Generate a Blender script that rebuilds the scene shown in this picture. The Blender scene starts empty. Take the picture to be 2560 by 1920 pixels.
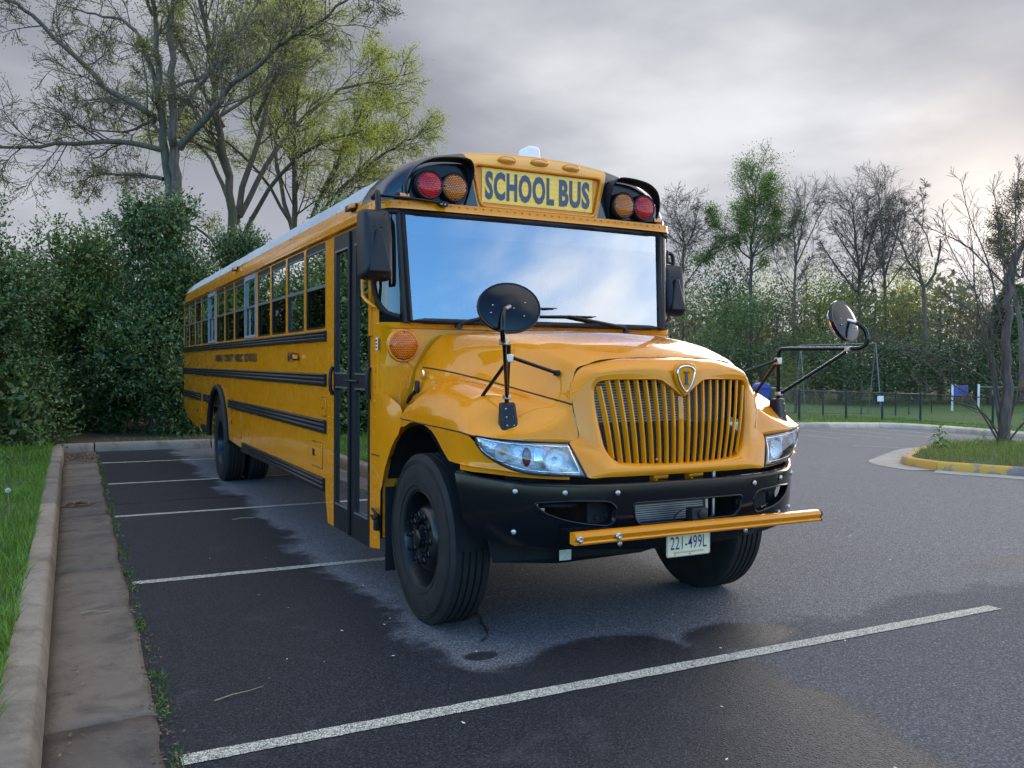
import bpy, bmesh, math, random
import numpy as np
from mathutils import Vector, Matrix
from mathutils.geometry import delaunay_2d_cdt

random.seed(7)
RNG = np.random.default_rng(11)
SC = bpy.context.scene
COL = SC.collection

# ---------------------------------------------------------------- camera
cam_d = bpy.data.cameras.new('camera')
cam_o = bpy.data.objects.new('camera', cam_d)
COL.objects.link(cam_o)
cam_d.sensor_width = 36.0
cam_d.lens = 30.966
cam_d.clip_start = 0.05
cam_d.clip_end = 3000.0
yaw, pitch, roll = [math.radians(a) for a in (27.199, -1.242, 0.365)]
FW = Vector((math.sin(yaw)*math.cos(pitch), math.cos(yaw)*math.cos(pitch), math.sin(pitch)))
R0 = Vector((math.cos(yaw), -math.sin(yaw), 0.0))
U0 = R0.cross(FW)
RT = math.cos(roll)*R0 + math.sin(roll)*U0
UP = -math.sin(roll)*R0 + math.cos(roll)*U0
CAMP = Vector((-3.163, -4.24, 1.604))
m = Matrix((RT, UP, -FW)).transposed().to_4x4()
m.translation = CAMP
cam_o.matrix_world = m
SC.camera = cam_o

# ---------------------------------------------------------------- sky, sun, exposure
SUN_AZ = math.atan2(0.816, 0.558)      # clockwise from +Y
SUN_EL = math.radians(9.5)
SUND = Vector((math.sin(SUN_AZ)*math.cos(SUN_EL), math.cos(SUN_AZ)*math.cos(SUN_EL), math.sin(SUN_EL)))
world = bpy.data.worlds.new('World')
SC.world = world
world.use_nodes = True
wn, wl = world.node_tree.nodes, world.node_tree.links
wn.clear()
def N(nodes, typ, **kw):
    n = nodes.new(typ)
    for k, v in kw.items():
        setattr(n, k, v)
    return n
def _math(nodes, links, op, a, b=None, c=None, clamp=False):
    n = nodes.new('ShaderNodeMath'); n.operation = op; n.use_clamp = clamp
    for i, x in enumerate((a, b, c)):
        if x is None: continue
        if isinstance(x, (int, float)): n.inputs[i].default_value = x
        else: links.new(x, n.inputs[i])
    return n.outputs[0]
def _ramp(nodes, links, fac, stops, interp='LINEAR'):
    n = nodes.new('ShaderNodeValToRGB'); cr = n.color_ramp; cr.interpolation = interp
    while len(cr.elements) < len(stops): cr.elements.new(0.5)
    for e, (p, c) in zip(cr.elements, stops):
        e.position = p; e.color = (c, c, c, 1) if isinstance(c, (int, float)) else (*c, 1)
    links.new(fac, n.inputs['Fac'])
    return n.outputs['Color']
def _mix(nodes, links, fac, a, b, blend='MIX'):
    n = nodes.new('ShaderNodeMix'); n.data_type = 'RGBA'; n.blend_type = blend; n.clamp_factor = True
    for i, x in ((0, fac), (6, a), (7, b)):
        sock = n.inputs[i]
        if isinstance(x, (int, float)): sock.default_value = x if i == 0 else (x, x, x, 1)
        elif isinstance(x, (tuple, list)): sock.default_value = (*x, 1) if len(x) == 3 else x
        else: links.new(x, sock)
    return n.outputs[2]

def wmath(op, a, b=None, c=None, clamp=False): return _math(wn, wl, op, a, b, c, clamp)
tc = N(wn, 'ShaderNodeTexCoord')
nrm = N(wn, 'ShaderNodeVectorMath', operation='NORMALIZE'); wl.new(tc.outputs['Generated'], nrm.inputs[0])
sep = N(wn, 'ShaderNodeSeparateXYZ'); wl.new(nrm.outputs[0], sep.inputs[0])
dz = wmath('ADD', wmath('MAXIMUM', sep.outputs['Z'], 0.0), 0.16)
px = wmath('DIVIDE', sep.outputs['X'], dz); py = wmath('DIVIDE', sep.outputs['Y'], dz)
cmb = N(wn, 'ShaderNodeCombineXYZ'); wl.new(px, cmb.inputs[0]); wl.new(py, cmb.inputs[1]); cmb.inputs[2].default_value = 15.3
n1 = N(wn, 'ShaderNodeTexNoise'); n1.inputs['Scale'].default_value = 0.8; n1.inputs['Detail'].default_value = 5.0; n1.inputs['Roughness'].default_value = 0.5; n1.inputs['Distortion'].default_value = 0.25
wl.new(cmb.outputs[0], n1.inputs['Vector'])
n2 = N(wn, 'ShaderNodeTexNoise'); n2.inputs['Scale'].default_value = 0.75; n2.inputs['Detail'].default_value = 6.0; n2.inputs['Roughness'].default_value = 0.5
mp2 = N(wn, 'ShaderNodeMapping'); mp2.inputs['Location'].default_value = (34.24, 17.92, 50.6); wl.new(cmb.outputs[0], mp2.inputs['Vector']); wl.new(mp2.outputs[0], n2.inputs['Vector'])
# a cloud bank covers the half of the sky the camera faces, broken cloud and blue lie behind it
dot = N(wn, 'ShaderNodeVectorMath', operation='DOT_PRODUCT'); wl.new(nrm.outputs[0], dot.inputs[0]); dot.inputs[1].default_value = (0.457, 0.889, 0.10)
bank = wmath('MULTIPLY_ADD', dot.outputs['Value'], 0.315, 0.20)
cover = _ramp(wn, wl, wmath('ADD', n1.outputs['Fac'], bank), [(0.47, 0.0), (0.80, 1.0)], 'EASE')
tex = _ramp(wn, wl, n2.outputs['Fac'], [(0.47, 0.0), (0.80, 1.0)], 'EASE')
away = wmath('MULTIPLY_ADD', dot.outputs['Value'], -1.05, 0.84, clamp=True)       # 0 in the bank, 1 behind: sunlit clouds out of view, brightened as fill light
dark = _mix(wn, wl, away, (0.128, 0.136, 0.162), (1.12, 1.13, 1.16))
lite = _mix(wn, wl, away, (0.36, 0.366, 0.382), (1.55, 1.57, 1.46))
cloud = _mix(wn, wl, tex, dark, lite)
hz_ = wmath('MULTIPLY_ADD', wmath('MAXIMUM', sep.outputs['Z'], 0.0), -2.6, 1.0, clamp=True)     # the deck thins to pale haze towards the horizon
cloud = _mix(wn, wl, wmath('MULTIPLY', wmath('POWER', hz_, 2.0), 0.55), cloud, _mix(wn, wl, away, (0.42, 0.43, 0.455), (1.25, 1.25, 1.25)))
sdot = N(wn, 'ShaderNodeVectorMath', operation='DOT_PRODUCT'); wl.new(nrm.outputs[0], sdot.inputs[0]); sdot.inputs[1].default_value = tuple(SUND)
sd = wmath('MAXIMUM', sdot.outputs['Value'], 0.0)
glow = wmath('MULTIPLY', wmath('POWER', sd, 260.0), wmath('MULTIPLY_ADD', tex, 0.8, 0.5))
glow2 = wmath('MULTIPLY', wmath('POWER', sd, 40.0), 0.24)
g1 = N(wn, 'ShaderNodeVectorMath', operation='SCALE'); g1.inputs[0].default_value = (0.40, 0.32, 0.23); wl.new(glow, g1.inputs['Scale'])
g2 = N(wn, 'ShaderNodeVectorMath', operation='SCALE'); g2.inputs[0].default_value = (0.36, 0.33, 0.30); wl.new(glow2, g2.inputs['Scale'])
ga = N(wn, 'ShaderNodeVectorMath', operation='ADD'); wl.new(g1.outputs[0], ga.inputs[0]); wl.new(g2.outputs[0], ga.inputs[1])
gb = N(wn, 'ShaderNodeVectorMath', operation='ADD'); wl.new(cloud, gb.inputs[0]); wl.new(ga.outputs[0], gb.inputs[1])
bgc = N(wn, 'ShaderNodeBackground'); wl.new(gb.outputs[0], bgc.inputs['Color']); bgc.inputs['Strength'].default_value = 0.45
sky = N(wn, 'ShaderNodeTexSky'); sky.sky_type = 'NISHITA'; sky.sun_disc = False
sky.sun_elevation = SUN_EL; sky.sun_rotation = SUN_AZ; sky.altitude = 100.0; sky.air_density = 1.0; sky.dust_density = 0.2; sky.ozone_density = 5.0
bgs = N(wn, 'ShaderNodeBackground'); wl.new(sky.outputs[0], bgs.inputs['Color']); bgs.inputs['Strength'].default_value = 0.15
mxs = N(wn, 'ShaderNodeMixShader'); wl.new(cover, mxs.inputs[0]); wl.new(bgs.outputs[0], mxs.inputs[1]); wl.new(bgc.outputs[0], mxs.inputs[2])
wo = N(wn, 'ShaderNodeOutputWorld'); wl.new(mxs.outputs[0], wo.inputs['Surface'])
world.cycles.sampling_method = 'MANUAL'
world.cycles.sample_map_resolution = 512

sun_d = bpy.data.lights.new('sun', 'SUN'); sun_d.energy = 0.5; sun_d.angle = math.radians(40.0); sun_d.color = (1.0, 0.91, 0.80)
sun_o = bpy.data.objects.new('sun', sun_d); COL.objects.link(sun_o)
sun_o.rotation_euler = (-SUND).to_track_quat('-Z', 'Y').to_euler()
SC.view_settings.view_transform = 'Standard'
SC.view_settings.look = 'None'
SC.view_settings.exposure = 2.38
SC.view_settings.gamma = 1.0
SC.view_settings.use_curve_mapping = False
SC.cycles.use_denoising = True
SC.cycles.max_bounces = 6
SC.cycles.diffuse_bounces = 3
SC.cycles.glossy_bounces = 4
SC.cycles.transparent_max_bounces = 16
SC.cycles.use_adaptive_sampling = True
SC.cycles.adaptive_threshold = 0.02
SC.cycles.caustics_reflective = False
SC.cycles.caustics_refractive = False

# ---------------------------------------------------------------- helpers
def tag(o, label=None, cat=None, group=None, kind=None):
    if label: o['label'] = label
    if cat: o['category'] = cat
    if group: o['group'] = group
    if kind: o['kind'] = kind
    return o
def empty(name, loc=(0, 0, 0), rz=0.0, parent=None):
    o = bpy.data.objects.new(name, None); COL.objects.link(o)
    o.location = loc; o.rotation_euler = (0, 0, rz); o.empty_display_size = 0.1
    if parent: o.parent = parent
    return o
def dup(o, parent=None, loc=None, rz=None, scale=None):
    n = o.copy(); COL.objects.link(n)
    if parent is not None: n.parent = parent
    if loc is not None: n.location = loc
    if rz is not None: n.rotation_euler = (0, 0, rz)
    if scale is not None: n.scale = scale if hasattr(scale, '__len__') else (scale,)*3
    for ch in o.children:
        dup(ch, n)
    return n
def np_mesh(name, verts, faces):
    """fast mesh from arrays; faces: (n,k) int array, all k-gons"""
    me = bpy.data.meshes.new(name)
    verts = np.ascontiguousarray(verts, dtype=np.float32); faces = np.ascontiguousarray(faces, dtype=np.int32)
    nf, k = faces.shape
    me.vertices.add(len(verts)); me.vertices.foreach_set('co', verts.ravel())
    me.loops.add(nf*k); me.loops.foreach_set('vertex_index', faces.ravel())
    me.polygons.add(nf)
    me.polygons.foreach_set('loop_start', np.arange(0, nf*k, k, dtype=np.int32))
    me.update(calc_edges=True)
    return me
def add_obj(name, me, mat, parent=None):
    o = bpy.data.objects.new(name, me); COL.objects.link(o)
    if mat is not None:
        for mm in (mat if isinstance(mat, (list, tuple)) else [mat]): me.materials.append(mm)
    if parent is not None: o.parent = parent
    return o
def orth(d):
    d = d.normalized()
    a = Vector((0, 0, 1)) if abs(d.z) < 0.9 else Vector((1, 0, 0))
    u = d.cross(a).normalized(); return u, d.cross(u)
class MB:
    def __init__(s): s.v = []; s.f = []
    def add(s, vs, fs):
        b = len(s.v); s.v += [tuple(p) for p in vs]; s.f += [tuple(i+b for i in f) for f in fs]; return s
    def box(s, x0, x1, y0, y1, z0, z1):
        return s.add([(x0,y0,z0),(x1,y0,z0),(x1,y1,z0),(x0,y1,z0),(x0,y0,z1),(x1,y0,z1),(x1,y1,z1),(x0,y1,z1)],
                     [(0,3,2,1),(4,5,6,7),(0,1,5,4),(1,2,6,5),(2,3,7,6),(3,0,4,7)])
    def obox(s, c, ax, ay, az):
        """oriented box from centre and three half-axis vectors"""
        c, ax, ay, az = map(Vector, (c, ax, ay, az)); vs = []
        for k in (-1, 1):
            for i, j in ((-1,-1),(1,-1),(1,1),(-1,1)): vs.append(c+i*ax+j*ay+k*az)
        return s.add(vs, [(0,3,2,1),(4,5,6,7),(0,1,5,4),(1,2,6,5),(2,3,7,6),(3,0,4,7)])
    def prism(s, poly, d):
        """closed 3D polygon extruded along d"""
        n = len(poly); d = Vector(d); p = [Vector(q) for q in poly]
        return s.add(p+[q+d for q in p], [tuple(range(n-1,-1,-1)), tuple(range(n,2*n))]+[(i,(i+1)%n,n+(i+1)%n,n+i) for i in range(n)])
    def tube(s, pts, r, n=8, closed=False, cap=True):
        pts = [Vector(p) for p in pts]; k = len(pts)
        rs = r if hasattr(r, '__len__') else [r]*k
        rings = []; u = None
        for i, p in enumerate(pts):
            if closed: d = pts[(i+1)%k]-pts[i-1]
            else: d = pts[min(i+1,k-1)]-pts[max(i-1,0)]
            d.normalize()
            if u is None: u, w = orth(d)
            else:
                u = (u-d*u.dot(d)); u = u.normalized() if u.length > 1e-6 else orth(d)[0]
                w = d.cross(u)
            rings.append([p+rs[i]*(math.cos(2*math.pi*j/n)*u+math.sin(2*math.pi*j/n)*w) for j in range(n)])
        b = len(s.v)
        for rg in rings: s.v += [tuple(q) for q in rg]
        for i in range(k if closed else k-1):
            i2 = (i+1) % k
            for j in range(n):
                s.f.append((b+i*n+j, b+i*n+(j+1)%n, b+i2*n+(j+1)%n, b+i2*n+j))
        if cap and not closed:
            s.f.append(tuple(b+j for j in range(n-1,-1,-1))); s.f.append(tuple(b+(k-1)*n+j for j in range(n)))
        return s
    def lathe(s, prof, c, axis, n=32, up=None, closed=False):
        """prof [(r,h)] revolved round axis through c"""
        a = Vector(axis).normalized(); c = Vector(c); u, w = orth(a)
        b = len(s.v); k = len(prof)
        for r, h in prof:
            for j in range(n):
                t = 2*math.pi*j/n
                s.v.append(tuple(c+a*h+r*(math.cos(t)*u+math.sin(t)*w)))
        for i in range(k if closed else k-1):
            i2 = (i+1) % k
            for j in range(n): s.f.append((b+i*n+j, b+i*n+(j+1)%n, b+i2*n+(j+1)%n, b+i2*n+j))
        return s
    def disc(s, c, axis, r, n=24):
        a = Vector(axis).normalized(); u, w = orth(a); c = Vector(c); b = len(s.v)
        s.v += [tuple(c+r*(math.cos(2*math.pi*j/n)*u+math.sin(2*math.pi*j/n)*w)) for j in range(n)]
        s.f.append(tuple(b+j for j in range(n))); return s
    def dome(s, c, axis, r, h, n=16, k=4):
        prof = [(r*math.cos(t*math.pi/2/k), h*math.sin(t*math.pi/2/k)) for t in range(k)]+[(r*0.02, h)]
        s.lathe(prof, c, axis, n); return s
    def grid(s, P, flip=False):
        nr, nc = len(P), len(P[0]); b = len(s.v)
        for row in P: s.v += [tuple(p) for p in row]
        for i in range(nr-1):
            for j in range(nc-1):
                q = (b+i*nc+j, b+i*nc+j+1, b+(i+1)*nc+j+1, b+(i+1)*nc+j)
                s.f.append(q[::-1] if flip else q)
        return s
    def mirror_x(s):
        n = len(s.v); s.v += [(-x, y, z) for x, y, z in s.v]; s.f += [tuple(i+n for i in reversed(f)) for f in s.f]; return s
    def build(s, name, mat, parent=None, smooth=None, bevel=0, solid=0, soff=-1, seg=2, recalc=True, weld=False):
        me = bpy.data.meshes.new(name); me.from_pydata(s.v, [], s.f); me.update()
        if recalc or weld:
            bm = bmesh.new(); bm.from_mesh(me)
            if weld: bmesh.ops.remove_doubles(bm, verts=bm.verts, dist=1e-4)
            if recalc: bmesh.ops.recalc_face_normals(bm, faces=bm.faces)
            bm.to_mesh(me); bm.free()
        if smooth:
            me.shade_smooth(); me.set_sharp_from_angle(angle=math.radians(smooth))
        o = add_obj(name, me, mat, parent)
        if solid:
            md = o.modifiers.new('solid', 'SOLIDIFY'); md.thickness = solid; md.offset = soff
        if bevel:
            md = o.modifiers.new('bevel', 'BEVEL'); md.width = bevel; md.segments = seg; md.limit_method = 'ANGLE'; md.angle_limit = math.radians(40)
            if not smooth: me.shade_smooth(); me.set_sharp_from_angle(angle=math.radians(35))
        return o
def catmull(pts, k):
    """resample a polyline through its points, k steps a span"""
    p = [np.array(q, float) for q in pts]; out = []
    for i in range(len(p)-1):
        a = p[i-1] if i > 0 else 2*p[i]-p[i+1]; d = p[i+2] if i+2 < len(p) else 2*p[i+1]-p[i]
        b, c = p[i], p[i+1]
        for t in np.arange(k)/k:
            out.append(0.5*(2*b+(c-a)*t+(2*a-5*b+4*c-d)*t*t+(3*b-a-3*c+d)*t**3))
    out.append(p[-1]); return out
def surf(ctrl, ku, kv):
    rows = [catmull(r, kv) for r in ctrl]
    cols = [catmull([rows[i][j] for i in range(len(rows))], ku) for j in range(len(rows[0]))]
    return [[cols[j][i] for j in range(len(cols))] for i in range(len(cols[0]))]
def inpoly(p, poly):
    x, y = p; c = False; n = len(poly)
    for i in range(n):
        x1, y1 = poly[i]; x2, y2 = poly[i-1]
        if (y1 > y) != (y2 > y) and x < (x2-x1)*(y-y1)/(y2-y1)+x1: c = not c
    return c
def resample(loop, step):
    out = []
    for i in range(len(loop)):
        a, b = loop[i], loop[(i+1) % len(loop)]
        L = math.hypot(b[0]-a[0], b[1]-a[1]); n = max(1, int(round(L/step)))
        for k in range(n): out.append((a[0]+(b[0]-a[0])*k/n, a[1]+(b[1]-a[1])*k/n))
    return out
def panel2d(outer, holes=(), step=0.05, edge=None):
    """triangulate a polygon with holes, with inner points on a grid; returns (pts, tris)"""
    edge = edge or step
    loops = [resample(outer, edge)]+[resample(h, edge) for h in holes]
    pts = []; edges = []
    for lp in loops:
        b = len(pts); pts += lp; edges += [(b+i, b+(i+1) % len(lp)) for i in range(len(lp))]
    xs = [p[0] for p in outer]; ys = [p[1] for p in outer]; bnd = np.array(pts)
    x = min(xs)+step*0.5
    while x < max(xs):
        y = min(ys)+step*0.5
        while y < max(ys):
            if inpoly((x, y), outer) and not any(inpoly((x, y), h) for h in holes):
                if np.min((bnd[:,0]-x)**2+(bnd[:,1]-y)**2) > (0.45*edge)**2: pts.append((x, y))
            y += step
        x += step
    vo, eo, fo = delaunay_2d_cdt([Vector(p) for p in pts], edges, [], 0, 1e-6)[:3]
    tris = []
    for f in fo:
        cx = sum(vo[i].x for i in f)/len(f); cy = sum(vo[i].y for i in f)/len(f)
        if inpoly((cx, cy), outer) and not any(inpoly((cx, cy), h) for h in holes): tris.append(tuple(f))
    return [(v.x, v.y) for v in vo], tris
def rrect(x0, x1, y0, y1, r, n=5):
    out = []
    for cx, cy, a in ((x1-r, y0+r, -90), (x1-r, y1-r, 0), (x0+r, y1-r, 90), (x0+r, y0+r, 180)):
        for k in range(n+1):
            t = math.radians(a+90*k/n); out.append((cx+r*math.cos(t), cy+r*math.sin(t)))
    return out
def rpoly(pts, r, n=4):
    """polygon with rounded corners"""
    out = []; k = len(pts)
    for i in range(k):
        p = Vector(pts[i]); a = Vector(pts[i-1])-p; b = Vector(pts[(i+1) % k])-p
        d = min(r, a.length*0.45, b.length*0.45)
        A = p+a.normalized()*d; B = p+b.normalized()*d
        for t in range(n+1):
            t /= n; q = (1-t)**2*A+2*t*(1-t)*p+t*t*B; out.append((q.x, q.y))
    return out
def text_mesh(body, size=1.0, bold=0.0, spacing=1.0, extrude=0.0, res=3):
    cu = bpy.data.curves.new('lettering', 'FONT'); cu.body = body; cu.size = size; cu.offset = bold; cu.extrude = extrude
    cu.space_character = spacing; cu.resolution_u = res
    ob = bpy.data.objects.new('lettering', cu); COL.objects.link(ob)
    dg = bpy.context.evaluated_depsgraph_get(); me = bpy.data.meshes.new_from_object(ob.evaluated_get(dg))
    bpy.data.objects.remove(ob); bpy.data.curves.remove(cu)
    return me
def text_fit(name, body, org, ux, uz, w, h, mat, parent, bold=0.0, spacing=1.0, extrude=0.002):
    """lettering filling the box w x h whose lower left corner is org; ux reading direction, uz up"""
    me = text_mesh(body, 1.0, bold, spacing, 0.0)
    co = np.empty(len(me.vertices)*3, np.float32); me.vertices.foreach_get('co', co); co = co.reshape(-1, 3)
    x0, y0 = co[:,0].min(), co[:,1].min(); sx = w/(co[:,0].max()-x0); sy = h/(co[:,1].max()-y0)
    ux, uz, org = np.array(ux, float), np.array(uz, float), np.array(org, float)
    new = org+((co[:,0]-x0)*sx)[:,None]*ux+((co[:,1]-y0)*sy)[:,None]*uz
    me.vertices.foreach_set('co', new.astype(np.float32).ravel()); me.update(); me.name = name
    return add_obj(name, me, mat, parent)

# ---------------------------------------------------------------- materials
def new_mat(name):
    mt = bpy.data.materials.new(name); mt.use_nodes = True
    nt = mt.node_tree; b = nt.nodes['Principled BSDF']
    return mt, nt.nodes, nt.links, b
def simple(name, col, rough=0.5, metal=0.0, coat=0.0, spec=0.5, noise=0.0, nscale=8.0, bump=0.0, bscale=60.0, rvar=0.0):
    mt, n, l, b = new_mat(name)
    b.inputs['Base Color'].default_value = (*col, 1); b.inputs['Roughness'].default_value = rough; b.inputs['Metallic'].default_value = metal
    b.inputs['Coat Weight'].default_value = coat; b.inputs['Coat Roughness'].default_value = 0.04; b.inputs['Specular IOR Level'].default_value = spec
    tcn = N(n, 'ShaderNodeTexCoord')
    if noise or rvar:
        tx = N(n, 'ShaderNodeTexNoise'); tx.inputs['Scale'].default_value = nscale; tx.inputs['Detail'].default_value = 6; tx.inputs['Roughness'].default_value = 0.6
        l.new(tcn.outputs['Object'], tx.inputs['Vector'])
        f = _ramp(n, l, tx.outputs['Fac'], [(0.3, 0.0), (0.7, 1.0)])
        if noise:
            lo = tuple(c*(1-noise) for c in col); hi = tuple(min(1, c*(1+noise)) for c in col)
            l.new(_mix(n, l, f, lo, hi), b.inputs['Base Color'])
        if rvar: l.new(_math(n, l, 'MULTIPLY_ADD', f, rvar, rough-rvar/2), b.inputs['Roughness'])
    if bump:
        tb = N(n, 'ShaderNodeTexNoise'); tb.inputs['Scale'].default_value = bscale; tb.inputs['Detail'].default_value = 4
        l.new(tcn.outputs['Object'], tb.inputs['Vector'])
        bp = N(n, 'ShaderNodeBump'); bp.inputs['Strength'].default_value = bump; bp.inputs['Distance'].default_value = 0.01
        l.new(tb.outputs['Fac'], bp.inputs['Height']); l.new(bp.outputs[0], b.inputs['Normal'])
    return mt

def yellow_paint(name, dirty=0.0):
    mt, n, l, b = new_mat(name)
    tcn = N(n, 'ShaderNodeTexCoord')
    tx = N(n, 'ShaderNodeTexNoise'); tx.inputs['Scale'].default_value = 3.0; tx.inputs['Detail'].default_value = 8; tx.inputs['Roughness'].default_value = 0.65
    l.new(tcn.outputs['Object'], tx.inputs['Vector'])
    f = _ramp(n, l, tx.outputs['Fac'], [(0.35, 0.0), (0.7, 1.0)])
    colr = _mix(n, l, f, (0.70, 0.232, 0.003), (0.72, 0.242, 0.004))
    # road film: fine vertical streaks and specks with a shape of their own
    mp = N(n, 'ShaderNodeMapping'); mp.inputs['Scale'].default_value = (14, 14, 1.2); l.new(tcn.outputs['Object'], mp.inputs['Vector'])
    ts = N(n, 'ShaderNodeTexNoise'); ts.inputs['Scale'].default_value = 1.0; ts.inputs['Detail'].default_value = 6; l.new(mp.outputs[0], ts.inputs['Vector'])
    fs = _ramp(n, l, ts.outputs['Fac'], [(0.55-0.13*dirty, 0.0), (0.85, 0.16+0.6*dirty)])
    colr = _mix(n, l, fs, colr, (0.30, 0.15, 0.05))
    if dirty:
        t3 = N(n, 'ShaderNodeTexNoise'); t3.inputs['Scale'].default_value = 14; t3.inputs['Detail'].default_value = 8; l.new(tcn.outputs['Object'], t3.inputs['Vector'])
        f3 = _ramp(n, l, t3.outputs['Fac'], [(0.56, 0.0), (0.66, 1.0)])
        colr = _mix(n, l, f3, colr, (0.10, 0.045, 0.02))
    l.new(colr, b.inputs['Base Color'])
    l.new(_math(n, l, 'MULTIPLY_ADD', f, 0.12, 0.22+0.4*dirty), b.inputs['Roughness'])
    b.inputs['Coat Weight'].default_value = 0.85*(1-dirty); b.inputs['Coat Roughness'].default_value = 0.03; b.inputs['Coat IOR'].default_value = 1.45; b.inputs['Specular IOR Level'].default_value = 0.05+0.2*dirty
    return mt
M = {}
M['yellow'] = yellow_paint('school_bus_yellow')
M['yellow_dirty'] = yellow_paint('grimy_yellow', 0.8)
M['black'] = simple('gloss_black', (0.005, 0.0053, 0.007), 0.13, coat=0.0, spec=0.28, rvar=0.05, nscale=5)
M['satin'] = simple('satin_black', (0.009, 0.0095, 0.011), 0.42, spec=0.3, noise=0.2, nscale=20)
M['plastic'] = simple('black_plastic', (0.010, 0.0105, 0.0135), 0.45, spec=0.3, noise=0.15, bump=0.08, bscale=300)
M['rubber'] = simple('rubber', (0.010, 0.010, 0.011), 0.6, noise=0.2, nscale=12, spec=0.3)
M['rail'] = simple('rail_black', (0.008, 0.009, 0.011), 0.38, spec=0.35, noise=0.25, nscale=9, rvar=0.2)
M['dark'] = simple('dark_cavity', (0.012, 0.012, 0.013), 0.8)
M['chassis'] = simple('chassis_black', (0.012, 0.012, 0.0125), 0.7, noise=0.4, nscale=10, spec=0.2)
M['chrome'] = simple('chrome', (0.72, 0.73, 0.75), 0.09, metal=1.0)
M['steel'] = simple('zinc_steel', (0.48, 0.47, 0.45), 0.38, metal=1.0, noise=0.2, nscale=30)
M['alu'] = simple('window_aluminium', (0.17, 0.18, 0.19), 0.4, metal=0.5, noise=0.1)
M['grey_frame'] = simple('pale_grey_frame', (0.24, 0.25, 0.255), 0.5, noise=0.1)
M['core'] = simple('radiator_core', (0.10, 0.10, 0.105), 0.5, metal=0.6, noise=0.3, nscale=40)
M['fin'] = simple('condenser_fin', (0.42, 0.42, 0.42), 0.4, metal=0.7)
M['white'] = simple('white_paint', (0.72, 0.72, 0.70), 0.5, noise=0.06)
M['roof_white'] = simple('white_roof_paint', (0.40, 0.42, 0.42), 0.42, noise=0.10, nscale=3, rvar=0.15)
M['navy'] = simple('navy_ink', (0.01, 0.02, 0.14), 0.4)
M['ink'] = simple('black_ink', (0.02, 0.022, 0.026), 0.4)
M['sign_ink'] = simple('sign_lettering', (0.035, 0.05, 0.085), 0.28)
M['plate'] = simple('plate_cream', (0.72, 0.60, 0.36), 0.35, noise=0.05)
M['label'] = simple('paper_label', (0.62, 0.59, 0.48), 0.6, noise=0.15, nscale=40)
M['seat'] = simple('seat_vinyl', (0.03, 0.045, 0.05), 0.5, noise=0.2)
M['panel_int'] = simple('interior_panel', (0.35, 0.52, 0.50), 0.5, noise=0.05)
M['floor_int'] = simple('interior_floor', (0.03, 0.03, 0.032), 0.7)
M['seat_int'] = M['seat']

def glass(name, tint, refl, rough=0.0, blend=0.3, color=(1, 1, 1)):
    mt, n, l, b = new_mat(name); n.remove(b)
    out = n['Material Output']
    tr = N(n, 'ShaderNodeBsdfTransparent'); tr.inputs[0].default_value = (*tint, 1)
    gl = N(n, 'ShaderNodeBsdfGlossy'); gl.inputs['Roughness'].default_value = rough; gl.inputs['Color'].default_value = (*color, 1)
    lw = N(n, 'ShaderNodeLayerWeight'); lw.inputs['Blend'].default_value = blend
    fac = _math(n, l, 'MULTIPLY_ADD', lw.outputs['Fresnel'], 1.0-refl, refl, clamp=True)
    mx = N(n, 'ShaderNodeMixShader'); l.new(fac, mx.inputs[0]); l.new(tr.outputs[0], mx.inputs[1]); l.new(gl.outputs[0], mx.inputs[2])
    l.new(mx.outputs[0], out.inputs['Surface'])
    return mt
M['windshield'] = glass('windshield_glass', (0.55, 0.60, 0.60), 0.33, 0.0, 0.25)
M['side_glass'] = glass('tinted_side_glass', (0.045, 0.05, 0.05), 0.04, 0.01, 0.12)
M['door_glass'] = glass('green_door_glass', (0.17, 0.29, 0.27), 0.06, 0.0, 0.12)
M['reflector'] = simple('headlight_reflector', (0.92, 0.92, 0.92), 0.30, metal=0.35, bump=1.0, bscale=48)
M['lens_clear'] = glass('clear_lamp_lens', (0.93, 0.95, 0.97), 0.06, 0.03, 0.2)
M['mirror'] = simple('mirror_glass', (0.85, 0.86, 0.88), 0.02, metal=1.0)

def lens_mat(name, c1, c2, sx, sy):
    mt, n, l, b = new_mat(name)
    tcn = N(n, 'ShaderNodeTexCoord')
    br = N(n, 'ShaderNodeTexBrick'); br.inputs['Scale'].default_value = 1.0; br.inputs['Brick Width'].default_value = sx; br.inputs['Row Height'].default_value = sy
    br.inputs['Mortar Size'].default_value = 0.0035; br.inputs['Mortar Smooth'].default_value = 0.6; br.offset = 0.5
    mp = N(n, 'ShaderNodeMapping'); mp.inputs['Rotation'].default_value = (math.radians(90), 0, 0)
    l.new(tcn.outputs['Object'], mp.inputs['Vector']); l.new(mp.outputs[0], br.inputs['Vector'])
    br.inputs['Color1'].default_value = (*c1, 1); br.inputs['Color2'].default_value = (*c1, 1); br.inputs['Mortar'].default_value = (*c2, 1)
    l.new(br.outputs['Color'], b.inputs['Base Color'])
    bp = N(n, 'ShaderNodeBump'); bp.inputs['Strength'].default_value = 0.6; bp.inputs['Distance'].default_value = 0.006
    l.new(br.outputs['Fac'], bp.inputs['Height']); l.new(bp.outputs[0], b.inputs['Normal'])
    b.inputs['Roughness'].default_value = 0.25; b.inputs['Specular IOR Level'].default_value = 0.1; b.inputs['Coat Weight'].default_value = 0.6; b.inputs['Coat Roughness'].default_value = 0.03
    b.inputs['Subsurface Weight'].default_value = 0.0
    return mt
M['red_lens'] = lens_mat('red_lens', (0.66, 0.008, 0.016), (0.16, 0.0, 0.004), 0.022, 0.014)
M['amber_lens'] = lens_mat('amber_lens', (0.70, 0.19, 0.012), (0.16, 0.035, 0.002), 0.018, 0.012)
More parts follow.
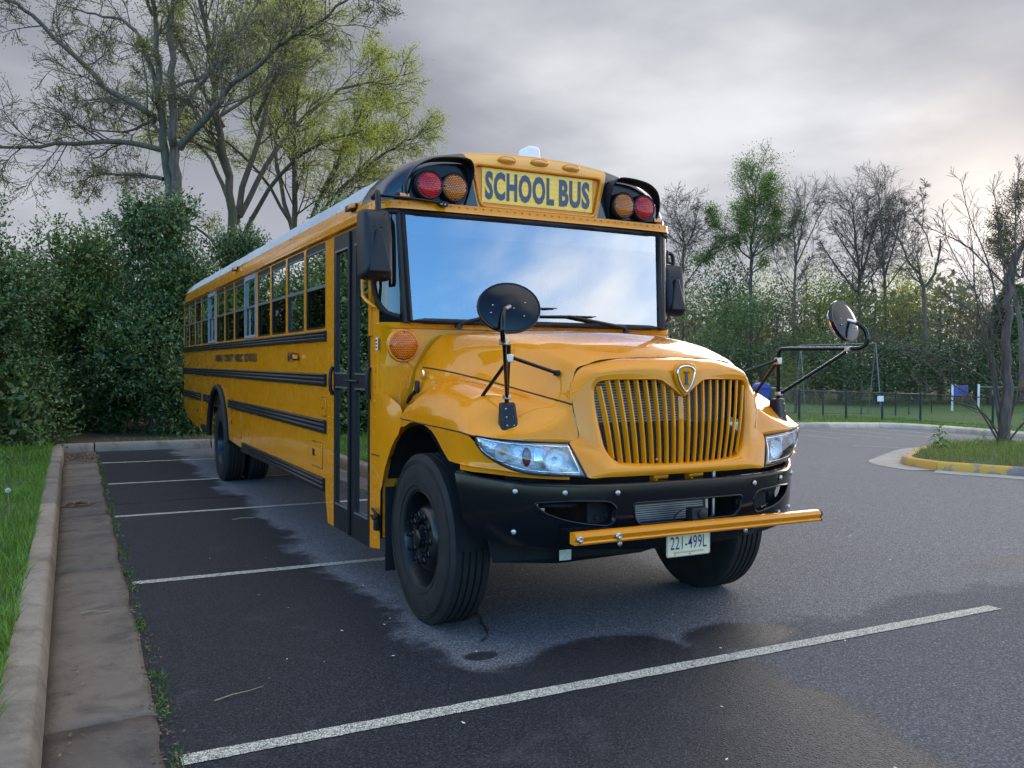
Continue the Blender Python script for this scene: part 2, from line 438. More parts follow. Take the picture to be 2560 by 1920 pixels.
M['orange_lens'] = lens_mat('turn_signal_lens', (0.86, 0.22, 0.008), (0.36, 0.06, 0.002), 0.014, 0.012)
M['amber_small'] = simple('amber_marker_lens', (0.75, 0.24, 0.02), 0.2, coat=1.0)
M['amber_roof'] = simple('amber_roof_marker', (0.62, 0.25, 0.02), 0.2, coat=1.0)
M['dark_red'] = simple('dark_red_reflector', (0.16, 0.02, 0.018), 0.25, coat=0.8)

# ================================================================ SETTING
def gz(x):
    t = np.minimum(np.maximum(0.0, np.asarray(x, float)-3.0), 50.0)
    return -0.033*t*t/(t+1.5)
def kx(y): return -3.232+0.0104*y          # foot of the left kerb
def gx(y): return -2.778+0.0134*y          # edge of the gutter slabs

def asphalt_mat():
    mt, n, l, b = new_mat('asphalt')
    tcn = N(n, 'ShaderNodeTexCoord'); P = tcn.outputs['Object']
    def noise(scale, detail=5, rough=0.55, dist=0.0):
        t = N(n, 'ShaderNodeTexNoise'); t.inputs['Scale'].default_value = scale; t.inputs['Detail'].default_value = detail
        t.inputs['Roughness'].default_value = rough; t.inputs['Distortion'].default_value = dist; l.new(P, t.inputs['Vector']); return t.outputs['Fac']
    sp = N(n, 'ShaderNodeSeparateXYZ'); l.new(P, sp.inputs[0]); X, Y = sp.outputs['X'], sp.outputs['Y']
    w1 = noise(1.1, 6, 0.6); w2 = noise(6.0, 9, 0.7)
    wob = _math(n, l, 'ADD', _math(n, l, 'MULTIPLY_ADD', w1, 1.7, -0.85), _math(n, l, 'MULTIPLY_ADD', w2, 0.70, -0.35))
    def M_(op, a, b_=None, c_=None, clamp=False): return _math(n, l, op, a, b_, c_, clamp)
    # rain left the ground damp; the strip the bus shelters and the open lot to its right have dried
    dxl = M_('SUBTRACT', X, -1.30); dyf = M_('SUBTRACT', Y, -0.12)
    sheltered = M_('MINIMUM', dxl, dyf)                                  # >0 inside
    lot = M_('SUBTRACT', M_('MULTIPLY_ADD', Y, -0.16, X), 0.35)             # >0 to the right of a slanting line
    lot = M_('MINIMUM', lot, M_('MULTIPLY_ADD', lot, -0.12, 2.0)) 
    d = M_('ADD', M_('MAXIMUM', sheltered, lot), M_('MULTIPLY', wob, 0.55))
    dry = _ramp(n, l, M_('MULTIPLY_ADD', d, 1.0, 0.5), [(0.42, 0.0), (0.58, 1.0)], 'EASE')
    # puddle-shaped damp stains in front of the bumper
    def blob(cx, cy, rx, ry, soft):
        a = M_('DIVIDE', M_('SUBTRACT', X, cx), rx); c = M_('DIVIDE', M_('SUBTRACT', Y, cy), ry)
        r = M_('SQRT', M_('ADD', M_('MULTIPLY', a, a), M_('MULTIPLY', c, c)))
        return _ramp(n, l, M_('ADD', r, M_('MULTIPLY', wob, 0.40)), [(0.70, 1.0), (0.70+soft, 0.0)], 'EASE')
    st = M_('MAXIMUM', blob(-0.42, -0.20, 0.62, 0.44, 0.18), blob(0.42, -0.22, 0.50, 0.28, 0.25))
    st = M_('MAXIMUM', st, blob(-1.10, 0.12, 0.13, 0.09, 0.3))
    st = M_('MAXIMUM', st, M_('MULTIPLY', blob(3.2, -2.0, 2.6, 0.45, 0.8), 0.55))
    st = M_('MAXIMUM', st, M_('MULTIPLY', blob(5.6, 0.3, 2.8, 0.35, 0.9), 0.5))
    wet = M_('MAXIMUM', M_('SUBTRACT', 1.0, dry), st)
    fine = noise(75, 4, 0.8); mid = noise(34, 5, 0.65); big = noise(0.55, 4)
    vor = N(n, 'ShaderNodeTexVoronoi'); vor.inputs['Scale'].default_value = 70; l.new(P, vor.inputs['Vector'])
    chips = _ramp(n, l, vor.outputs['Distance'], [(0.0, 1.0), (0.42, 0.0)])
    drycol = _mix(n, l, _ramp(n, l, fine, [(0.40, 0.0), (0.62, 1.0)]), (0.036, 0.038, 0.043), (0.135, 0.138, 0.148))
    drycol = _mix(n, l, _ramp(n, l, mid, [(0.40, 0.0), (0.75, 0.55)]), drycol, (0.060, 0.060, 0.065))
    drycol = _mix(n, l, _ramp(n, l, big, [(0.3, 0.0), (0.75, 0.5)]), drycol, (0.068, 0.070, 0.077))
    shl = _ramp(n, l, M_('MULTIPLY_ADD', M_('ADD', sheltered, M_('MULTIPLY', wob, 0.55)), 1.0, 0.5), [(0.45, 0.0), (0.62, 1.0)], 'EASE')   # dry strip, painted paler still to offset the bus's shade
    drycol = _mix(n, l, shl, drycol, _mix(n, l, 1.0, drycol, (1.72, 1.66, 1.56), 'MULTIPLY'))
    wetcol = _mix(n, l, _ramp(n, l, fine, [(0.42, 0.0), (0.66, 1.0)]), (0.007, 0.008, 0.0105), (0.050, 0.054, 0.063))
    wetcol = _mix(n, l, _ramp(n, l, mid, [(0.40, 0.0), (0.8, 0.6)]), wetcol, (0.016, 0.017, 0.020))
    col = _mix(n, l, wet, drycol, wetcol)
    stone = N(n, 'ShaderNodeTexVoronoi'); stone.inputs['Scale'].default_value = 120; l.new(P, stone.inputs['Vector'])
    sg = N(n, 'ShaderNodeSeparateColor'); l.new(stone.outputs['Color'], sg.inputs[0])
    col = _mix(n, l, 1.0, col, _ramp(n, l, sg.outputs[0], [(0.0, 0.55), (0.6, 0.95), (1.0, 1.75)]), 'MULTIPLY')
    # pale scuffed grit on the damp left bay
    sc = _ramp(n, l, noise(2.3, 8, 0.72, 0.6), [(0.56, 0.0), (0.72, 0.30)])
    col = _mix(n, l, sc, col, (0.095, 0.097, 0.102))
    sparkle = _ramp(n, l, noise(120, 2, 0.5), [(0.70, 0.0), (0.78, 0.7)])
    col = _mix(n, l, sparkle, col, (0.20, 0.20, 0.20))
    l.new(col, b.inputs['Base Color'])
    rr = _mix(n, l, wet, 0.80, 0.56)
    l.new(M_('ADD', rr, M_('MULTIPLY_ADD', mid, 0.3, -0.15)), b.inputs['Roughness'])
    b.inputs['Specular IOR Level'].default_value = 0.24
    bp = N(n, 'ShaderNodeBump'); bp.inputs['Strength'].default_value = 0.75; bp.inputs['Distance'].default_value = 0.008
    h = M_('ADD', M_('MULTIPLY', chips, 0.7), M_('MULTIPLY', fine, 0.6)); l.new(h, bp.inputs['Height']); l.new(bp.outputs[0], b.inputs['Normal'])
    return mt
def concrete_mat(name, c1, c2, stain=(0.10, 0.085, 0.065), amount=0.8, yellow=False):
    mt, n, l, b = new_mat(name)
    tcn = N(n, 'ShaderNodeTexCoord'); P = tcn.outputs['Object']
    def noise(scale, detail=6, rough=0.6, dist=0.0):
        t = N(n, 'ShaderNodeTexNoise'); t.inputs['Scale'].default_value = scale; t.inputs['Detail'].default_value = detail; t.inputs['Roughness'].default_value = rough
        t.inputs['Distortion'].default_value = dist; l.new(P, t.inputs['Vector']); return t.outputs['Fac']
    col = _mix(n, l, _ramp(n, l, noise(1.6, 8, 0.65), [(0.3, 0.0), (0.7, 1.0)]), c1, c2)
    col = _mix(n, l, _ramp(n, l, noise(3.1, 8, 0.7, 0.5), [(0.48, 0.0), (0.70, amount)]), col, stain)
    col = _mix(n, l, _ramp(n, l, noise(150, 2), [(0.62, 0.0), (0.75, 0.6)]), col, tuple(c*0.4 for c in c1))
    col = _mix(n, l, _ramp(n, l, noise(70, 3), [(0.62, 0.0), (0.72, 0.5)]), col, tuple(min(1, c*1.5) for c in c2))
    oi = N(n, 'ShaderNodeObjectInfo'); col = _mix(n, l, 1.0, col, _ramp(n, l, oi.outputs['Random'], [(0.0, (0.70, 0.70, 0.72)), (0.5, (1.0, 0.98, 0.95)), (1.0, (1.18, 1.14, 1.08))]), 'MULTIPLY')
    if yellow:
        ym = _ramp(n, l, noise(2.6, 9, 0.62, 0.3), [(0.50, 1.0), (0.55, 0.0)])
        sp = N(n, 'ShaderNodeSeparateXYZ'); l.new(P, sp.inputs[0])
        col = _mix(n, l, ym, col, (0.52, 0.30, 0.045))
    l.new(col, b.inputs['Base Color']); b.inputs['Roughness'].default_value = 0.85
    bp = N(n, 'ShaderNodeBump'); bp.inputs['Strength'].default_value = 0.5; bp.inputs['Distance'].default_value = 0.01
    l.new(_math(n, l, 'ADD', noise(90, 4), _math(n, l, 'MULTIPLY', noise(8, 6), 1.5)), bp.inputs['Height']); l.new(bp.outputs[0], b.inputs['Normal'])
    return mt
def soil_mat(name, cols, scale=1.2):
    mt, n, l, b = new_mat(name)
    tcn = N(n, 'ShaderNodeTexCoord'); P = tcn.outputs['Object']
    t = N(n, 'ShaderNodeTexNoise'); t.inputs['Scale'].default_value = scale; t.inputs['Detail'].default_value = 9; t.inputs['Roughness'].default_value = 0.65; l.new(P, t.inputs['Vector'])
    t2 = N(n, 'ShaderNodeTexNoise'); t2.inputs['Scale'].default_value = 40; t2.inputs['Detail'].default_value = 6; l.new(P, t2.inputs['Vector'])
    c = _ramp(n, l, t.outputs['Fac'], [(0.30+0.4*i/(len(cols)-1), cc) for i, cc in enumerate(cols)])
    c = _mix(n, l, _ramp(n, l, t2.outputs['Fac'], [(0.35, 0.0), (0.7, 0.6)]), c, tuple(v*0.45 for v in cols[0]))
    l.new(c, b.inputs['Base Color']); b.inputs['Roughness'].default_value = 0.95
    bp = N(n, 'ShaderNodeBump'); bp.inputs['Strength'].default_value = 0.8; bp.inputs['Distance'].default_value = 0.03
    l.new(t2.outputs['Fac'], bp.inputs['Height']); l.new(bp.outputs[0], b.inputs['Normal'])
    return mt
def line_mat():
    mt, n, l, b = new_mat('worn_line_paint')
    tcn = N(n, 'ShaderNodeTexCoord'); P = tcn.outputs['Object']
    t = N(n, 'ShaderNodeTexNoise'); t.inputs['Scale'].default_value = 16; t.inputs['Detail'].default_value = 9; t.inputs['Roughness'].default_value = 0.72; l.new(P, t.inputs['Vector'])
    f = _ramp(n, l, t.outputs['Fac'], [(0.33, 0.0), (0.42, 1.0)])
    v = N(n, 'ShaderNodeTexVoronoi'); v.feature = 'DISTANCE_TO_EDGE'; v.inputs['Scale'].default_value = 26; l.new(P, v.inputs['Vector'])
    crk = _ramp(n, l, v.outputs['Distance'], [(0.0, 0.0), (0.055, 1.0)])
    t3 = N(n, 'ShaderNodeTexNoise'); t3.inputs['Scale'].default_value = 160; t3.inputs['Detail'].default_value = 3; l.new(P, t3.inputs['Vector'])
    pit = _ramp(n, l, t3.outputs['Fac'], [(0.38, 0.15), (0.5, 1.0)])
    f = _math(n, l, 'MULTIPLY', _math(n, l, 'MULTIPLY', f, _math(n, l, 'MULTIPLY_ADD', crk, 0.75, 0.25)), pit)
    c = _mix(n, l, f, (0.05, 0.048, 0.045), (0.62, 0.58, 0.47))
    l.new(c, b.inputs['Base Color']); b.inputs['Roughness'].default_value = 0.75
    bp = N(n, 'ShaderNodeBump'); bp.inputs['Strength'].default_value = 0.7; bp.inputs['Distance'].default_value = 0.008
    l.new(_math(n, l, 'ADD', t3.outputs['Fac'], f), bp.inputs['Height']); l.new(bp.outputs[0], b.inputs['Normal'])
    return mt
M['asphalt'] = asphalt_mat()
M['gutter'] = concrete_mat('gutter_concrete', (0.100, 0.080, 0.060), (0.165, 0.136, 0.104), (0.042, 0.034, 0.027), 0.9)
M['kerb'] = concrete_mat('kerb_concrete', (0.215, 0.182, 0.140), (0.32, 0.275, 0.215), (0.095, 0.082, 0.058), 0.8)
M['far_kerb'] = concrete_mat('pale_kerb_concrete', (0.36, 0.31, 0.23), (0.47, 0.42, 0.33), (0.17, 0.13, 0.10), 0.5)
M['island_kerb'] = concrete_mat('flaking_yellow_kerb', (0.23, 0.20, 0.16), (0.33, 0.30, 0.25), (0.13, 0.10, 0.07), 0.5, True)
M['apron'] = concrete_mat('apron_concrete', (0.27, 0.25, 0.22), (0.36, 0.34, 0.30), (0.15, 0.13, 0.11), 0.4)
M['verge'] = soil_mat('verge_soil', [(0.035, 0.045, 0.014), (0.05, 0.085, 0.016), (0.075, 0.10, 0.025)])
M['dirt'] = soil_mat('leaf_litter_soil', [(0.05, 0.038, 0.024), (0.085, 0.062, 0.038), (0.06, 0.075, 0.022)])
M['lawn'] = soil_mat('lawn', [(0.05, 0.11, 0.016), (0.075, 0.15, 0.022), (0.10, 0.17, 0.035)], 0.6)
M['field'] = soil_mat('field', [(0.03, 0.05, 0.014), (0.05, 0.07, 0.02), (0.06, 0.06, 0.03)], 0.2)
M['line'] = line_mat()
M['tar'] = simple('crack_tar', (0.008, 0.008, 0.009), 0.5)

def sheet(name, xs, ys, zf, mat, **kw):
    P = [[(x, y, float(zf(x, y))) for x in xs] for y in ys]
    return MB().grid(P).build(name, mat, smooth=60, recalc=False, **kw)
gxs = [-900, -300, -100, -40, -10, 3, 3.5, 4, 5, 6, 8, 11, 15, 20, 30, 40, 53, 90, 150, 300, 900]
tag(sheet('ground', gxs, [-900, -300, -100, -40, 0, 40, 100, 300, 900], lambda x, y: gz(x)-0.06, M['field']), kind='structure')
axs = [-3.12, -2, -1, 1, 3, 3.3, 3.7, 4.2, 5, 6, 7, 8, 9.5, 11, 13, 15, 18, 21, 25, 30, 36]
rows = []
for y in [-70, -30, -12, -6, -3, 0, 3, 6, 9, 12, 15, 19, 24, 30]:
    e = gx(min(max(y, -8), 13.3))-0.03; rows.append([((e if x < -3 else x), y, float(gz(x))) for x in axs])
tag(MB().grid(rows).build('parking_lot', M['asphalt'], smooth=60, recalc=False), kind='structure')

# left verge, back verge
ys = np.linspace(-14, 13.2, 45)
vx = [0.0, -0.12, -0.35, -0.8, -1.5, -2.5, -4, -6, -9, -14, -22, -35]
P = []
for y in ys:
    P.append([(kx(y)-0.185+d, y, 0.135+0.02*math.sin(2.3*y+d)+0.012*math.sin(7.1*y+3*d)+(0.0 if d > -1 else 0.035*(-d-1)**0.9)) for d in vx])
verge = MB().grid(P).build('verge', M['verge'], smooth=60); tag(verge, kind='structure')
P = []
for y in np.linspace(13.33, 60, 30):
    P.append([(x, y, 0.14+0.03*math.sin(1.3*x+y)+0.02*math.sin(2.9*y)+0.012*(y-13.3)) for x in np.linspace(-40, 12, 40)])
tag(MB().grid(P).build('back_verge', M['dirt'], smooth=60), kind='structure')

def kerb_run(path, prof, piece, root, name, mat, gap=0.022, zf=None, jitter=0.004):
    """kerb or slab pieces along a plan polyline; prof [(offset to the left of travel, z)] is closed into a block"""
    p = np.array(path, float); seg = np.hypot(*(p[1:]-p[:-1]).T); S = np.concatenate([[0], np.cumsum(seg)])
    def at(s):
        s = min(max(s, 0), S[-1]); i = min(np.searchsorted(S, s, side='right')-1, len(seg)-1)
        t = (s-S[i])/seg[i]; q = p[i]*(1-t)+p[i+1]*t
        e = 0.15; i0 = max(s-e, 0); i1 = min(s+e, S[-1])
        def pos(u):
            k = min(np.searchsorted(S, u, side='right')-1, len(seg)-1); w = (u-S[k])/seg[k]; return p[k]*(1-w)+p[k+1]*w
        d = pos(i1)-pos(i0); d /= np.hypot(*d); return q, d
    cuts = [0.0]
    if hasattr(piece, '__len__'): cuts = list(piece)
    else:
        while cuts[-1]+piece*1.4 < S[-1]: cuts.append(cuts[-1]+piece)
        cuts.append(S[-1])
    for a, b_ in zip(cuts[:-1], cuts[1:]):
        k = max(2, int((b_-a)/0.35)+1); rows = []
        dzj, dxj = random.uniform(-jitter, jitter), random.uniform(-jitter, jitter)
        for s in np.linspace(a+gap/2, b_-gap/2, k):
            q, d = at(s); nrm_ = np.array([-d[1], d[0]])
            base = float(zf(q[0])) if zf else 0.0
            rows.append([(q[0]+nrm_[0]*(o+dxj), q[1]+nrm_[1]*(o+dxj), z+(dzj if z > 0 else 0)+base) for o, z in prof])
        mb = MB(); n = len(prof)
        for r in rows: mb.v += r
        for i in range(k-1):
            for j in range(n): mb.f.append((i*n+j, i*n+(j+1) % n, (i+1)*n+(j+1) % n, (i+1)*n+j))
        mb.f.append(tuple(range(n))); mb.f.append(tuple((k-1)*n+j for j in range(n-1, -1, -1)))
        mb.build(name, mat, root, smooth=50, bevel=0.012, seg=2)
KPROF = [(0.0, -0.05), (0.0, 0.02), (0.012, 0.10), (0.03, 0.140), (0.055, 0.152), (0.185, 0.150), (0.195, 0.140), (0.195, -0.05)]
kerb = empty('kerb'); tag(kerb, kind='structure')
kerb_run([(kx(y), y) for y in np.linspace(-8, 13.10, 30)], KPROF, [0, 2.6, 5.5, 8.55, 11.3, 14.0, 16.6, 19.0, 20.6, 21.1], kerb, 'kerb_stone', M['kerb'])
bk = empty('back_kerb'); tag(bk, kind='structure')
kerb_run([(x, 13.17-0.01*x) for x in np.linspace(-3.23, 12.0, 12)], KPROF, [0.0, 0.62, 2.62, 4.6, 6.6, 8.6, 10.6, 12.6, 15.2], bk, 'kerb_stone', M['kerb'])
gut = empty('gutter'); tag(gut, kind='structure')
gcuts = [-8.0, -5.4, -2.6, 0.03, 3.26, 5.94, 8.48, 11.2, 13.12]
for a, b_ in zip(gcuts[:-1], gcuts[1:]):
    mb = MB(); k = 14; tops = []; j1, j2 = random.uniform(-0.05, 0.05), random.uniform(-0.003, 0.003)
    for i in range(k+1):
        t = i/k; y = a+0.006+(b_-a-0.012)*t
        ed = gx(y)+random.uniform(-0.012, 0.012)+(0.02*math.sin(5*y))*0.4
        row = [(kx(y)+(ed-kx(y))*u, y+j1*u, -0.002+0.014*u**2+j2-(0.006 if u in (0, 1) else 0)) for u in (0.0, 0.15, 0.4, 0.7, 0.93, 1.0)]
        tops.append(row)
    mb.grid(tops); mb.build('gutter_slab', M['gutter'], gut, smooth=60, solid=0.05, soff=-1)

# painted lines
def strip(name, pts, w, mat, z=0.004, kind='structure', n=30, jit=0.003, parent=None):
    p = [np.array(q, float) for q in pts]; L = []
    tot = sum(np.linalg.norm(p[i+1]-p[i]) for i in range(len(p)-1)); k = max(2, int(tot/0.08)) if jit else n
    k = min(k, 120)
    out = []
    for i in range(k+1):
        s = i/k*(len(p)-1); a = min(int(s), len(p)-2); t = s-a; q = p[a]*(1-t)+p[a+1]*t; d = p[a+1]-p[a]; d /= np.linalg.norm(d); nn = np.array([-d[1], d[0]])
        w1 = w/2+random.uniform(-jit, jit); w2 = w/2+random.uniform(-jit, jit)
        A = q+nn*w1; B = q-nn*w2
        out.append([(A[0], A[1], float(gz(A[0]))+z), (B[0], B[1], float(gz(B[0]))+z)])
    o = MB().grid(out, flip=True).build(name, mat, parent, recalc=False)
    if kind and parent is None: tag(o, kind=kind)
    return o
for x0, x1, ya, yb in [(-2.735, 2.40, -0.51, -0.505), (-2.70, 2.4, 2.67, 2.63), (-2.66, 2.4, 5.74, 5.78), (-2.61, 2.4, 8.45, 8.5), (-2.57, 2.4, 11.15, 11.10)]:
    strip('parking_line', [(x0, ya), (x1, yb)], 0.098, M['line'])
for a, b_ in [((15.86, 15.6), (16.2, 13.4)), ((18.25, 17.75), (18.5, 13.6)), ((20.45, 18.2), (20.65, 13.4)), ((22.9, 18.4), (22.7, 13.2)), ((14.14, 11.12), (15.3, 10.35))]:
    strip('parking_line', [a, b_], 0.10, M['line'])
strip('pavement_seam', [(7.2, 7.45), (8.56, 7.56), (9.9, 7.70), (11.24, 7.81)], 0.05, M['tar'], jit=0.006)
strip('pavement_seam', [(9.0, 11.2), (10.99, 10.12), (10.75, 8.73), (11.24, 7.85)], 0.035, M['tar'], jit=0.008)
def crack(pts, w):
    q = []
    for a, b_ in zip(pts[:-1], pts[1:]):
        for t in np.arange(0, 1, 0.2): q.append((a[0]+(b_[0]-a[0])*t+random.uniform(-0.018, 0.018), a[1]+(b_[1]-a[1])*t+random.uniform(-0.018, 0.018)))
    strip('pavement_crack', q, w, M['tar'], jit=w*0.42)
crack([(-0.60, 1.55), (-0.66, 1.2), (-0.80, 0.82), (-0.86, 0.55), (-1.02, 0.28)], 0.014)
crack([(0.30, 2.4), (0.05, 2.0), (-0.10, 1.7)], 0.010)
crack([(2.2, 1.6), (3.2, 1.4), (4.6, 0.7), (6.0, 0.2)], 0.012)
crack([(-2.6, 6.6), (-1.8, 6.72), (-1.0, 6.66)], 0.02)

# far kerb, pavement and lawn
FK = [(6, 17.0), (12, 17.3), (18.4, 17.85), (23.2, 18.5), (24.3, 18.45), (24.9, 17.8), (24.95, 17.0), (24.6, 14.4), (23.9, 9.5), (22.6, 2), (21, -8), (20, -30)]
FKs = [tuple(p) for p in catmull(FK, 4)]
fk = empty('far_kerb'); tag(fk, kind='structure')
kerb_run(FKs, [(0.0, -0.08), (0.0, 0.02), (0.02, 0.12), (0.05, 0.15), (0.9, 0.155), (0.9, -0.08)], 3.0, fk, 'kerb_stone', M['far_kerb'], zf=gz, gap=0.012)
def offset(path, d):
    p = np.array(path); out = []
    for i in range(len(p)):
        t = p[min(i+1, len(p)-1)]-p[max(i-1, 0)]; t /= np.hypot(*t); out.append((p[i][0]-t[1]*d, p[i][1]+t[0]*d))
    return out
inner = offset(FKs, 0.88)
rows = []
for (x, y) in inner:
    d = np.array([x-6, y+8]); d = d/np.hypot(*d)
    rows.append([(x+d[0]*t, y+d[1]*t, float(gz(x+d[0]*t))+0.15-0.02*(t > 0)+0.03*math.sin(t*0.7+x)*(t > 1)) for t in (0, 1.5, 4, 8, 14, 24, 40, 60, 90)])
tag(MB().grid(rows).build('far_lawn', M['lawn'], smooth=60), kind='structure')

# island with flaking yellow kerb
ISL = [(10.55, 6.1), (10.66, 6.75), (11.1, 7.3), (11.8, 7.75), (12.9, 8.45), (15.5, 9.9), (18.0, 10.2), (19.5, 9.2), (19.8, 6), (18.4, 3), (16.2, 0.8), (14.4, 0.6), (13.2, 1.8), (12.1, 3.7), (11.2, 5.1), (10.55, 6.1)]
ISLs = [tuple(p) for p in catmull(ISL, 4)]
isl = empty('traffic_island'); tag(isl, kind='structure')
kerb_run(ISLs[::-1], [(0.0, -0.06), (0.0, 0.02), (0.03, 0.13), (0.06, 0.155), (0.2, 0.155), (0.22, -0.06)], 2.2, isl, 'kerb_stone', M['island_kerb'], zf=gz)
ap = offset(ISLs[::-1], -0.55); rows = [[(a[0], a[1], float(gz(a[0]))+0.006), (b_[0], b_[1], float(gz(b_[0]))+0.012)] for a, b_ in zip(ap, ISLs[::-1])]
MB().grid(rows).build('apron', M['apron'], isl)
cen = (15.2, 5.6); rows = []
for (x, y) in offset(ISLs[::-1], 0.19):
    rows.append([(x+(cen[0]-x)*t, y+(cen[1]-y)*t, float(gz(x+(cen[0]-x)*t))+0.145+0.10*t*(2-t)) for t in (0, .1, .25, .5, .75, 1)])
tag(MB().grid(rows).build('island_bed', M['verge'], smooth=60), kind='structure')

# ---------------------------------------------------------------- grass and small plants
def leaf_mat(name, cols, scale=0.6, trans=0.25, rough=0.55):
    mt, n, l, b = new_mat(name)
    tcn = N(n, 'ShaderNodeTexCoord')
    t = N(n, 'ShaderNodeTexNoise'); t.inputs['Scale'].default_value = scale; t.inputs['Detail'].default_value = 4; l.new(tcn.outputs['Object'], t.inputs['Vector'])
    g = N(n, 'ShaderNodeNewGeometry')
    f = _math(n, l, 'ADD', _math(n, l, 'MULTIPLY', t.outputs['Fac'], 0.55), _math(n, l, 'MULTIPLY', g.outputs['Random Per Island'], 0.45))
    c = _ramp(n, l, f, [(0.25+0.5*i/(len(cols)-1), cc) for i, cc in enumerate(cols)])
    l.new(c, b.inputs['Base Color']); b.inputs['Roughness'].default_value = rough; b.inputs['Specular IOR Level'].default_value = 0.35
    if trans:
        tl = N(n, 'ShaderNodeBsdfTranslucent'); l.new(c, tl.inputs['Color'])
        mx = N(n, 'ShaderNodeMixShader'); mx.inputs[0].default_value = trans; l.new(b.outputs[0], mx.inputs[1]); l.new(tl.outputs[0], mx.inputs[2])
        l.new(mx.outputs[0], n['Material Output'].inputs['Surface'])
    return mt
M['grass'] = leaf_mat('grass_blades', [(0.07, 0.13, 0.016), (0.13, 0.24, 0.025), (0.22, 0.36, 0.05)], 0.9, 0.3)
M['grass_dry'] = leaf_mat('island_grass', [(0.10, 0.14, 0.02), (0.18, 0.22, 0.035), (0.29, 0.30, 0.07)], 0.9, 0.3)
M['weed'] = leaf_mat('weed_leaves', [(0.05, 0.11, 0.02), (0.10, 0.19, 0.03)], 2, 0.25)
M['litter'] = leaf_mat('dry_leaves', [(0.06, 0.035, 0.018), (0.15, 0.09, 0.045), (0.28, 0.19, 0.10)], 6, 0.0, 0.8)
M['stem'] = simple('green_stem', (0.16, 0.20, 0.07), 0.6)
M['stalk'] = simple('pale_stalk', (0.28, 0.24, 0.12), 0.7)
M['puff'] = simple('seed_head', (0.62, 0.62, 0.58), 0.9)

def blades(pos, h, w, lean=0.5):
    n = len(pos); a = RNG.uniform(0, 2*np.pi, n); b_ = RNG.uniform(0, 2*np.pi, n)
    side = np.stack([np.cos(a), np.sin(a), np.zeros(n)], 1)*(w/2)[:, None]
    ld = np.stack([np.cos(b_), np.sin(b_), np.zeros(n)], 1)*(h*lean*RNG.uniform(0.2, 1.3, n))[:, None]
    up = np.array([0, 0, 1.0])*h[:, None]
    v = np.stack([pos-side, pos+side, pos-side*0.8+up*0.55+ld*0.35, pos+side*0.8+up*0.55+ld*0.35, pos+up*0.92+ld], 1).reshape(-1, 3)
    base = (np.arange(n)*5)[:, None]
    f = np.concatenate([base+np.array([0, 1, 3]), base+np.array([0, 3, 2]), base+np.array([2, 3, 4])], 0)
    return v, f
def grass_field(name, pts, hlo, hhi, w, mat, label, lean=0.5):
    h = RNG.uniform(hlo, hhi, len(pts))*(0.6+0.8*np.abs(np.sin(pts[:, 0]*2.1+np.cos(pts[:, 1]*1.7)*2)))
    v, f = blades(pts, h, RNG.uniform(w*0.6, w*1.3, len(pts)), lean)
    o = add_obj(name, np_mesh(name, v, f), mat); tag(o, label, 'grass', kind='stuff'); return o
def vz(x, y):
    d = x-(kx(y)-0.185); return 0.135+0.02*np.sin(2.3*y+d)+0.012*np.sin(7.1*y+3*d)+np.where(d > -1, 0, 0.035*np.maximum(-d-1, 0)**0.9)
n = 52000
y = RNG.uniform(-1.0, 1.0, n)**1; y = -0.5+13.6*RNG.uniform(0, 1, n)**1.25; d = -RNG.uniform(0, 1, n)**1.5*4.5
x = kx(y)-0.175+d; keep = np.sin(x*3.1+1.0)*np.sin(y*2.3)+RNG.uniform(-1, 1, n) > -0.75
x, y = x[keep], y[keep]
grass_field('verge_grass', np.stack([x, y, vz(x, y)-0.005], 1), 0.045, 0.135, 0.007, M['grass'], 'lush green grass on the verge left of the long kerb', 0.6)
n = 5200
y = 13.4+RNG.uniform(0, 1, n)**1.4*7; x = RNG.uniform(-2.4, 6, n); z = 0.13+0.03*np.sin(1.3*x+y)+0.02*np.sin(2.9*y)+0.012*(y-13.3)
grass_field('shade_grass', np.stack([x, y, z], 1), 0.03, 0.09, 0.008, M['grass'], 'thin short grass in the shade beyond the back kerb', 0.5)
pts = []
poly = offset(ISLs[::-1], 0.24)
while len(pts) < 16000:
    qx, qy = random.uniform(10.5, 19.6), random.uniform(0.8, 10)
    if inpoly((qx, qy), poly):
        t = min(1, 1.2*min(math.hypot(qx-a[0], qy-a[1]) for a in poly[::3])/3.5)
        pts.append((qx, qy, float(gz(qx))+0.14+0.10*t*(2-t)))
grass_field('island_grass', np.array(pts), 0.05, 0.16, 0.010, M['grass_dry'], 'yellowish green grass covering the traffic island', 0.6)
# lawn edge tufts along the far kerb
pe = np.array(inner); idx = RNG.integers(4, len(pe)-8, 9000); t = RNG.uniform(0, 1, 9000)
q = pe[idx]*(1-t)[:, None]+pe[idx+1]*t[:, None]; dd = q-np.array([6, -8]); dd /= np.hypot(*dd.T)[:, None]
q = q+dd*(RNG.uniform(0, 1, 9000)**2*7)[:, None]
grass_field('lawn_grass', np.stack([q[:, 0], q[:, 1], gz(q[:, 0])+0.13], 1), 0.05, 0.14, 0.018, M['grass'], 'mown green grass of the far lawn behind the tan kerb', 0.5)
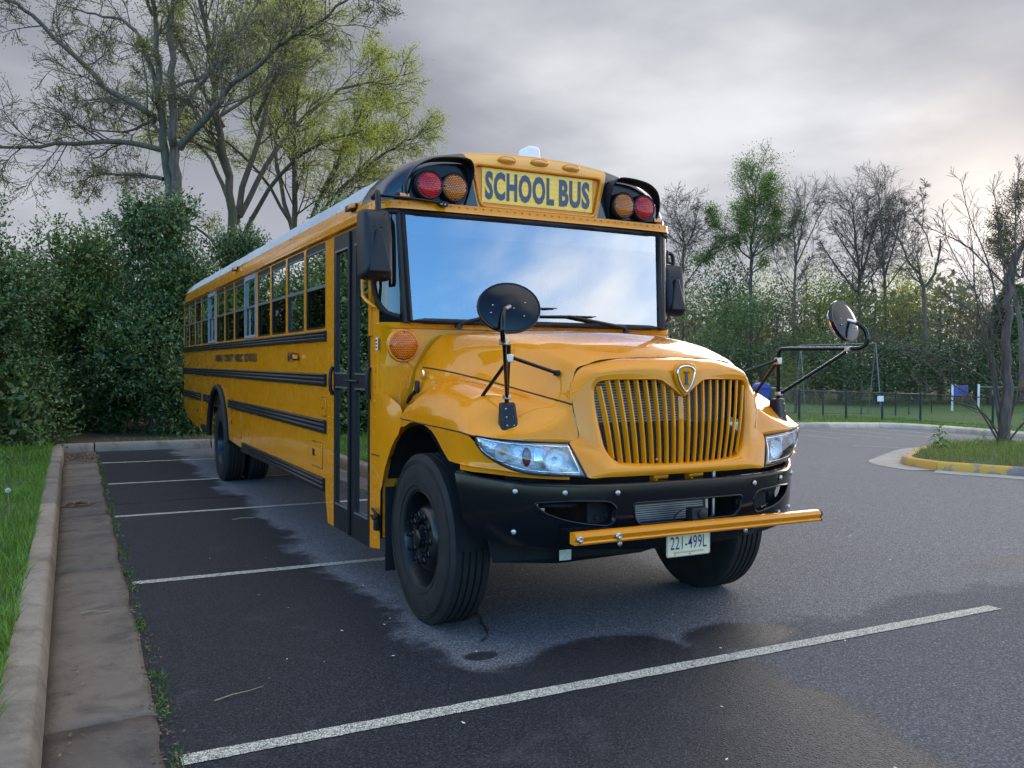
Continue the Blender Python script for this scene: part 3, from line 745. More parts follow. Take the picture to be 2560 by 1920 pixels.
# weeds and crumbs in the joint between gutter and asphalt
n = 3200
y = -2.0+15*RNG.uniform(0, 1, n)**1.3; clump = np.sin(y*5.3)+np.sin(y*12.7+1)+RNG.uniform(-0.8, 0.8, n) > 0.1
y = y[clump]; x = gx(y)+0.035+RNG.normal(0, 0.022, len(y))
grass_field('joint_weeds', np.stack([x, y, np.full(len(y), 0.004)], 1), 0.008, 0.026, 0.009, M['weed'], 'low weeds growing along the gutter edge joint', 0.9)
def litter(name, pts, size, mat, label, cat):
    n = len(pts); a = RNG.uniform(0, 2*np.pi, n); s = RNG.uniform(0.5, 1.2, n)*size
    u = np.stack([np.cos(a), np.sin(a), RNG.uniform(-0.35, 0.35, n)], 1)*s[:, None]; w = np.stack([-np.sin(a), np.cos(a), RNG.uniform(-0.35, 0.35, n)], 1)*(s*0.5)[:, None]
    v = np.stack([pts-u, pts+w, pts+u, pts-w], 1).reshape(-1, 3); v[:, 2] = np.maximum(v[:, 2], 0.013)
    o = add_obj(name, np_mesh(name, v, np.arange(4*n).reshape(-1, 4)), mat); tag(o, label, cat, kind='stuff'); return o
def heap(cx, cy, rx, ry, h, n):
    r = RNG.uniform(0, 1, n)**0.7; a = RNG.uniform(0, 2*np.pi, n)
    return np.stack([cx+rx*r*np.cos(a), cy+ry*r*np.sin(a), 0.012+h*(1-r)*RNG.uniform(0, 1, n)], 1)
litter('leaf_heap', heap(-2.98, 6.75, 0.17, 0.20, 0.035, 420), 0.018, M['litter'], 'heap of small dry brown leaves in the gutter beside the kerb', 'leaf litter')
litter('leaf_heap', heap(-2.85, 12.2, 0.28, 0.75, 0.05, 800), 0.022, M['litter'], 'drift of leaf litter in the corner where the two kerbs meet', 'leaf litter')
n = 900; y = -1.8+14*RNG.uniform(0, 1, n)**1.5; x = gx(y)+0.02+RNG.normal(0, 0.03, n)
litter('joint_crumbs', np.stack([x, y, np.full(n, 0.016)], 1), 0.011, M['litter'], 'brown crumbs and dead leaves along the gutter edge', 'leaf litter')
n = 130; y = -1.5+13*RNG.uniform(0, 1, n)**1.4; x = kx(y)+0.03+np.abs(RNG.normal(0, 0.10, n))
litter('gutter_litter', np.stack([x, y, np.full(n, 0.015)], 1), 0.014, M['litter'], 'scattered leaf scraps lying along the gutter slabs', 'leaf litter')
n = 90; litter('lot_litter', np.stack([RNG.uniform(-2.5, 5, n), RNG.uniform(-2.5, 3.5, n), np.full(n, 0.013)], 1), 0.012, M['label'], 'tiny pale leaf scraps scattered on the asphalt', 'leaf litter')
def twig(pts, r, label):
    tag(MB().tube(pts, [r, r*0.9, r*0.7, r*0.4][:len(pts)], 6).build('twig', M['stalk'], smooth=60), label, 'twig')
twig([(-2.52, 0.06, 0.012), (-2.43, 0.10, 0.014), (-2.35, 0.12, 0.012), (-2.27, 0.16, 0.010)], 0.003, 'thin pale stick lying on the dark asphalt bay')
twig([(-3.05, 1.92, 0.016), (-2.98, 1.94, 0.020), (-2.93, 1.91, 0.016), (-2.88, 1.93, 0.014)], 0.005, 'small dark twig lying on the near gutter slab')
twig([(-1.6, 5.0, 0.012), (-1.5, 5.04, 0.016), (-1.42, 5.02, 0.012), (-1.33, 5.06, 0.012)], 0.006, 'short dark stick on the asphalt between the second and third line')

def weed(loc, h, nleaf, size, label, mat='weed', group=None):
    t = empty('weed_plant', loc); tag(t, label, 'plant', group)
    MB().tube([(0, 0, 0), (0.01, 0.005, h*0.5), (0.0, 0.01, h)], [0.006, 0.005, 0.002], 6).build('stem', M['stem'], t, smooth=60)
    mb = MB()
    for i in range(nleaf):
        f = i/max(1, nleaf-1); a = i*2.4; L = size*(1.1-0.5*f); z = h*(0.15+0.85*f)
        d = Vector((math.cos(a), math.sin(a), 0)); s = Vector((-math.sin(a), math.cos(a), 0))*L*0.17
        p = Vector((0, 0, z)); q = p+d*L*0.5+Vector((0, 0, L*0.30)); e = p+d*L+Vector((0, 0, L*0.10-0.2*L*(1-f)))
        mb.add([p, q-s, q+s, e, q+Vector((0, 0, -0.01))], [(0, 1, 4), (0, 4, 2), (1, 3, 4), (4, 3, 2)])
    mb.build('leaves', M[mat], t, recalc=False)
    return t
weed((kx(11.9)-0.35, 11.9, 0.15), 0.42, 14, 0.22, 'tall leafy weed standing at the end of the kerb')
weed((kx(9.6)-0.75, 9.6, 0.15), 0.22, 12, 0.20, 'low spreading weed in the verge short of the tall one')
weed((13.07, 7.94, -0.17), 0.62, 26, 0.26, 'leafy green weed at the tip of the island')
weed((15.0, 8.3, -0.2), 0.40, 14, 0.18, 'small dark weed between the island tip and the bare tree')
weed((15.7, 8.2, -0.22), 0.34, 12, 0.16, 'tiny weed beside the foot of the island tree')
dn = empty('dandelion', (kx(4.9)-0.40, 4.9, 0.14)); tag(dn, 'dandelion seed head on a pale stalk in the verge grass', 'dandelion')
MB().tube([(0, 0, 0), (0.01, 0, 0.15), (0.0, 0, 0.30)], 0.004, 6).build('stalk', M['stalk'], dn, smooth=60)
MB().tube([(-0.06, 0.02, 0), (-0.075, 0.02, 0.15), (-0.07, 0.02, 0.27)], 0.004, 6).build('stalk', M['stalk'], dn, smooth=60)
MB().tube([(-0.09, 0.0, 0), (-0.10, 0.0, 0.15), (-0.095, 0.0, 0.28)], 0.004, 6).build('stalk', M['stalk'], dn, smooth=60)
mb = MB()
for i in range(70):
    z = 1-2*(i+0.5)/70; a = i*2.39996; r = math.sqrt(1-z*z); d = Vector((r*math.cos(a), r*math.sin(a), z)); mb.tube([Vector((0, 0, 0.30))+d*0.006, Vector((0, 0, 0.30))+d*0.024], [0.0006, 0.0035], 4)
mb.build('seed_head', M['puff'], dn)

# ================================================================ SCHOOL BUS
BUS = empty('school_bus', (0, 0, 0))
tag(BUS, 'yellow school bus with black bumper parked across the painted bays', 'school bus')
W = 1.225
def cap_mat():
    mt, n, l, b = new_mat('cap_paint')
    tcn = N(n, 'ShaderNodeTexCoord'); sp = N(n, 'ShaderNodeSeparateXYZ'); l.new(tcn.outputs['Object'], sp.inputs[0])
    lim = _math(n, l, 'MULTIPLY_ADD', sp.outputs['Z'], 0.25, 0.496-0.25*2.708)
    f = _math(n, l, 'LESS_THAN', _math(n, l, 'ABSOLUTE', sp.outputs['X']), lim)
    l.new(_mix(n, l, f, (0.009, 0.010, 0.014), (0.70, 0.285, 0.013)), b.inputs['Base Color'])
    b.inputs['Roughness'].default_value = 0.22; b.inputs['Coat Weight'].default_value = 0.6; b.inputs['Coat Roughness'].default_value = 0.05
    return mt
M['cap'] = cap_mat()
def sheet_mat():
    mt, n, l, b = new_mat('reflective_sheet')
    tcn = N(n, 'ShaderNodeTexCoord'); wv = N(n, 'ShaderNodeTexWave'); wv.bands_direction = 'Z'; wv.inputs['Scale'].default_value = 9; wv.inputs['Distortion'].default_value = 0.6
    l.new(tcn.outputs['Object'], wv.inputs['Vector'])
    l.new(_mix(n, l, _ramp(n, l, wv.outputs['Fac'], [(0.3, 0.0), (0.7, 0.5)]), (0.88, 0.54, 0.03), (0.80, 0.42, 0.015)), b.inputs['Base Color'])
    b.inputs['Roughness'].default_value = 0.3; b.inputs['Coat Weight'].default_value = 0.4
    return mt
M['sheet'] = sheet_mat()

# ---- body sides with window openings
bnd = [3.556+0.711*(i-1) for i in range(14)]
WZ0, WZ1 = 1.893, 2.60
wins = [(bnd[i]+0.034, min(bnd[i+1]-0.034, 12.03)) for i in range(13)]
arc = [(8.30+0.765*math.cos(t), 0.50+0.765*math.sin(t)) for t in np.linspace(math.radians(8), math.radians(172), 22)]
lower = [(2.88, 0.57), (6.5, 0.585), (7.48, 0.62)]+[p for p in arc[::-1]]+[(9.12, 0.61), (10.55, 0.60), (11.2, 0.66), (11.75, 0.72), (12.0, 0.82), (12.08, 0.98)]
poly_r = [(2.615, 0.31), (2.80, 0.31)]+lower+[(12.08, 2.625), (2.615, 2.625)]
poly_l = [(1.60, 0.36), (2.4, 0.45)]+lower+[(12.08, 2.625), (1.60, 2.625)]
holes = [rrect(a, b_, WZ0, WZ1, 0.03, 3) for a, b_ in wins]
for sx, poly in ((-1, poly_r), (1, poly_l)):
    p2, tr = panel2d(poly, holes, 0.4, 0.2)
    mb = MB(); mb.add([(sx*W, y, z) for y, z in p2], tr if sx > 0 else [t[::-1] for t in tr])
    mb.build('side_wall', M['yellow'], BUS, recalc=False, solid=0.03, soff=-1)
    # windows
    for i, (a, b_) in enumerate(wins):
        grey = (i in (4, 8)) and sx < 0
        fm = M['grey_frame'] if grey else M['satin']; out = 0.012 if grey else -0.006; t = 0.030 if grey else 0.020
        X = sx*(W+out); Xi = sx*(W-(0.012 if grey else 0.035))
        mbf = MB()
        def bx(y0, y1, z0, z1): mbf.box(min(X, Xi), max(X, Xi), y0, y1, z0, z1)
        bx(a-0.002, a+t, WZ0-0.002, WZ1+0.002); bx(b_-t, b_+0.002, WZ0-0.002, WZ1+0.002); bx(a+t, b_-t, WZ0-0.002, WZ0+t); bx(a+t, b_-t, WZ1-0.05, WZ1+0.002)
        w = mbf.build('window', fm, BUS)
        mr = MB(); xr0, xr1 = sx*(W-0.004), sx*(W-0.03); mr.box(min(xr0, xr1), max(xr0, xr1), a+t, b_-t, 2.232, 2.258); mr.build('sash_rail', M['alu'], w)
        for z0, z1, dx in ((WZ0+t, 2.232, 0.022), (2.258, WZ1-0.05, 0.012)):
            g = MB(); x0 = sx*(W-dx); g.add([(x0, a+t, z0), (x0, b_-t, z0), (x0, b_-t, z1), (x0, a+t, z1)], [(0, 1, 2, 3)]); g.build('pane', M['side_glass'], w)
        mh = MB(); xh0, xh1 = sx*(W-0.003), sx*(W-0.02); mh.box(min(xh0, xh1), max(xh0, xh1), a+t, b_-t, WZ1-0.062, WZ1-0.05); mh.build('drip_strip', M['alu'], w)
    # ribbed rub rails
    def rail(y0, y1, z0, z1, nm='rub_rail'):
        h = z1-z0; d = 0.032
        pr = [(0, z0), (d*0.7, z0+0.004), (d, z0+h*0.12), (d, z0+h*0.34), (d*0.72, z0+h*0.39), (d*0.72, z0+h*0.45), (d, z0+h*0.5), (d, z0+h*0.66), (d*0.72, z0+h*0.71), (d*0.72, z0+h*0.77), (d, z0+h*0.82), (d, z0+h*0.94), (d*0.7, z1), (0, z1)]
        MB().prism([(sx*(W-0.002+a_), y0, z_) for a_, z_ in pr], (0, y1-y0, 0)).build(nm, M['rail'], BUS, bevel=0.004, seg=1)
    y_f = 2.835 if sx < 0 else 1.9
    rail(y_f, 12.07, 1.785, 1.872); rail(y_f, 12.07, 1.416, 1.522); rail(y_f, 7.44, 1.030, 1.142); rail(9.16, 9.62, 1.030, 1.142); rail(9.97, 12.06, 1.030, 1.142)
    rail(2.875, 6.48, 0.553, 0.664, 'skirt_rail'); rail(9.25, 9.85, 0.60, 0.68, 'skirt_rail')
    # rubber flare round the rear wheel opening
    MB().tube([(sx*(W+0.018), 8.30+0.775*math.cos(t), 0.50+0.775*math.sin(t)) for t in np.linspace(math.radians(5), math.radians(175), 30)], 0.040, 8).build('wheel_flare', M['rubber'], BUS, smooth=60)
# rear wall
RP0 = [(1.225, 2.62), (1.225, 2.70), (1.195, 2.78), (1.14, 2.84), (1.06, 2.90), (0.95, 2.96), (0.8, 3.01), (0.55, 3.05), (0.0, 3.08)]
p2, tr = panel2d([(-x*0.985, z-0.02) for x, z in RP0]+[(x*0.985, z-0.02) for x, z in RP0[::-1][1:]]+[(1.2, 0.9), (-1.2, 0.9)], [], 0.5, 0.3)
MB().add([(x, 12.07, z) for x, z in p2], tr).build('rear_wall', M['yellow'], BUS, solid=0.03)

# hatches on the door side
def hatch(y0, y1, z0, z1, knob=None):
    h = MB().box(-W-0.007, -W+0.004, y0, y1, z0, z1).build('hatch', M['yellow'], BUS, bevel=0.003, seg=1)
    g = MB()
    for a in ((y0-0.006, y0-0.001, z0-0.006, z1+0.006), (y1+0.001, y1+0.006, z0-0.006, z1+0.006)): g.box(-W-0.002, -W+0.002, *a)
    for a in ((y0, y1, z0-0.006, z0-0.001), (y0, y1, z1+0.001, z1+0.006)): g.box(-W-0.002, -W+0.002, *a)
    g.build('hatch_gap', M['dark'], h)
    if knob: MB().box(-W-0.013, -W-0.005, knob[0]-knob[2], knob[0]+knob[2], knob[1]-knob[2], knob[1]+knob[2]).build('latch', M['satin'], h, bevel=0.004)
hatch(6.62, 7.42, 0.70, 1.01, (7.25, 0.86, 0.025)); hatch(2.955, 3.30, 0.735, 0.94, (3.22, 0.85, 0.03)); hatch(2.85, 2.965, 1.175, 1.325, (2.93, 1.24, 0.008)); hatch(9.95, 11.55, 0.74, 1.00, (10.35, 0.86, 0.025))

# ---- roof
RP = [(1.225, 2.62), (1.233, 2.66), (1.231, 2.72), (1.207, 2.79), (1.165, 2.858), (1.085, 2.945), (0.98, 3.015), (0.83, 3.075), (0.57, 3.125), (0.3, 3.152), (0.0, 3.16)]
def roof_part(lo, hi, nm, mat, both):
    ys_ = [1.80]+list(np.arange(2.2, 11.9, 0.5))+[11.85, 11.98, 12.06, 12.09]; 
    sh = {12.09: 0.12, 12.06: 0.05, 11.98: 0.015}
    half = RP[lo:hi+1]
    def row(y, sgn):
        s = sh.get(y, 0.0); return [(sgn*(x-s*x/1.2*1.0), y, z-s*max(0, (z-2.7))*2.2) for x, z in half]
    if both:
        mb = MB(); mb.grid([row(y, -1)+row(y, 1)[::-1][1:] for y in ys_]); mb.build(nm, mat, BUS, smooth=50)
    else:
        for sgn in (-1, 1):
            mb = MB(); mb.grid([row(y, sgn) for y in ys_]); mb.build(nm, mat, BUS, smooth=50)
roof_part(0, 3, 'roof_edge', M['yellow'], False)
roof_part(3, 10, 'roof', M['roof_white'], True)
for y in np.arange(2.62, 12, 1.422):
    mb = MB(); pr = [(x*1.001, z+0.001) for x, z in RP[3:]]
    P = [[(sg*x, y+dy, z+dz) for sg, lst in ((-1, pr), (1, pr[::-1][1:])) for x, z in lst] for dy, dz in ((-0.03, -0.006), (-0.025, 0.003), (0.025, 0.003), (0.03, -0.006))]
    mb.grid(P); mb.build('roof_rib', M['roof_white'], BUS, smooth=60)
for sx in (-1, 1):
    MB().prism([(sx*1.228, 1.70, 2.612), (sx*1.258, 1.70, 2.622), (sx*1.258, 1.70, 2.642), (sx*1.228, 1.70, 2.640)], (0, 10.36, 0)).build('drip_rail', M['yellow'], BUS, bevel=0.003, seg=1)
    for y in (2.10, 6.92):
        mk = MB().obox((sx*1.245, y, 2.755), (0.028, 0, 0.006), (0, 0.075, 0), (0, 0, 0.022)).build('side_marker', M['satin'], BUS, bevel=0.006)
        MB().obox((sx*1.258, y-0.045, 2.755), (0.020, 0, 0.004), (0, 0.035, 0), (0, 0, 0.016)).build('marker_lens', M['amber_small'], mk, bevel=0.005)
ant = MB().prism([(0.125, 1.95, 3.15), (0.14, 1.95, 3.32), (0.155, 1.95, 3.348), (0.245, 1.95, 3.348), (0.262, 1.95, 3.32), (0.278, 1.95, 3.15)], (0, 0.16, 0)).build('antenna_pod', M['white'], BUS, bevel=0.02, seg=3)
sm = MB().obox((-1.25, 3.80, 1.665), (0.03, 0.006, 0), (0, 0.012, 0), (0, 0, 0.032)).build('stop_arm_marker', M['satin'], BUS, bevel=0.006)
MB().obox((-1.262, 3.765, 1.665), (0.022, 0, 0), (0, 0.02, 0), (0, 0, 0.02)).build('marker_lens', M['amber_small'], sm, bevel=0.005)

# ---- lettering on the side
text_fit('side_lettering', 'FAIRFAX  COUNTY  PUBLIC  SCHOOLS', (-W-0.004, 8.56, 1.620), (0, -1, 0), (0, 0, 1), 2.87, 0.098, M['ink'], BUS, bold=0.042, spacing=1.10)
text_fit('bus_number', '644', (-W-0.004, 4.21, 1.620), (0, -1, 0), (0, 0, 1), 0.25, 0.098, M['ink'], BUS, bold=0.036)

# ---- front cap above the windshield
def rp_inset(d):
    pts = [(-x, z) for x, z in RP[1:]]+[(x, z) for x, z in RP[1:-1][::-1]]; out = []
    for i, (x, z) in enumerate(pts):
        a = pts[max(i-1, 0)]; b_ = pts[min(i+1, len(pts)-1)]; t = Vector((b_[0]-a[0], b_[1]-a[1])).normalized(); nx, nz = t.y, -t.x
        out.append((x+nx*d, max(z+nz*d, 2.655)))
    return out
rings = [(1.86, -0.006), (1.70, -0.008), (1.60, -0.006), (1.545, 0.010), (1.51, 0.035), (1.495, 0.065), (1.488, 0.095)]
mb = MB(); mb.grid([[(x, y+0.05*(abs(x)/1.2)**4, z) for x, z in rp_inset(d)] for y, d in rings])
mb.build('front_cap', M['cap'], BUS, smooth=50)
face = rp_inset(0.093); face = face+[(face[-1][0], 2.655), (face[0][0], 2.655)]
sign_hole = rpoly([(-0.545, 3.035), (-0.482, 2.735), (0.482, 2.735), (0.545, 3.035)], 0.05)
p2, tr = panel2d(face, [sign_hole], 0.06, 0.05)
def capy(x): return 1.488+0.05*(abs(x)/1.2)**4
MB().add([(x, capy(x), z) for x, z in p2], tr).build('cap_face', M['cap'], BUS, smooth=40)
sgn = MB(); sgn.add([(x*1.02, 1.506, 2.885+(z-2.885)*1.03) for x, z in sign_hole], [tuple(range(len(sign_hole)))]); sgn = sgn.build('sign_panel', M['yellow'], BUS)
MB().tube([(x, 1.488, z) for x, z in sign_hole], 0.014, 8, closed=True).build('sign_rim', M['yellow'], sgn, smooth=60)
MB().box(-0.466, 0.466, 1.5005, 1.503, 2.770, 3.020).build('reflective_sheet', M['sheet'], sgn)
text_fit('sign_lettering', 'SCHOOL', (-0.440, 1.498, 2.792), (1, 0, 0), (0, 0, 1), 0.570, 0.206, M['sign_ink'], sgn, bold=0.042, spacing=1.09)
text_fit('sign_lettering', 'BUS', (0.172, 1.498, 2.792), (1, 0, 0), (0, 0, 1), 0.270, 0.206, M['sign_ink'], sgn, bold=0.042, spacing=1.09)
for x in (-0.27, 0.0, 0.27):
    mk = MB().lathe([(0.001, 0.0)]+[(1.0, 0.0)], (0, 0, 0), (0, -1, 0.5), 8)
    mk = MB(); mk.dome((0, 0, 0), (0, -1, 0), 1.0, 1.0, 20, 5)
    mk.v = [(x+vx_*0.070, 1.492+vy*0.026, 3.098-0.02*x*x*8+vz_*0.024) for vx_, vy, vz_ in mk.v]
    mo = mk.build('clearance_lamp', M['amber_roof'], BUS, smooth=60)
    MB().tube([(x+0.068*math.cos(t), 1.488, 3.098-0.02*x*x*8+0.024*math.sin(t)) for t in np.linspace(0, 2*math.pi, 24, endpoint=False)], 0.007, 6, closed=True).build('lamp_rim', M['yellow'], mo, smooth=60)

# warning lamps under their visors
for sx in (-1, 1):
    base = empty('warning_lamps', (0, 0, 0), parent=BUS)
    tag(base, 'pair of red and amber warning lamps under a black visor')
    pk = rpoly([(sx*1.035, 2.742), (sx*0.985, 2.935), (sx*0.80, 3.005), (sx*0.615, 3.015), (sx*0.590, 2.93), (sx*0.605, 2.735)], 0.05)
    MB().prism([(x, 1.476, z) for x, z in pk], (0, 0.018, 0)).build('lamp_plate', M['black'], base)
    for cx, mat in ((0.898, 'red_lens'), (0.708, 'amber_lens')):
        c = (sx*cx, 1.470, 2.838)
        bz = MB().lathe([(0.100, 0.0), (0.101, 0.045), (0.096, 0.052), (0.088, 0.050)], c, (0, -1, 0), 36).build('lamp_bezel', M['plastic'], base, smooth=40)
        dm = MB(); dm.dome((c[0], c[1]-0.046, c[2]), (0, -1, 0), 0.089, 0.016, 40, 5); dm.build('lamp_lens', M[mat], bz, smooth=60)
        for a in range(4): MB().dome((c[0]+0.080*math.sin(a*math.pi/2), c[1]-0.049, c[2]+0.080*math.cos(a*math.pi/2)), (0, -1, 0), 0.009, 0.006, 8, 2).build('screw', M['plastic'], bz, smooth=60)
    vis = [((sx*1.035, 2.735), 0.02), ((sx*1.055, 2.80), 0.045), ((sx*1.045, 2.88), 0.09), ((sx*0.99, 2.955), 0.15), ((sx*0.90, 3.000), 0.185), ((sx*0.80, 3.018), 0.20), ((sx*0.70, 3.026), 0.20), ((sx*0.625, 3.022), 0.185), ((sx*0.588, 2.985), 0.16), ((sx*0.578, 2.93), 0.125), ((sx*0.583, 2.86), 0.075), ((sx*0.592, 2.79), 0.035), ((sx*0.605, 2.735), 0.018)]
    vis = [(p_, d_*0.72) for p_, d_ in vis]
    pts = catmull([(p[0], p[1], d) for p, d in vis], 3)
    P = [[(p[0]+0.0*u, 1.486-max(p[2], 0.012)*u, p[1]+0.012*u*(p[1]-2.80)) for p in pts] for u in (0, 0.33, 0.66, 1.0)]
    MB().grid(P).build('visor', M['plastic'], base, smooth=60, solid=0.007, soff=0)
    mk = MB().box(sx*1.055-0.062, sx*1.055+0.062, 1.478, 1.50, 2.738, 2.776).build('corner_marker', M['satin'], BUS, bevel=0.005)
    MB().box(sx*1.06-0.035, sx*1.06+0.035, 1.466, 1.479, 2.742, 2.772).build('marker_lens', M['amber_small'], mk, bevel=0.004)
# riveted header strip and the bar above it
plan = [(-1.243, 1.95), (-1.243, 1.66), (-1.225, 1.57), (-1.175, 1.495), (-1.10, 1.462), (-0.9, 1.448), (-0.5, 1.438), (0.0, 1.434)]
plan = plan+[(-x, y) for x, y in plan[::-1][1:]]
pl = catmull(plan, 4)
P = []
for q in pl: P.append([(q[0], q[1], z) for z in (2.664, 2.690, 2.722)]+[(q[0]*0.985, q[1]+0.03, 2.728)])
for r in P: r[0] = (r[0][0], r[0][1]-0.012 if abs(r[0][0]) < 1.2 else r[0][1], r[0][2])
hs = MB().grid(P).build('header_strip', M['yellow'], BUS, smooth=50)
P = [[(q[0]*0.99, q[1]+0.012, 2.664), (q[0]*0.99, q[1]+0.016, 2.630)] for q in pl]
MB().grid(P).build('header_seal', M['rubber'], BUS, smooth=50)
rv = MB(); acc = 0.0
for a, b_ in zip(pl[:-1], pl[1:]):
    L = math.hypot(b_[0]-a[0], b_[1]-a[1]); d = ((b_[1]-a[1])/L, -(b_[0]-a[0])/L)
    while acc < L:
        t = acc/L; x, y = a[0]+(b_[0]-a[0])*t, a[1]+(b_[1]-a[1])*t; rv.dome((x+d[0]*0.001, y+d[1]*0.001, 2.707), (d[0], d[1], 0), 0.0085, 0.006, 8, 2); acc += 0.062
    acc -= L
tag(rv.build('rivets', M['yellow'], hs, smooth=60), kind='stuff')

# ---- windshield, quarter glass, frames
def wsy(x, z): return 1.407+(z-1.9)*0.10-0.035*(1-(x/1.06)**2)
g = []
for i in range(7):
    z = 1.905+0.735*i/6; hw = 1.045+0.028*i/6
    g.append([(hw*u, wsy(hw*u, z), z) for u in np.linspace(-1, 1, 25)])
wsh = MB().grid(g).build('windshield', M['windshield'], BUS, smooth=60)
band = []
for i in range(3):
    z = 2.50+0.14*i/2; hw = 1.067+0.006*i/2
    band.append([(hw*u, wsy(hw*u, z)+0.006, z) for u in np.linspace(-1, 1, 25)])
MB().grid(band).build('tint_band', glass('tint_band_film', (0.25, 0.25, 0.45), 0.05), wsh, smooth=60)
loop = [(1.045*u, 1.900) for u in np.linspace(-1, 1, 21)]+[(1.076, 2.643)]+[(1.076*u, 2.645) for u in np.linspace(1, -1, 21)][1:-1]+[(-1.076, 2.643)]
MB().tube([(x, wsy(x, z)-0.004, z) for x, z in loop], 0.021, 6, closed=True).build('windshield_seal', M['rubber'], BUS, smooth=60)
for sx in (-1, 1):
    MB().obox((sx*1.082, 1.463, 2.27), (0.026, sx*0.008*0, 0), (0, 0.03, 0.003), (sx*0.016, 0.036, 0.385)).build('pillar', M['satin'], BUS, bevel=0.008)
    qp = [(1.100, 1.445), (1.14, 1.458), (1.18, 1.49), (1.206, 1.54), (1.219, 1.60), (1.222, 1.635)]
    bz = [1.930, 1.935, 1.952, 1.995, 2.075, 2.16]; tz = [2.645, 2.645, 2.645, 2.645, 2.64, 2.63]
    lean = lambda z: (z-1.9)*0.04
    P = [[(sx*x, y+lean(b_+(t_-b_)*u), b_+(t_-b_)*u) for (x, y), b_, t_ in zip(qp, bz, tz)] for u in np.linspace(0, 1, 6)]
    q = MB().grid(P).build('quarter_glass', glass('dark_quarter_glass', (0.10, 0.17, 0.17), 0.05) if sx < 0 else M['side_glass'], BUS, smooth=60)
    bor = [P[0][j] for j in range(6)]+[P[i][5] for i in range(1, 6)]+[P[5][j] for j in range(4, -1, -1)]
    MB().tube([(x+sx*0.003, y-0.003, z) for x, y, z in bor], 0.020, 6).build('glass_seal', M['rubber'], q, smooth=60)
# yellow wrap below and beside the glass
wrap = [(1.226, 1.70), (1.226, 1.62), (1.217, 1.555), (1.190, 1.50), (1.145, 1.463), (1.09, 1.448), (0.95, 1.443), (0.7, 1.436), (0.35, 1.430), (0.0, 1.428)]
full = [(-x, y) for x, y in wrap]+wrap[::-1][1:]
P = [[(x, y-o, z) for x, y in full] for z, o in ((0.98, 0.0), (1.3, 0.0), (1.60, 0.0), (1.845, 0.0), (1.852, 0.010), (1.888, 0.012), (1.892, -0.02))]
MB().grid(P).build('cowl', M['yellow'], BUS, smooth=40)
rv = MB()
for x in np.arange(-1.12, 1.13, 0.095): 
    y = np.interp(abs(x), [0, 0.35, 0.7, 0.95, 1.09, 1.145], [1.428, 1.430, 1.436, 1.443, 1.448, 1.463]); rv.dome((x, y-0.011, 1.872), (0, -1, 0), 0.009, 0.006, 8, 2)
for y, zs in ((1.60, np.arange(0.40, 1.85, 0.105)), (2.655, np.arange(0.36, 2.6, 0.0905)), (2.765, np.arange(0.36, 2.6, 0.0905))):
    for z in zs: rv.dome((-W-0.001, y, z), (-1, 0, 0), 0.0075, 0.005, 6, 2)
for b_ in bnd[1:13]:
    for z in np.arange(1.93, 2.6, 0.095): rv.dome((-W-0.001, b_, z), (-1, 0, 0), 0.005, 0.003, 6, 2)
for y in np.arange(2.9, 12, 0.055): rv.dome((-W-0.001, y, 1.882), (-1, 0, 0), 0.004, 0.003, 6, 2)
tag(rv.build('rivets', M['yellow'], BUS, smooth=60), kind='stuff')
for sx in (-1, 1):
    # filler post between quarter glass and door, up to the header
    MB().grid([[(sx*1.2265, 1.70, z), (sx*1.2265, 1.645+(max(0, 2.16-z))*0.0, z)] for z in (1.8, 2.1, 2.4, 2.64)]).build('corner_post', M['yellow'], BUS, solid=0.03, soff=0)
    MB().grid([[(sx*x, y, z) for x, y in [(1.226, 1.66), (1.222, 1.60), (1.214, 1.55)]] for z in (1.88, 2.0, 2.12)][0:2]).build('corner_fill', M['yellow'], BUS, smooth=40)
    side = [(1.70, 0.315), (1.485, 0.345), (1.478, 0.74), (1.452, 0.78), (1.398, 0.911), (1.312, 1.036), (1.208, 1.144), (1.172, 1.255), (1.25, 1.33), (1.42, 1.40), (1.70, 1.40)]
    p2, tr = panel2d(side, [], 0.08, 0.05)
    MB().add([(sx*(1.2275-0.022*max(0, min(1, (1.5-y)/0.3))-0.055*max(0, min(1, (1.58-y)/0.36))**1.3*max(0, min(1, (z-1.10)/0.28))), y, z) for y, z in p2], tr).build('cowl_side', M['yellow'], BUS, smooth=50)
    MB().box(min(sx*1.2315, sx*1.226), max(sx*1.2315, sx*1.226), 1.50, 1.66, 0.975, 0.982).build('panel_gap', M['dark'], BUS)
    fl = MB().box(min(sx*1.20, sx*0.86), max(sx*1.20, sx*0.86), 1.44, 1.455, 0.20, 0.77).build('mud_flap', M['rubber'], BUS)
MB().box(-1.20, 1.20, 1.49, 1.51, 0.42, 1.42).build('firewall', M['yellow_dirty'], BUS)
st = MB().box(-W-0.005, -W-0.001, 1.535, 1.572, 1.700, 1.785).build('sticker', M['white'], BUS)
for z in (1.765, 1.742, 1.718): MB().box(-W-0.0065, -W-0.0045, 1.541, 1.566, z-0.006, z+0.006).build('print', M['ink'], st)
tl = MB(); tl.lathe([(0.115, 0.0), (0.115, 0.018), (0.108, 0.030), (0.100, 0.030)], (-1.085, 1.446, 1.732), (0, -1, 0), 36); tl = tl.build('turn_lamp', M['yellow'], BUS, smooth=40)
dm = MB(); dm.dome((-1.085, 1.420, 1.732), (0, -1, 0), 0.103, 0.035, 40, 6); dm.build('turn_lens', M['orange_lens'], tl, smooth=60)
for a in range(4): MB().dome((-1.085+0.090*math.sin(a*math.pi/2), 1.405, 1.732+0.090*math.cos(a*math.pi/2)), (0, -1, 0), 0.010, 0.008, 8, 2).build('screw', M['dark_red'], tl, smooth=60)
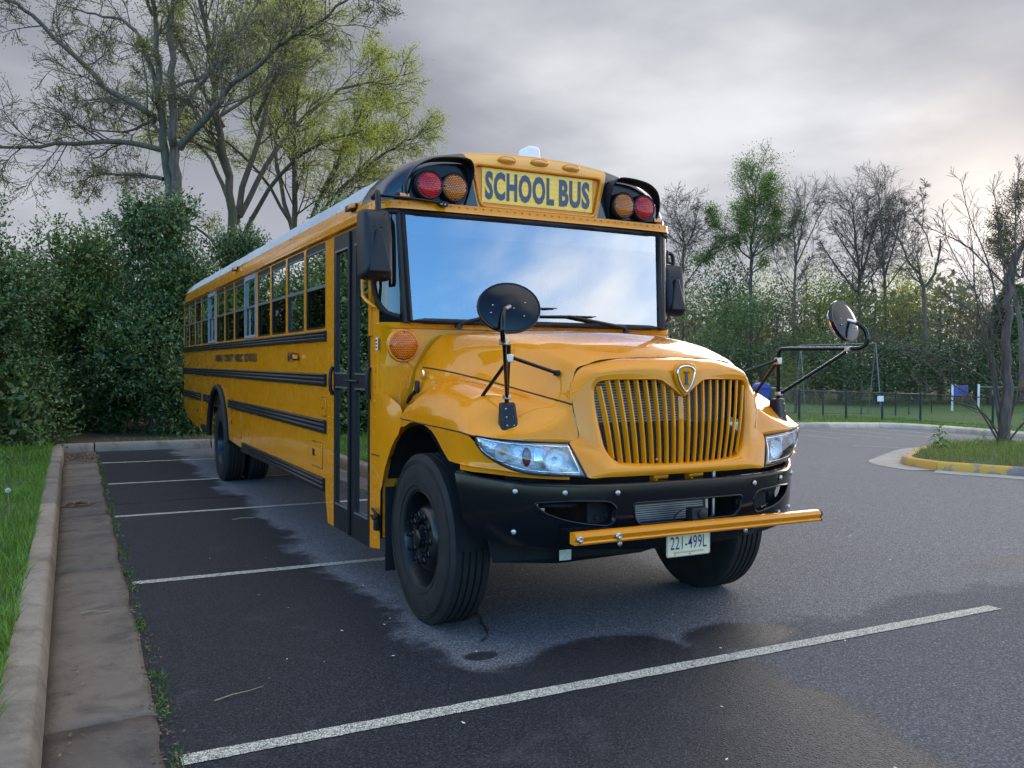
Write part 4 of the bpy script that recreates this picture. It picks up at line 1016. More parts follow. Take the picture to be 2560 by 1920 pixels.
MB().tube(catmull([(-1.285, 1.70, 2.42), (-1.287, 1.69, 2.12), (-1.285, 1.66, 2.06), (-1.262, 1.575, 2.01), (-1.225, 1.565, 1.985)], 4), 0.0125, 8).build('grab_handle', M['yellow'], BUS, smooth=60)
th = MB().tube(catmull([(-1.245, 1.575, 0.60), (-1.265, 1.53, 0.615), (-1.265, 1.47, 0.60), (-1.255, 1.45, 0.575), (-1.265, 1.50, 0.552), (-1.265, 1.555, 0.565)], 4), 0.010, 8).build('hood_strap', M['rubber'], BUS, smooth=60)
MB().box(-1.262, -1.228, 1.475, 1.525, 0.47, 0.585).build('strap_catch', M['plastic'], th, bevel=0.008)

# ---- entrance door
dr = empty('entrance_door', (0, 0, 0), parent=BUS)
for y0, y1, ga, gb in ((2.165, 2.61, 2.235, 2.545), (1.702, 2.155, 1.745, 2.03)):
    p2, tr = panel2d([(y0, 0.315), (y1, 0.315), (y1, 2.60), (y0, 2.60)], [rrect(ga, gb, 0.515, 1.415, 0.02, 2), rrect(ga, gb, 1.538, 2.475, 0.02, 2)], 0.3, 0.15)
    lf = MB().add([(-1.212, y, z) for y, z in p2], tr).build('door_leaf', M['plastic'], dr, solid=0.035, soff=0)
    for z0, z1 in ((0.505, 1.425), (1.528, 2.485)):
        MB().add([(-1.214, ga-0.01, z0), (-1.214, gb+0.01, z0), (-1.214, gb+0.01, z1), (-1.214, ga-0.01, z1)], [(0, 1, 2, 3)]).build('door_glass', M['door_glass'], lf)
    for z in (0.508, 1.422, 1.531): MB().box(-1.236, -1.228, ga-0.01, gb+0.01, z-0.006, z+0.006).build('glass_bead', M['alu'], lf)
    MB().box(-1.236, -1.226, ga-0.02, gb+0.02, 2.47, 2.484).build('glass_bead', M['alu'], lf)
MB().box(-1.250, -1.226, 2.145, 2.178, 0.32, 2.59).build('door_seal', M['rubber'], dr, bevel=0.008)
MB().tube([(-1.235, 2.24, 1.478), (-1.262, 2.22, 1.480), (-1.262, 2.00, 1.478), (-1.235, 1.97, 1.475)], 0.009, 8).build('door_pull', M['plastic'], dr, smooth=60)
for y in (2.625, 1.688): MB().tube([(-1.235, y, 1.36), (-1.252, y, 1.40), (-1.256, y, 1.47), (-1.252, y, 1.54), (-1.235, y, 1.58)], 0.016, 8).build('door_hinge', M['plastic'], dr, smooth=60)
MB().box(-1.2265, -1.19, 1.695, 2.62, 2.60, 2.63).build('door_head', M['yellow'], dr)

# ---- hood and upper fenders, one tilting shell
ST = [
 [(0,1.415,1.858),(.42,1.405,1.848),(.70,1.395,1.822),(.85,1.385,1.778),(.985,1.40,1.589),(1.01,1.40,1.50),(1.028,1.39,1.43),(1.055,1.36,1.365),(1.115,1.31,1.305),(1.165,1.26,1.255)],
 [(0,1.20,1.855),(.42,1.20,1.845),(.68,1.20,1.82),(.825,1.20,1.770),(.96,1.20,1.575),(.995,1.20,1.49),(1.03,1.19,1.43),(1.09,1.18,1.375),(1.165,1.15,1.315),(1.198,1.13,1.256)],
 [(0,1.0,1.845),(.42,1.0,1.836),(.665,1.0,1.808),(.80,1.0,1.755),(.93,1.0,1.558),(.97,1.0,1.505),(1.035,1.0,1.468),(1.125,.99,1.408),(1.188,.97,1.325),(1.205,.95,1.252)],
 [(0,.75,1.828),(.42,.75,1.818),(.635,.75,1.788),(.76,.75,1.733),(.885,.75,1.528),(.945,.75,1.508),(1.03,.75,1.495),(1.13,.75,1.428),(1.19,.74,1.33),(1.206,.74,1.246)],
 [(0,.50,1.80),(.42,.50,1.788),(.61,.50,1.757),(.72,.50,1.703),(.835,.50,1.494),(.91,.50,1.48),(1.015,.50,1.472),(1.125,.50,1.41),(1.19,.49,1.32),(1.206,.48,1.243)],
 [(0,.25,1.757),(.42,.25,1.742),(.57,.25,1.712),(.67,.25,1.655),(.775,.25,1.453),(.87,.25,1.438),(.99,.25,1.425),(1.11,.25,1.368),(1.183,.24,1.298),(1.204,.22,1.238)],
 [(0,.09,1.715),(.42,.095,1.698),(.55,.10,1.668),(.64,.10,1.612),(.71,.05,1.416),(.82,.05,1.378),(.95,.07,1.335),(1.07,.09,1.285),(1.145,.09,1.250),(1.172,.065,1.222)],
 [(0,.0,1.684),(.41,.01,1.668),(.54,.03,1.64),(.615,.035,1.59),(.675,-.03,1.40),(.76,-.03,1.345),(.86,-.035,1.292),(.945,-.035,1.250),(.99,-.035,1.222),(1.003,-.036,1.199)],
 [(0,-.045,1.666),(.40,-.03,1.652),(.53,-.005,1.622),(.605,.0,1.575),(.657,-.07,1.39),(.70,-.085,1.335),(.752,-.095,1.285),(.80,-.100,1.24),(.83,-.1,1.207),(.845,-.094,1.189)],
 [(0,-.072,1.654),(.40,-.055,1.640),(.52,-.03,1.610),(.598,-.02,1.568),(.655,-.092,1.39),(.645,-.117,1.30),(.638,-.127,1.24),(.645,-.132,1.206),(.67,-.130,1.191),(.70,-.122,1.185)]]
ctrl = [[(-x, y, z) for x, y, z in r[::-1]]+r[1:] for r in ST]
S = surf(ctrl, 6, 4)
hood = MB().grid(S).build('hood', M['yellow'], BUS, smooth=50)
nS = len(S[0]); cidx = (nS-1)//2
for sx in (-1, 1):
    j = cidx+sx*16
    MB().tube([tuple(S[i][j]) for i in range(2, len(S))], 0.0055, 5).build('panel_gap', M['dark'], hood, smooth=60)
    MB().tube([tuple(S[i][j*0+cidx+sx*36]+np.array([0, 0, -0.004])) for i in range(0, len(S))], 0.0045, 5).build('panel_gap', M['dark'], hood, smooth=60)
MB().tube([tuple(p+np.array([0, 0.001, -0.001])) for p in S[-1]], 0.003, 5).build('panel_gap', M['dark'], hood, smooth=60)
# hood latch and side badge
lt = MB().obox((-1.045, 1.265, 1.455), (0.012, 0, 0), (0, 0.026, 0), (0, 0, 0.042)).build('hood_latch', M['plastic'], hood, bevel=0.01)
MB().tube([(-1.055, 1.275, 1.42), (-1.07, 1.32, 1.39), (-1.07, 1.37, 1.345)], 0.014, 8).build('latch_lever', M['plastic'], lt, smooth=60)
bd = MB(); bd.prism([(-1.005, 1.262+0.03*math.cos(t), 1.535+0.034*math.sin(t)) for t in np.linspace(math.radians(60), math.radians(300), 14)]+[(-1.005, 1.262+0.014*math.cos(t), 1.535+0.016*math.sin(t)) for t in np.linspace(math.radians(300), math.radians(60), 14)], (-0.012, 0, 0)); bd.build('engine_badge', M['chrome'], hood)

# ---- grille shell
PR = [((0,-.077,1.652),(0,-.228,1.432)),((.06,-.077,1.652),(.05,-.224,1.462)),((.13,-.075,1.651),(.115,-.220,1.505)),((.20,-.072,1.648),(.17,-.214,1.528)),((.36,-.060,1.641),(.33,-.19,1.529)),((.52,-.033,1.608),(.485,-.157,1.524)),((.60,-.030,1.560),(.532,-.138,1.503)),((.655,-.080,1.45),(.546,-.134,1.45)),((.650,-.118,1.30),(.532,-.155,1.30)),((.640,-.134,1.215),(.510,-.172,1.18)),((.700,-.128,1.180),(.497,-.178,1.14)),((.708,-.150,1.13),(.476,-.190,1.105)),((.634,-.205,1.004),(.447,-.203,1.078)),((.50,-.225,.996),(.40,-.214,1.062)),((.25,-.236,.994),(.2,-.228,1.05)),((0,-.240,.994),(0,-.232,1.047))]
half = []
for k, (o, i) in enumerate(PR):
    o, i = np.array(o), np.array(i)
    if k <= 6: m1 = o+(i-o)*np.array([.3, .45, .10]); m2 = o+(i-o)*np.array([.7, .85, .45])+np.array([0, -.012, 0])
    else: m1 = o+(i-o)*.33+np.array([0, -.012, 0]); m2 = o+(i-o)*.72+np.array([0, -.014, 0])
    c = np.array([0, 0, 1.27]); inn = i+(c-i)*np.array([.02, 0, .02])
    half.append([o, m1, m2, i, inn+np.array([0, .012, 0]), inn+np.array([0, .06, 0])])
allr = [[p*np.array([-1, 1, 1]) for p in r] for r in half[::-1]]+half[1:]
rows_c = [catmull([r[c] for r in allr], 5) for c in range(6)]
P = [catmull([rows_c[c][i] for c in range(4)], 4)+[rows_c[4][i], rows_c[5][i]] for i in range(len(rows_c[0]))]
shell = MB().grid(P).build('grille_shell', M['yellow'], BUS, smooth=50)
gr = empty('grille', (0, 0, 0), parent=BUS)
for k in range(-9, 10):
    xt, xb = k/9*0.518, k/9*0.432
    zt = 1.535 if abs(xt) > 0.16 else 1.432+0.62*abs(xt); zb = 1.045
    if abs(k) == 9: zt, zb = 1.49, 1.09
    w = 0.018 if k == 0 else 0.0085
    pts = []
    for u in np.linspace(0, 1, 7):
        z = zt+(zb-zt)*u; f = (1.535-z)/0.49; x = xt+(xb-xt)*f; y = -0.190-0.014*math.sin(math.pi*min(1, max(0, f)))-0.022*f+0.20*x*x
        pts.append((x, y, z))
    mb = MB(); n = len(pts); tw = 0.010*k/9
    for x, y, z in pts: mb.v += [(x-w, y+0.006, z), (x-w*0.5, y-0.004, z), (x+w*0.5, y-0.004, z), (x+w, y+0.006, z), (x+w*0.8+tw, y+0.022, z), (x-w*0.8+tw, y+0.022, z)]
    for i in range(n-1):
        for j in range(6): mb.f.append((i*6+j, i*6+(j+1) % 6, (i+1)*6+(j+1) % 6, (i+1)*6+j))
    mb.f += [tuple(range(6)), tuple((n-1)*6+j for j in range(5, -1, -1))]
    mb.build('grille_slat', M['yellow'], gr)
MB().box(-0.55, 0.55, 0.03, 0.08, 0.95, 1.55).build('radiator', M['core'], gr)
mb = MB()
for z in np.arange(1.28, 1.50, 0.0155): mb.box(-0.54, 0.22, -0.01, 0.02, z, z+0.0062)
mb.build('condenser_fins', M['fin'], gr)
mb = MB()
for z in np.arange(1.0, 1.265, 0.010): mb.box(-0.54, 0.5, 0.005, 0.02, z, z+0.004)
for x in np.arange(-0.54, 0.5, 0.012): mb.box(x, x+0.003, 0.001, 0.012, 1.0, 1.265)
mb.build('radiator_screen', M['core'], gr)
sc = MB()
for x in (-0.395, -0.16, 0.20, 0.40): sc.dome((x, -0.20+0.22*x*x, 1.075), (0, -1, 0), 0.009, 0.008, 8, 2)
sc.build('screws', M['steel'], gr, smooth=60)
# shield emblem
def shield(s, n=6):
    h = [(0, .092), (.03, .090), (.058, .080), (.074, .062), (.076, .035), (.066, -.005), (.045, -.048), (.018, -.082), (0, -.098)]
    h = [(x*s, z*s) for x, z in h]; return h+[(-x, z) for x, z in h[::-1][1:-1]]
em = MB().prism([(x, -0.222-0.0*z, 1.532+z) for x, z in shield(1.02)], (0, -0.022, 0)).build('emblem', M['yellow'], BUS, bevel=0.006)
MB().tube([(x, -0.247, 1.532+z) for x, z in shield(0.78)], 0.006, 8, closed=True).build('emblem_ring', M['chrome'], em, smooth=60)
MB().prism([(x, -0.244, 1.532+z) for x, z in shield(0.70)], (0, -0.004, 0)).build('emblem_field', M['yellow'], em)
mb = MB(); mb.box(-0.0075, 0.0075, -0.254, -0.248, 1.504, 1.566); mb.box(-0.020, 0.020, -0.253, -0.247, 1.564, 1.573); mb.box(-0.015, 0.015, -0.253, -0.247, 1.498, 1.506)
mb.build('emblem_letter', M['sign_ink'], em)

# ---- headlights and lower fender panels
htop = [(.700,-.124,1.180),(.729,-.118,1.180),(.80,-.102,1.184),(.90,-.077,1.190),(1.0,-.037,1.197),(1.08,.0,1.205),(1.135,.032,1.213),(1.172,.062,1.220)]
hbot = [(.634,-.204,1.004),(.70,-.188,1.008),(.80,-.152,1.012),(.90,-.104,1.020),(.98,-.063,1.036),(1.06,-.010,1.073),(1.13,.030,1.123),(1.168,.060,1.180)]
T = catmull(htop, 4); B = catmull(hbot, 4)
n_ = len(T)
for sx in (-1, 1):
    hl = empty('headlight', (0, 0, 0), parent=BUS)
    def lay(off, shrink, rows=8):
        P = []
        for v in np.linspace(shrink, 1-shrink, rows):
            row = []
            for i in range(n_):
                uu = shrink*0.6+(1-1.2*shrink)*i/(n_-1); q = uu*(n_-1); a = min(int(q), n_-2); w = q-a
                t_ = T[a]*(1-w)+T[a+1]*w; b_ = B[a]*(1-w)+B[a+1]*w; p = t_*(1-v)+b_*v
                bul = 0.022*math.sin(math.pi*v)*math.sin(math.pi*min(1, 0.15+uu*0.85))
                nx, ny = 0.45, -0.89
                p = p+np.array([nx, ny, 0])*(bul+off); row.append((sx*p[0], p[1], p[2]))
            P.append(row)
        return P
    MB().grid(lay(0.004, 0.0)).build('lens', M['lens_clear'], hl, smooth=60)
    L0 = lay(0.003, 0.0); L1 = lay(-0.055, 0.03)
    MB().grid(lay(-0.055, 0.0)).build('reflector', M['reflector'], hl, smooth=60)
    ring = L0[0]+[r[-1] for r in L0[1:]]+L0[-1][::-1][1:]+[r[0] for r in L0[::-1][1:-1]]
    MB().tube(ring, 0.006, 6, closed=True).build('lens_seal', M['satin'], hl, smooth=60)
    Lr = lay(0.002, 0.10); rg = Lr[0]+[r[-1] for r in Lr[1:]]+Lr[-1][::-1][1:]+[r[0] for r in Lr[::-1][1:-1]]
    MB().tube(rg, 0.0035, 6, closed=True).build('inner_rim', M['chrome'], hl, smooth=60)
    # main bowl, amber bulb bowl, red side reflector, ribbed divider
    mb = MB(); cbx, cby, cbz = 0.775, -0.10, 1.098
    mb.lathe([(0.068, 0.045), (0.060, 0.02), (0.044, -0.005), (0.020, -0.02), (0.001, -0.022)], (sx*cbx, cby, cbz), (sx*0.25, -0.97, 0), 28); mb.build('main_bowl', M['reflector'], hl, smooth=60)
    mb = MB(); mb.dome((sx*cbx, cby-0.005, cbz), (sx*0.25, -0.97, 0), 0.012, 0.03, 14, 4); mb.build('bulb', M['chrome'], hl, smooth=60)
    mb = MB(); mb.lathe([(0.050, 0.035), (0.042, 0.01), (0.025, -0.008), (0.001, -0.012)], (sx*1.035, -0.02+0.015, 1.135), (sx*0.55, -0.83, 0), 24); mb.build('signal_bowl', M['reflector'], hl, smooth=60)
    mb = MB(); mb.dome((sx*1.04, -0.012, 1.137), (sx*0.55, -0.83, 0), 0.020, 0.028, 14, 4); mb.build('amber_bulb', M['amber_small'], hl, smooth=60)
    mb = MB(); mb.dome((0, 0, 0), (0, -1, 0), 1.0, 1.0, 18, 4); mb.v = [(sx*(0.925+x*0.022)+0, -0.062+y*0.012+x*0.01, 1.108+z*0.052) for x, y, z in mb.v]; mb.build('side_reflector', M['dark_red'], hl, smooth=60)
    mb = MB()
    for k in range(7):
        q = 0.872-k*0.0075; mb.tube([(sx*(q+0.014*math.sin(u*3.1)), -0.078-0.02*u+0.006, 1.17-0.13*u) for u in np.linspace(0, 1, 8)], 0.0022, 5)
    mb.build('divider_ribs', M['chrome'], hl, smooth=60)
    # lower fender panel
    top = [(1.172,1.185,1.247),(1.200,1.12,1.250),(1.205,.95,1.247),(1.206,.74,1.241),(1.206,.48,1.238),(1.204,.22,1.233),(1.19,.13,1.226)]+[tuple(p) for p in B[::-1][0:]]
    bot = [(1.20,1.17,1.200),(1.202,1.086,1.204),(1.203,.95,1.238),(1.204,.783,1.240),(1.204,.641,1.218),(1.204,.539,1.175),(1.203,.456,1.118),(1.203,.40,1.085),(1.203,.35,1.059),(1.202,.26,1.056),(1.192,.16,1.054),(1.17,.085,1.052),(1.12,.02,1.046),(1.06,-.02,1.036),(1.0,-.055,1.026),(.9,-.1,1.011),(.8,-.14,1.004),(.7,-.172,1.000),(.640,-.192,.996)]
    # resample both by normalised position so columns pair up: arch part and headlight part
    ta, tb = np.array(top[:7]), np.array(top[7:]); ba, bb = np.array(bot[:9]), np.array(bot[9:])
    def rs(p, k):
        s = np.concatenate([[0], np.cumsum(np.linalg.norm(p[1:]-p[:-1], axis=1))]); s /= s[-1]; u = np.linspace(0, 1, k); return np.stack([np.interp(u, s, p[:, c]) for c in range(3)], 1)
    ba = np.array(catmull(ba, 4)); Tt = np.concatenate([rs(ta, 34), rs(tb, 30)]); Bb = np.concatenate([rs(ba, 34), rs(bb, 30)])
    P = []
    for v in (0, .2, .45, .7, .92, 1.0):
        row = []
        for i in range(len(Tt)):
            p = Tt[i]*(1-v)+Bb[i]*v; o = 0.006*math.sin(math.pi*v); row.append((sx*(p[0]+o*0.6), p[1]-o*0.5, p[2]))
        P.append(row)
    P.append([(x-sx*0.025, y+0.006, z+0.004) for x, y, z in P[-1]])
    MB().grid(P).build('fender', M['yellow'], BUS, smooth=45)
    stp = [(1.185,.22,1.052,1.022),(1.16,.11,1.05,1.02),(1.11,.04,1.044,1.0175),(1.0,-.03,1.03,1.003),(.9,-.08,1.012,.9938),(.8,-.12,1.002,.987),(.70,-.15,.998,.982)]
    P = [[(sx*x, y+0.012, z0+0.01) for x, y, z0, z1 in stp], [(sx*x, y+0.012, z1) for x, y, z0, z1 in stp], [(sx*x*0.97, y+0.05, z1) for x, y, z0, z1 in stp]]
    MB().grid(P).build('fender_strip', M['yellow'], BUS, smooth=45)
    # wheel housing
    arcp = [(math.radians(a)) for a in range(-10, 191, 12)]
    mb = MB(); mb.grid([[(sx*x, 0.93+0.60*math.cos(t)*1.02, 0.56+0.66*math.sin(t)) for t in arcp] for x in (1.17, 0.80, 0.60)]); mb.build('wheel_housing', M['chassis'], BUS, smooth=60)

# ---- bumper
def by(x): return -0.300+0.25*abs(x)**3.44
def bmap(x, z): return (x, by(x)+0.030*((z-0.86)/0.2)**2 if z < 0.86 else by(x)+0.006*((z-0.86)/0.1)**2, z)
outer = [(-1.225, 1.008), (-1.11, .985), (-.93, .958), (-.65, .953), (-.3, .952), (.3, .952), (.65, .953), (.93, .958), (1.11, .985), (1.225, 1.008), (1.218, .90), (1.195, .76), (1.133, .656), (1.0, .632), (.8, .614), (.457, .600), (.25, .582), (-.25, .582), (-.457, .600), (-.8, .614), (-1.0, .632), (-1.133, .656), (-1.195, .76), (-1.218, .90)]
hc = rpoly([(-.388, .855), (.388, .855), (.372, .77), (.340, .734), (-.340, .734), (-.372, .77)], 0.03)
hlft = [(-.915, .866), (-.743, .878), (-.53, .872), (-.483, .838), (-.49, .757), (-.53, .736), (-.655, .751), (-.766, .774), (-.861, .812)]
hL = rpoly(hlft, 0.03); hR = [(-x, z) for x, z in hL[::-1]]
p2, tr = panel2d(outer, [hc, hL, hR], 0.04, 0.03)
bump = MB().add([bmap(x, z) for x, z in p2], tr).build('bumper', M['black'], BUS, smooth=60)
for lp in (hc, hL, hR):
    q = [bmap(x, z) for x, z in resample(lp, 0.03)]; cx = sum(p[0] for p in q)/len(q); cz = sum(p[2] for p in q)/len(q)
    P = [[(p[0], p[1]+0.0005, p[2]) for p in q], [(p[0]+(cx-p[0])*0.03, p[1]+0.004, p[2]+(cz-p[2])*0.06) for p in q], [(p[0]+(cx-p[0])*0.05, p[1]+0.05, p[2]+(cz-p[2])*0.10) for p in q]]
    P = [r+[r[0]] for r in P]; MB().grid(P).build('opening_lip', M['black'], bump, smooth=60)
    MB().tube([(p[0], p[1]+0.001, p[2]) for p in q], 0.006, 8, closed=True).build('opening_rim', M['black'], bump, smooth=60)
xs_ = np.linspace(-1.225, 1.225, 49); zt_ = np.interp(np.abs(xs_), [0, .3, .65, .93, 1.11, 1.225], [.952, .952, .953, .958, .985, 1.008])
def inw(x, z, d, dz):
    sl = 3.44*0.25*abs(x)**2.44*(1 if x > 0 else -1); k = math.hypot(sl, 1); return (x-d*sl/k, by(x)+d/k, z+dz)
P = [[inw(x, z, d, dz) for x, z in zip(xs_, zt_)] for d, dz in ((0.0, -0.002), (0.003, 0.006), (0.012, 0.011), (0.03, 0.013), (0.09, 0.006))]
MB().grid(P).build('bumper_ledge', M['black'], bump, smooth=60)
for x, z in [(.988, .926), (.764, .923), (.483, .917), (.988, .705), (.767, .707), (.446, .632)]:
    for sx in (-1, 1):
        p = bmap(sx*x, z); d = Vector((3.44*0.25*abs(x)**2.44*sx, -1, 0)).normalized()
        bo = MB(); bo.lathe([(0.016, 0.0), (0.016, 0.004), (0.013, 0.009), (0.006, 0.011), (0.006, 0.008), (0.0005, 0.008)], Vector(p)+d*0.004, d, 14); bo.build('bumper_bolt', M['steel'], bump, smooth=40)
# things behind the openings
ck = empty('front_chassis', (0, 0, 0), parent=BUS)
MB().box(-0.40, 0.24, -0.16, -0.10, 0.62, 0.93).build('cooler_core', M['core'], ck)
mb = MB()
for z in np.arange(0.70, 0.90, 0.0125): mb.box(-0.39, 0.20, -0.166, -0.158, z, z+0.004)
mb.build('cooler_fins', M['fin'], ck)
MB().box(0.205, 0.222, -0.18, -0.16, 0.62, 0.92).build('cooler_strut', M['steel'], ck); MB().tube([(0.27, -0.17, 0.60), (0.27, -0.17, 1.0)], 0.012, 8).build('cooler_strut', M['steel'], ck, smooth=60)
for sx in (-1, 1):
    pltm = MB().box(min(sx*.62, sx*.44), max(sx*.62, sx*.44), -0.20, -0.185, 0.62, 0.93).build('frame_plate', M['chassis'], ck, bevel=0.004)
    mb = MB()
    for x, z in ((.565, .865), (.515, .855), (.565, .775), (.505, .785)): mb.lathe([(0.016, 0), (0.016, 0.010), (0.013, 0.012), (0.0005, 0.012)], (sx*x, -0.20, z), (0, -1, 0), 6)
    mb.build('frame_bolts', M['chassis'], pltm)
    MB().box(min(sx*.52, sx*.40), max(sx*.52, sx*.40), -0.18, 11.6, 0.62, 0.86).build('frame_rail', M['chassis'], ck)
    MB().tube(catmull([(sx*.84, -0.05, .84), (sx*.80, -0.11, .845), (sx*.72, -0.13, .842), (sx*.64, -0.12, .845), (sx*.62, -0.08, .85)], 3), 0.016, 8).build('hose', M['rubber'], ck, smooth=60)
    MB().box(min(sx*.86, sx*.81), max(sx*.86, sx*.81), -0.06, -0.03, 0.74, 0.92).build('bracket', M['steel'], ck)
MB().box(-1.0, 1.0, 0.02, 0.05, 0.90, 1.0).build('upper_crossmember', M['chassis'], ck)
for x in (-0.19, 0.06):
    MB().tube([(x, -0.195, 0.978), (x+0.10, -0.195, 0.980)], 0.016, 10).build('hood_hinge', M['yellow'], ck, smooth=40)
    MB().box(x+0.02, x+0.035, -0.20, -0.14, 0.935, 0.985).build('hinge_leg', M['yellow'], ck)
# lower valance pan with a paper label
vp = [(-1.02, 0.30, 0.60), (-1.02, 0.20, 0.48), (-0.6, 0.10, 0.46), (0.0, 0.10, 0.47), (0.25, 0.10, 0.53), (0.30, 0.10, 0.62)]
MB().add([(-1.02, .22, .62), (-1.0, .20, .49), (-.62, .12, .465), (-.05, .12, .475), (.2, .12, .52), (.42, .12, .62)], [(0, 1, 2, 3, 4, 5)]).build('valance', M['chassis'], ck, solid=0.02)
MB().box(-0.622, -0.545, 0.095, 0.099, 0.485, 0.545).build('paper_tag', M['label'], ck)
rd = MB().box(-0.015, 0.095, -0.335, -0.27, 0.735, 0.805).build('sensor_box', M['plastic'], BUS, bevel=0.006)
rl = MB(); rl.lathe([(0.030, 0.0), (0.030, 0.008), (0.024, 0.012), (0.0005, 0.012)], (0.055, -0.335, 0.770), (0, -1, 0), 20); rl.build('sensor_face', M['satin'], rd, smooth=40)
MB().tube(catmull([(-0.01, -0.30, 0.79), (-0.05, -0.30, 0.80), (-0.09, -0.29, 0.775), (-0.10, -0.28, 0.75)], 4), 0.004, 6).build('sensor_cable', M['rubber'], rd, smooth=60)
# crossing arm
pr = [(-.350, .682), (-.404, .680), (-.412, .690), (-.408, .697), (-.398, .700), (-.406, .708), (-.412, .722), (-.406, .738), (-.390, .745), (-.350, .742)]
ca = MB().prism([(-0.822, y, z) for y, z in pr], (1.715, 0, 0)).build('crossing_arm', M['yellow'], BUS, smooth=40)
MB().prism([(0.893, y, z) for y, z in pr], (0.012, 0, 0)).build('arm_tip', M['rubber'], ca)
for x in (-0.797, -0.56):
    bo = MB(); bo.lathe([(0.020, 0.0), (0.019, 0.006), (0.012, 0.012), (0.006, 0.012), (0.0005, 0.009)], (x, -0.410, 0.712), (0, -1, 0), 16); bo.build('arm_bolt', M['steel'], ca, smooth=40)
MB().box(-0.80, -0.50, -0.352, -0.20, 0.690, 0.735).build('arm_bracket', M['black'], ca)
# licence plate
lp = MB().prism([(x, -0.352, z) for x, z in rrect(-0.206, 0.100, 0.549, 0.702, 0.015)], (0, 0.003, 0)).build('licence_plate', M['plate'], BUS)
text_fit('plate_number', '221-499L', (-0.180, -0.3535, 0.590), (1, 0, 0), (0, 0, 1), 0.252, 0.072, M['navy'], lp, bold=0.002, spacing=1.05)
text_fit('plate_caption', 'OFFICIAL LOCAL GOVERNMENT USE ONLY', (-0.160, -0.3535, 0.5685), (1, 0, 0), (0, 0, 1), 0.215, 0.009, M['ink'], lp)
MB().tube([(x, -0.3535, z) for x, z in rrect(-0.203, 0.097, 0.552, 0.699, 0.013)], 0.0012, 5, closed=True).build('plate_border', M['navy'], lp)
MB().box(-0.05, -0.04, -0.354, -0.351, 0.559, 0.563).build('plate_slot', M['dark'], lp); MB().box(-0.15, -0.145, -0.354, -0.351, 0.5585, 0.5645).build('plate_slot', M['dark'], lp)

# ---- wheels
def tyre_profile(w, R):
    h = w/2; p = [(0.292, -h*0.80), (0.305, -h*0.92), (0.36, -h*1.00), (0.43, -h*0.985), (R-0.035, -h*0.93), (R-0.012, -h*0.86), (R, -h*0.78)]
    for c in (-0.46, -0.155, 0.155, 0.46): p += [(R+0.002, h*(c-0.055)), (R-0.012, h*(c-0.035)), (R-0.012, h*(c+0.035)), (R+0.002, h*(c+0.055))]
    return p+[(r, -y) for r, y in p[:7][::-1]]
def wheel(x, y, sx, kind):
    R_ = 0.527; w = 0.275; root = empty(kind, (x, y, R_-0.008), parent=BUS)
    ty = MB().lathe(tyre_profile(w, R_), (0, 0, 0), (sx, 0, 0), 72).build('tyre', M['tyre'], root, smooth=35)
    mb = MB()
    for rr in (0.335, 0.385, 0.47, 0.485):
        mb.lathe([(rr-0.003, w/2*0.985), (rr, w/2*1.005), (rr+0.003, w/2*0.985)], (0, 0, 0), (sx, 0, 0), 64)
    mb.build('sidewall_ribs', M['tyre'], ty, smooth=60)
    o = w/2
    if kind == 'front_wheel':
        pr = [(0.294, o*0.72), (0.300, o*0.83), (0.292, o*0.86), (0.283, o*0.75), (0.276, o*0.2), (0.262, o*-0.15), (0.235, o*0.05), (0.195, o*0.62), (0.180, o*0.74), (0.165, o*0.78), (0.112, o*0.78), (0.108, o*0.70), (0.106, o*0.3)]
        lug = o*0.78; hubp = [(0.106, o*0.3), (0.088, o*0.45), (0.086, o*0.75), (0.060, o*0.78), (0.056, o*1.05), (0.047, o*1.10), (0.0005, o*1.10)]
    else:
        pr = [(0.294, o*0.72), (0.300, o*0.83), (0.292, o*0.86), (0.280, o*0.6), (0.270, o*-0.2), (0.262, o*-0.7), (0.240, o*-0.85), (0.165, o*-0.88), (0.112, o*-0.88), (0.11, o*-0.8)]
        lug = o*-0.88; hubp = [(0.115, o*-0.9), (0.112, o*0.1), (0.095, o*0.2), (0.0005, o*0.2)]
    MB().lathe(pr, (0, 0, 0), (sx, 0, 0), 56).build('rim', M['rim'], root, smooth=40)
    hb = MB().lathe(hubp, (0, 0, 0), (sx, 0, 0), 28).build('hub', M['rim'], root, smooth=40)
    for k in range(10):
        t = 2*math.pi*k/10; mb = MB(); c = (sx*lug, 0.1425*math.cos(t), 0.1425*math.sin(t))
        mb.lathe([(0.021, 0.0), (0.021, 0.008), (0.016, 0.012)], c, (sx, 0, 0), 12); mb.lathe([(0.0165, 0.010), (0.0165, 0.030), (0.014, 0.034), (0.010, 0.034), (0.010, 0.052), (0.0005, 0.052)], c, (sx, 0, 0), 6); mb.build('lug_nut', M['rim'], root, smooth=30)
    return root
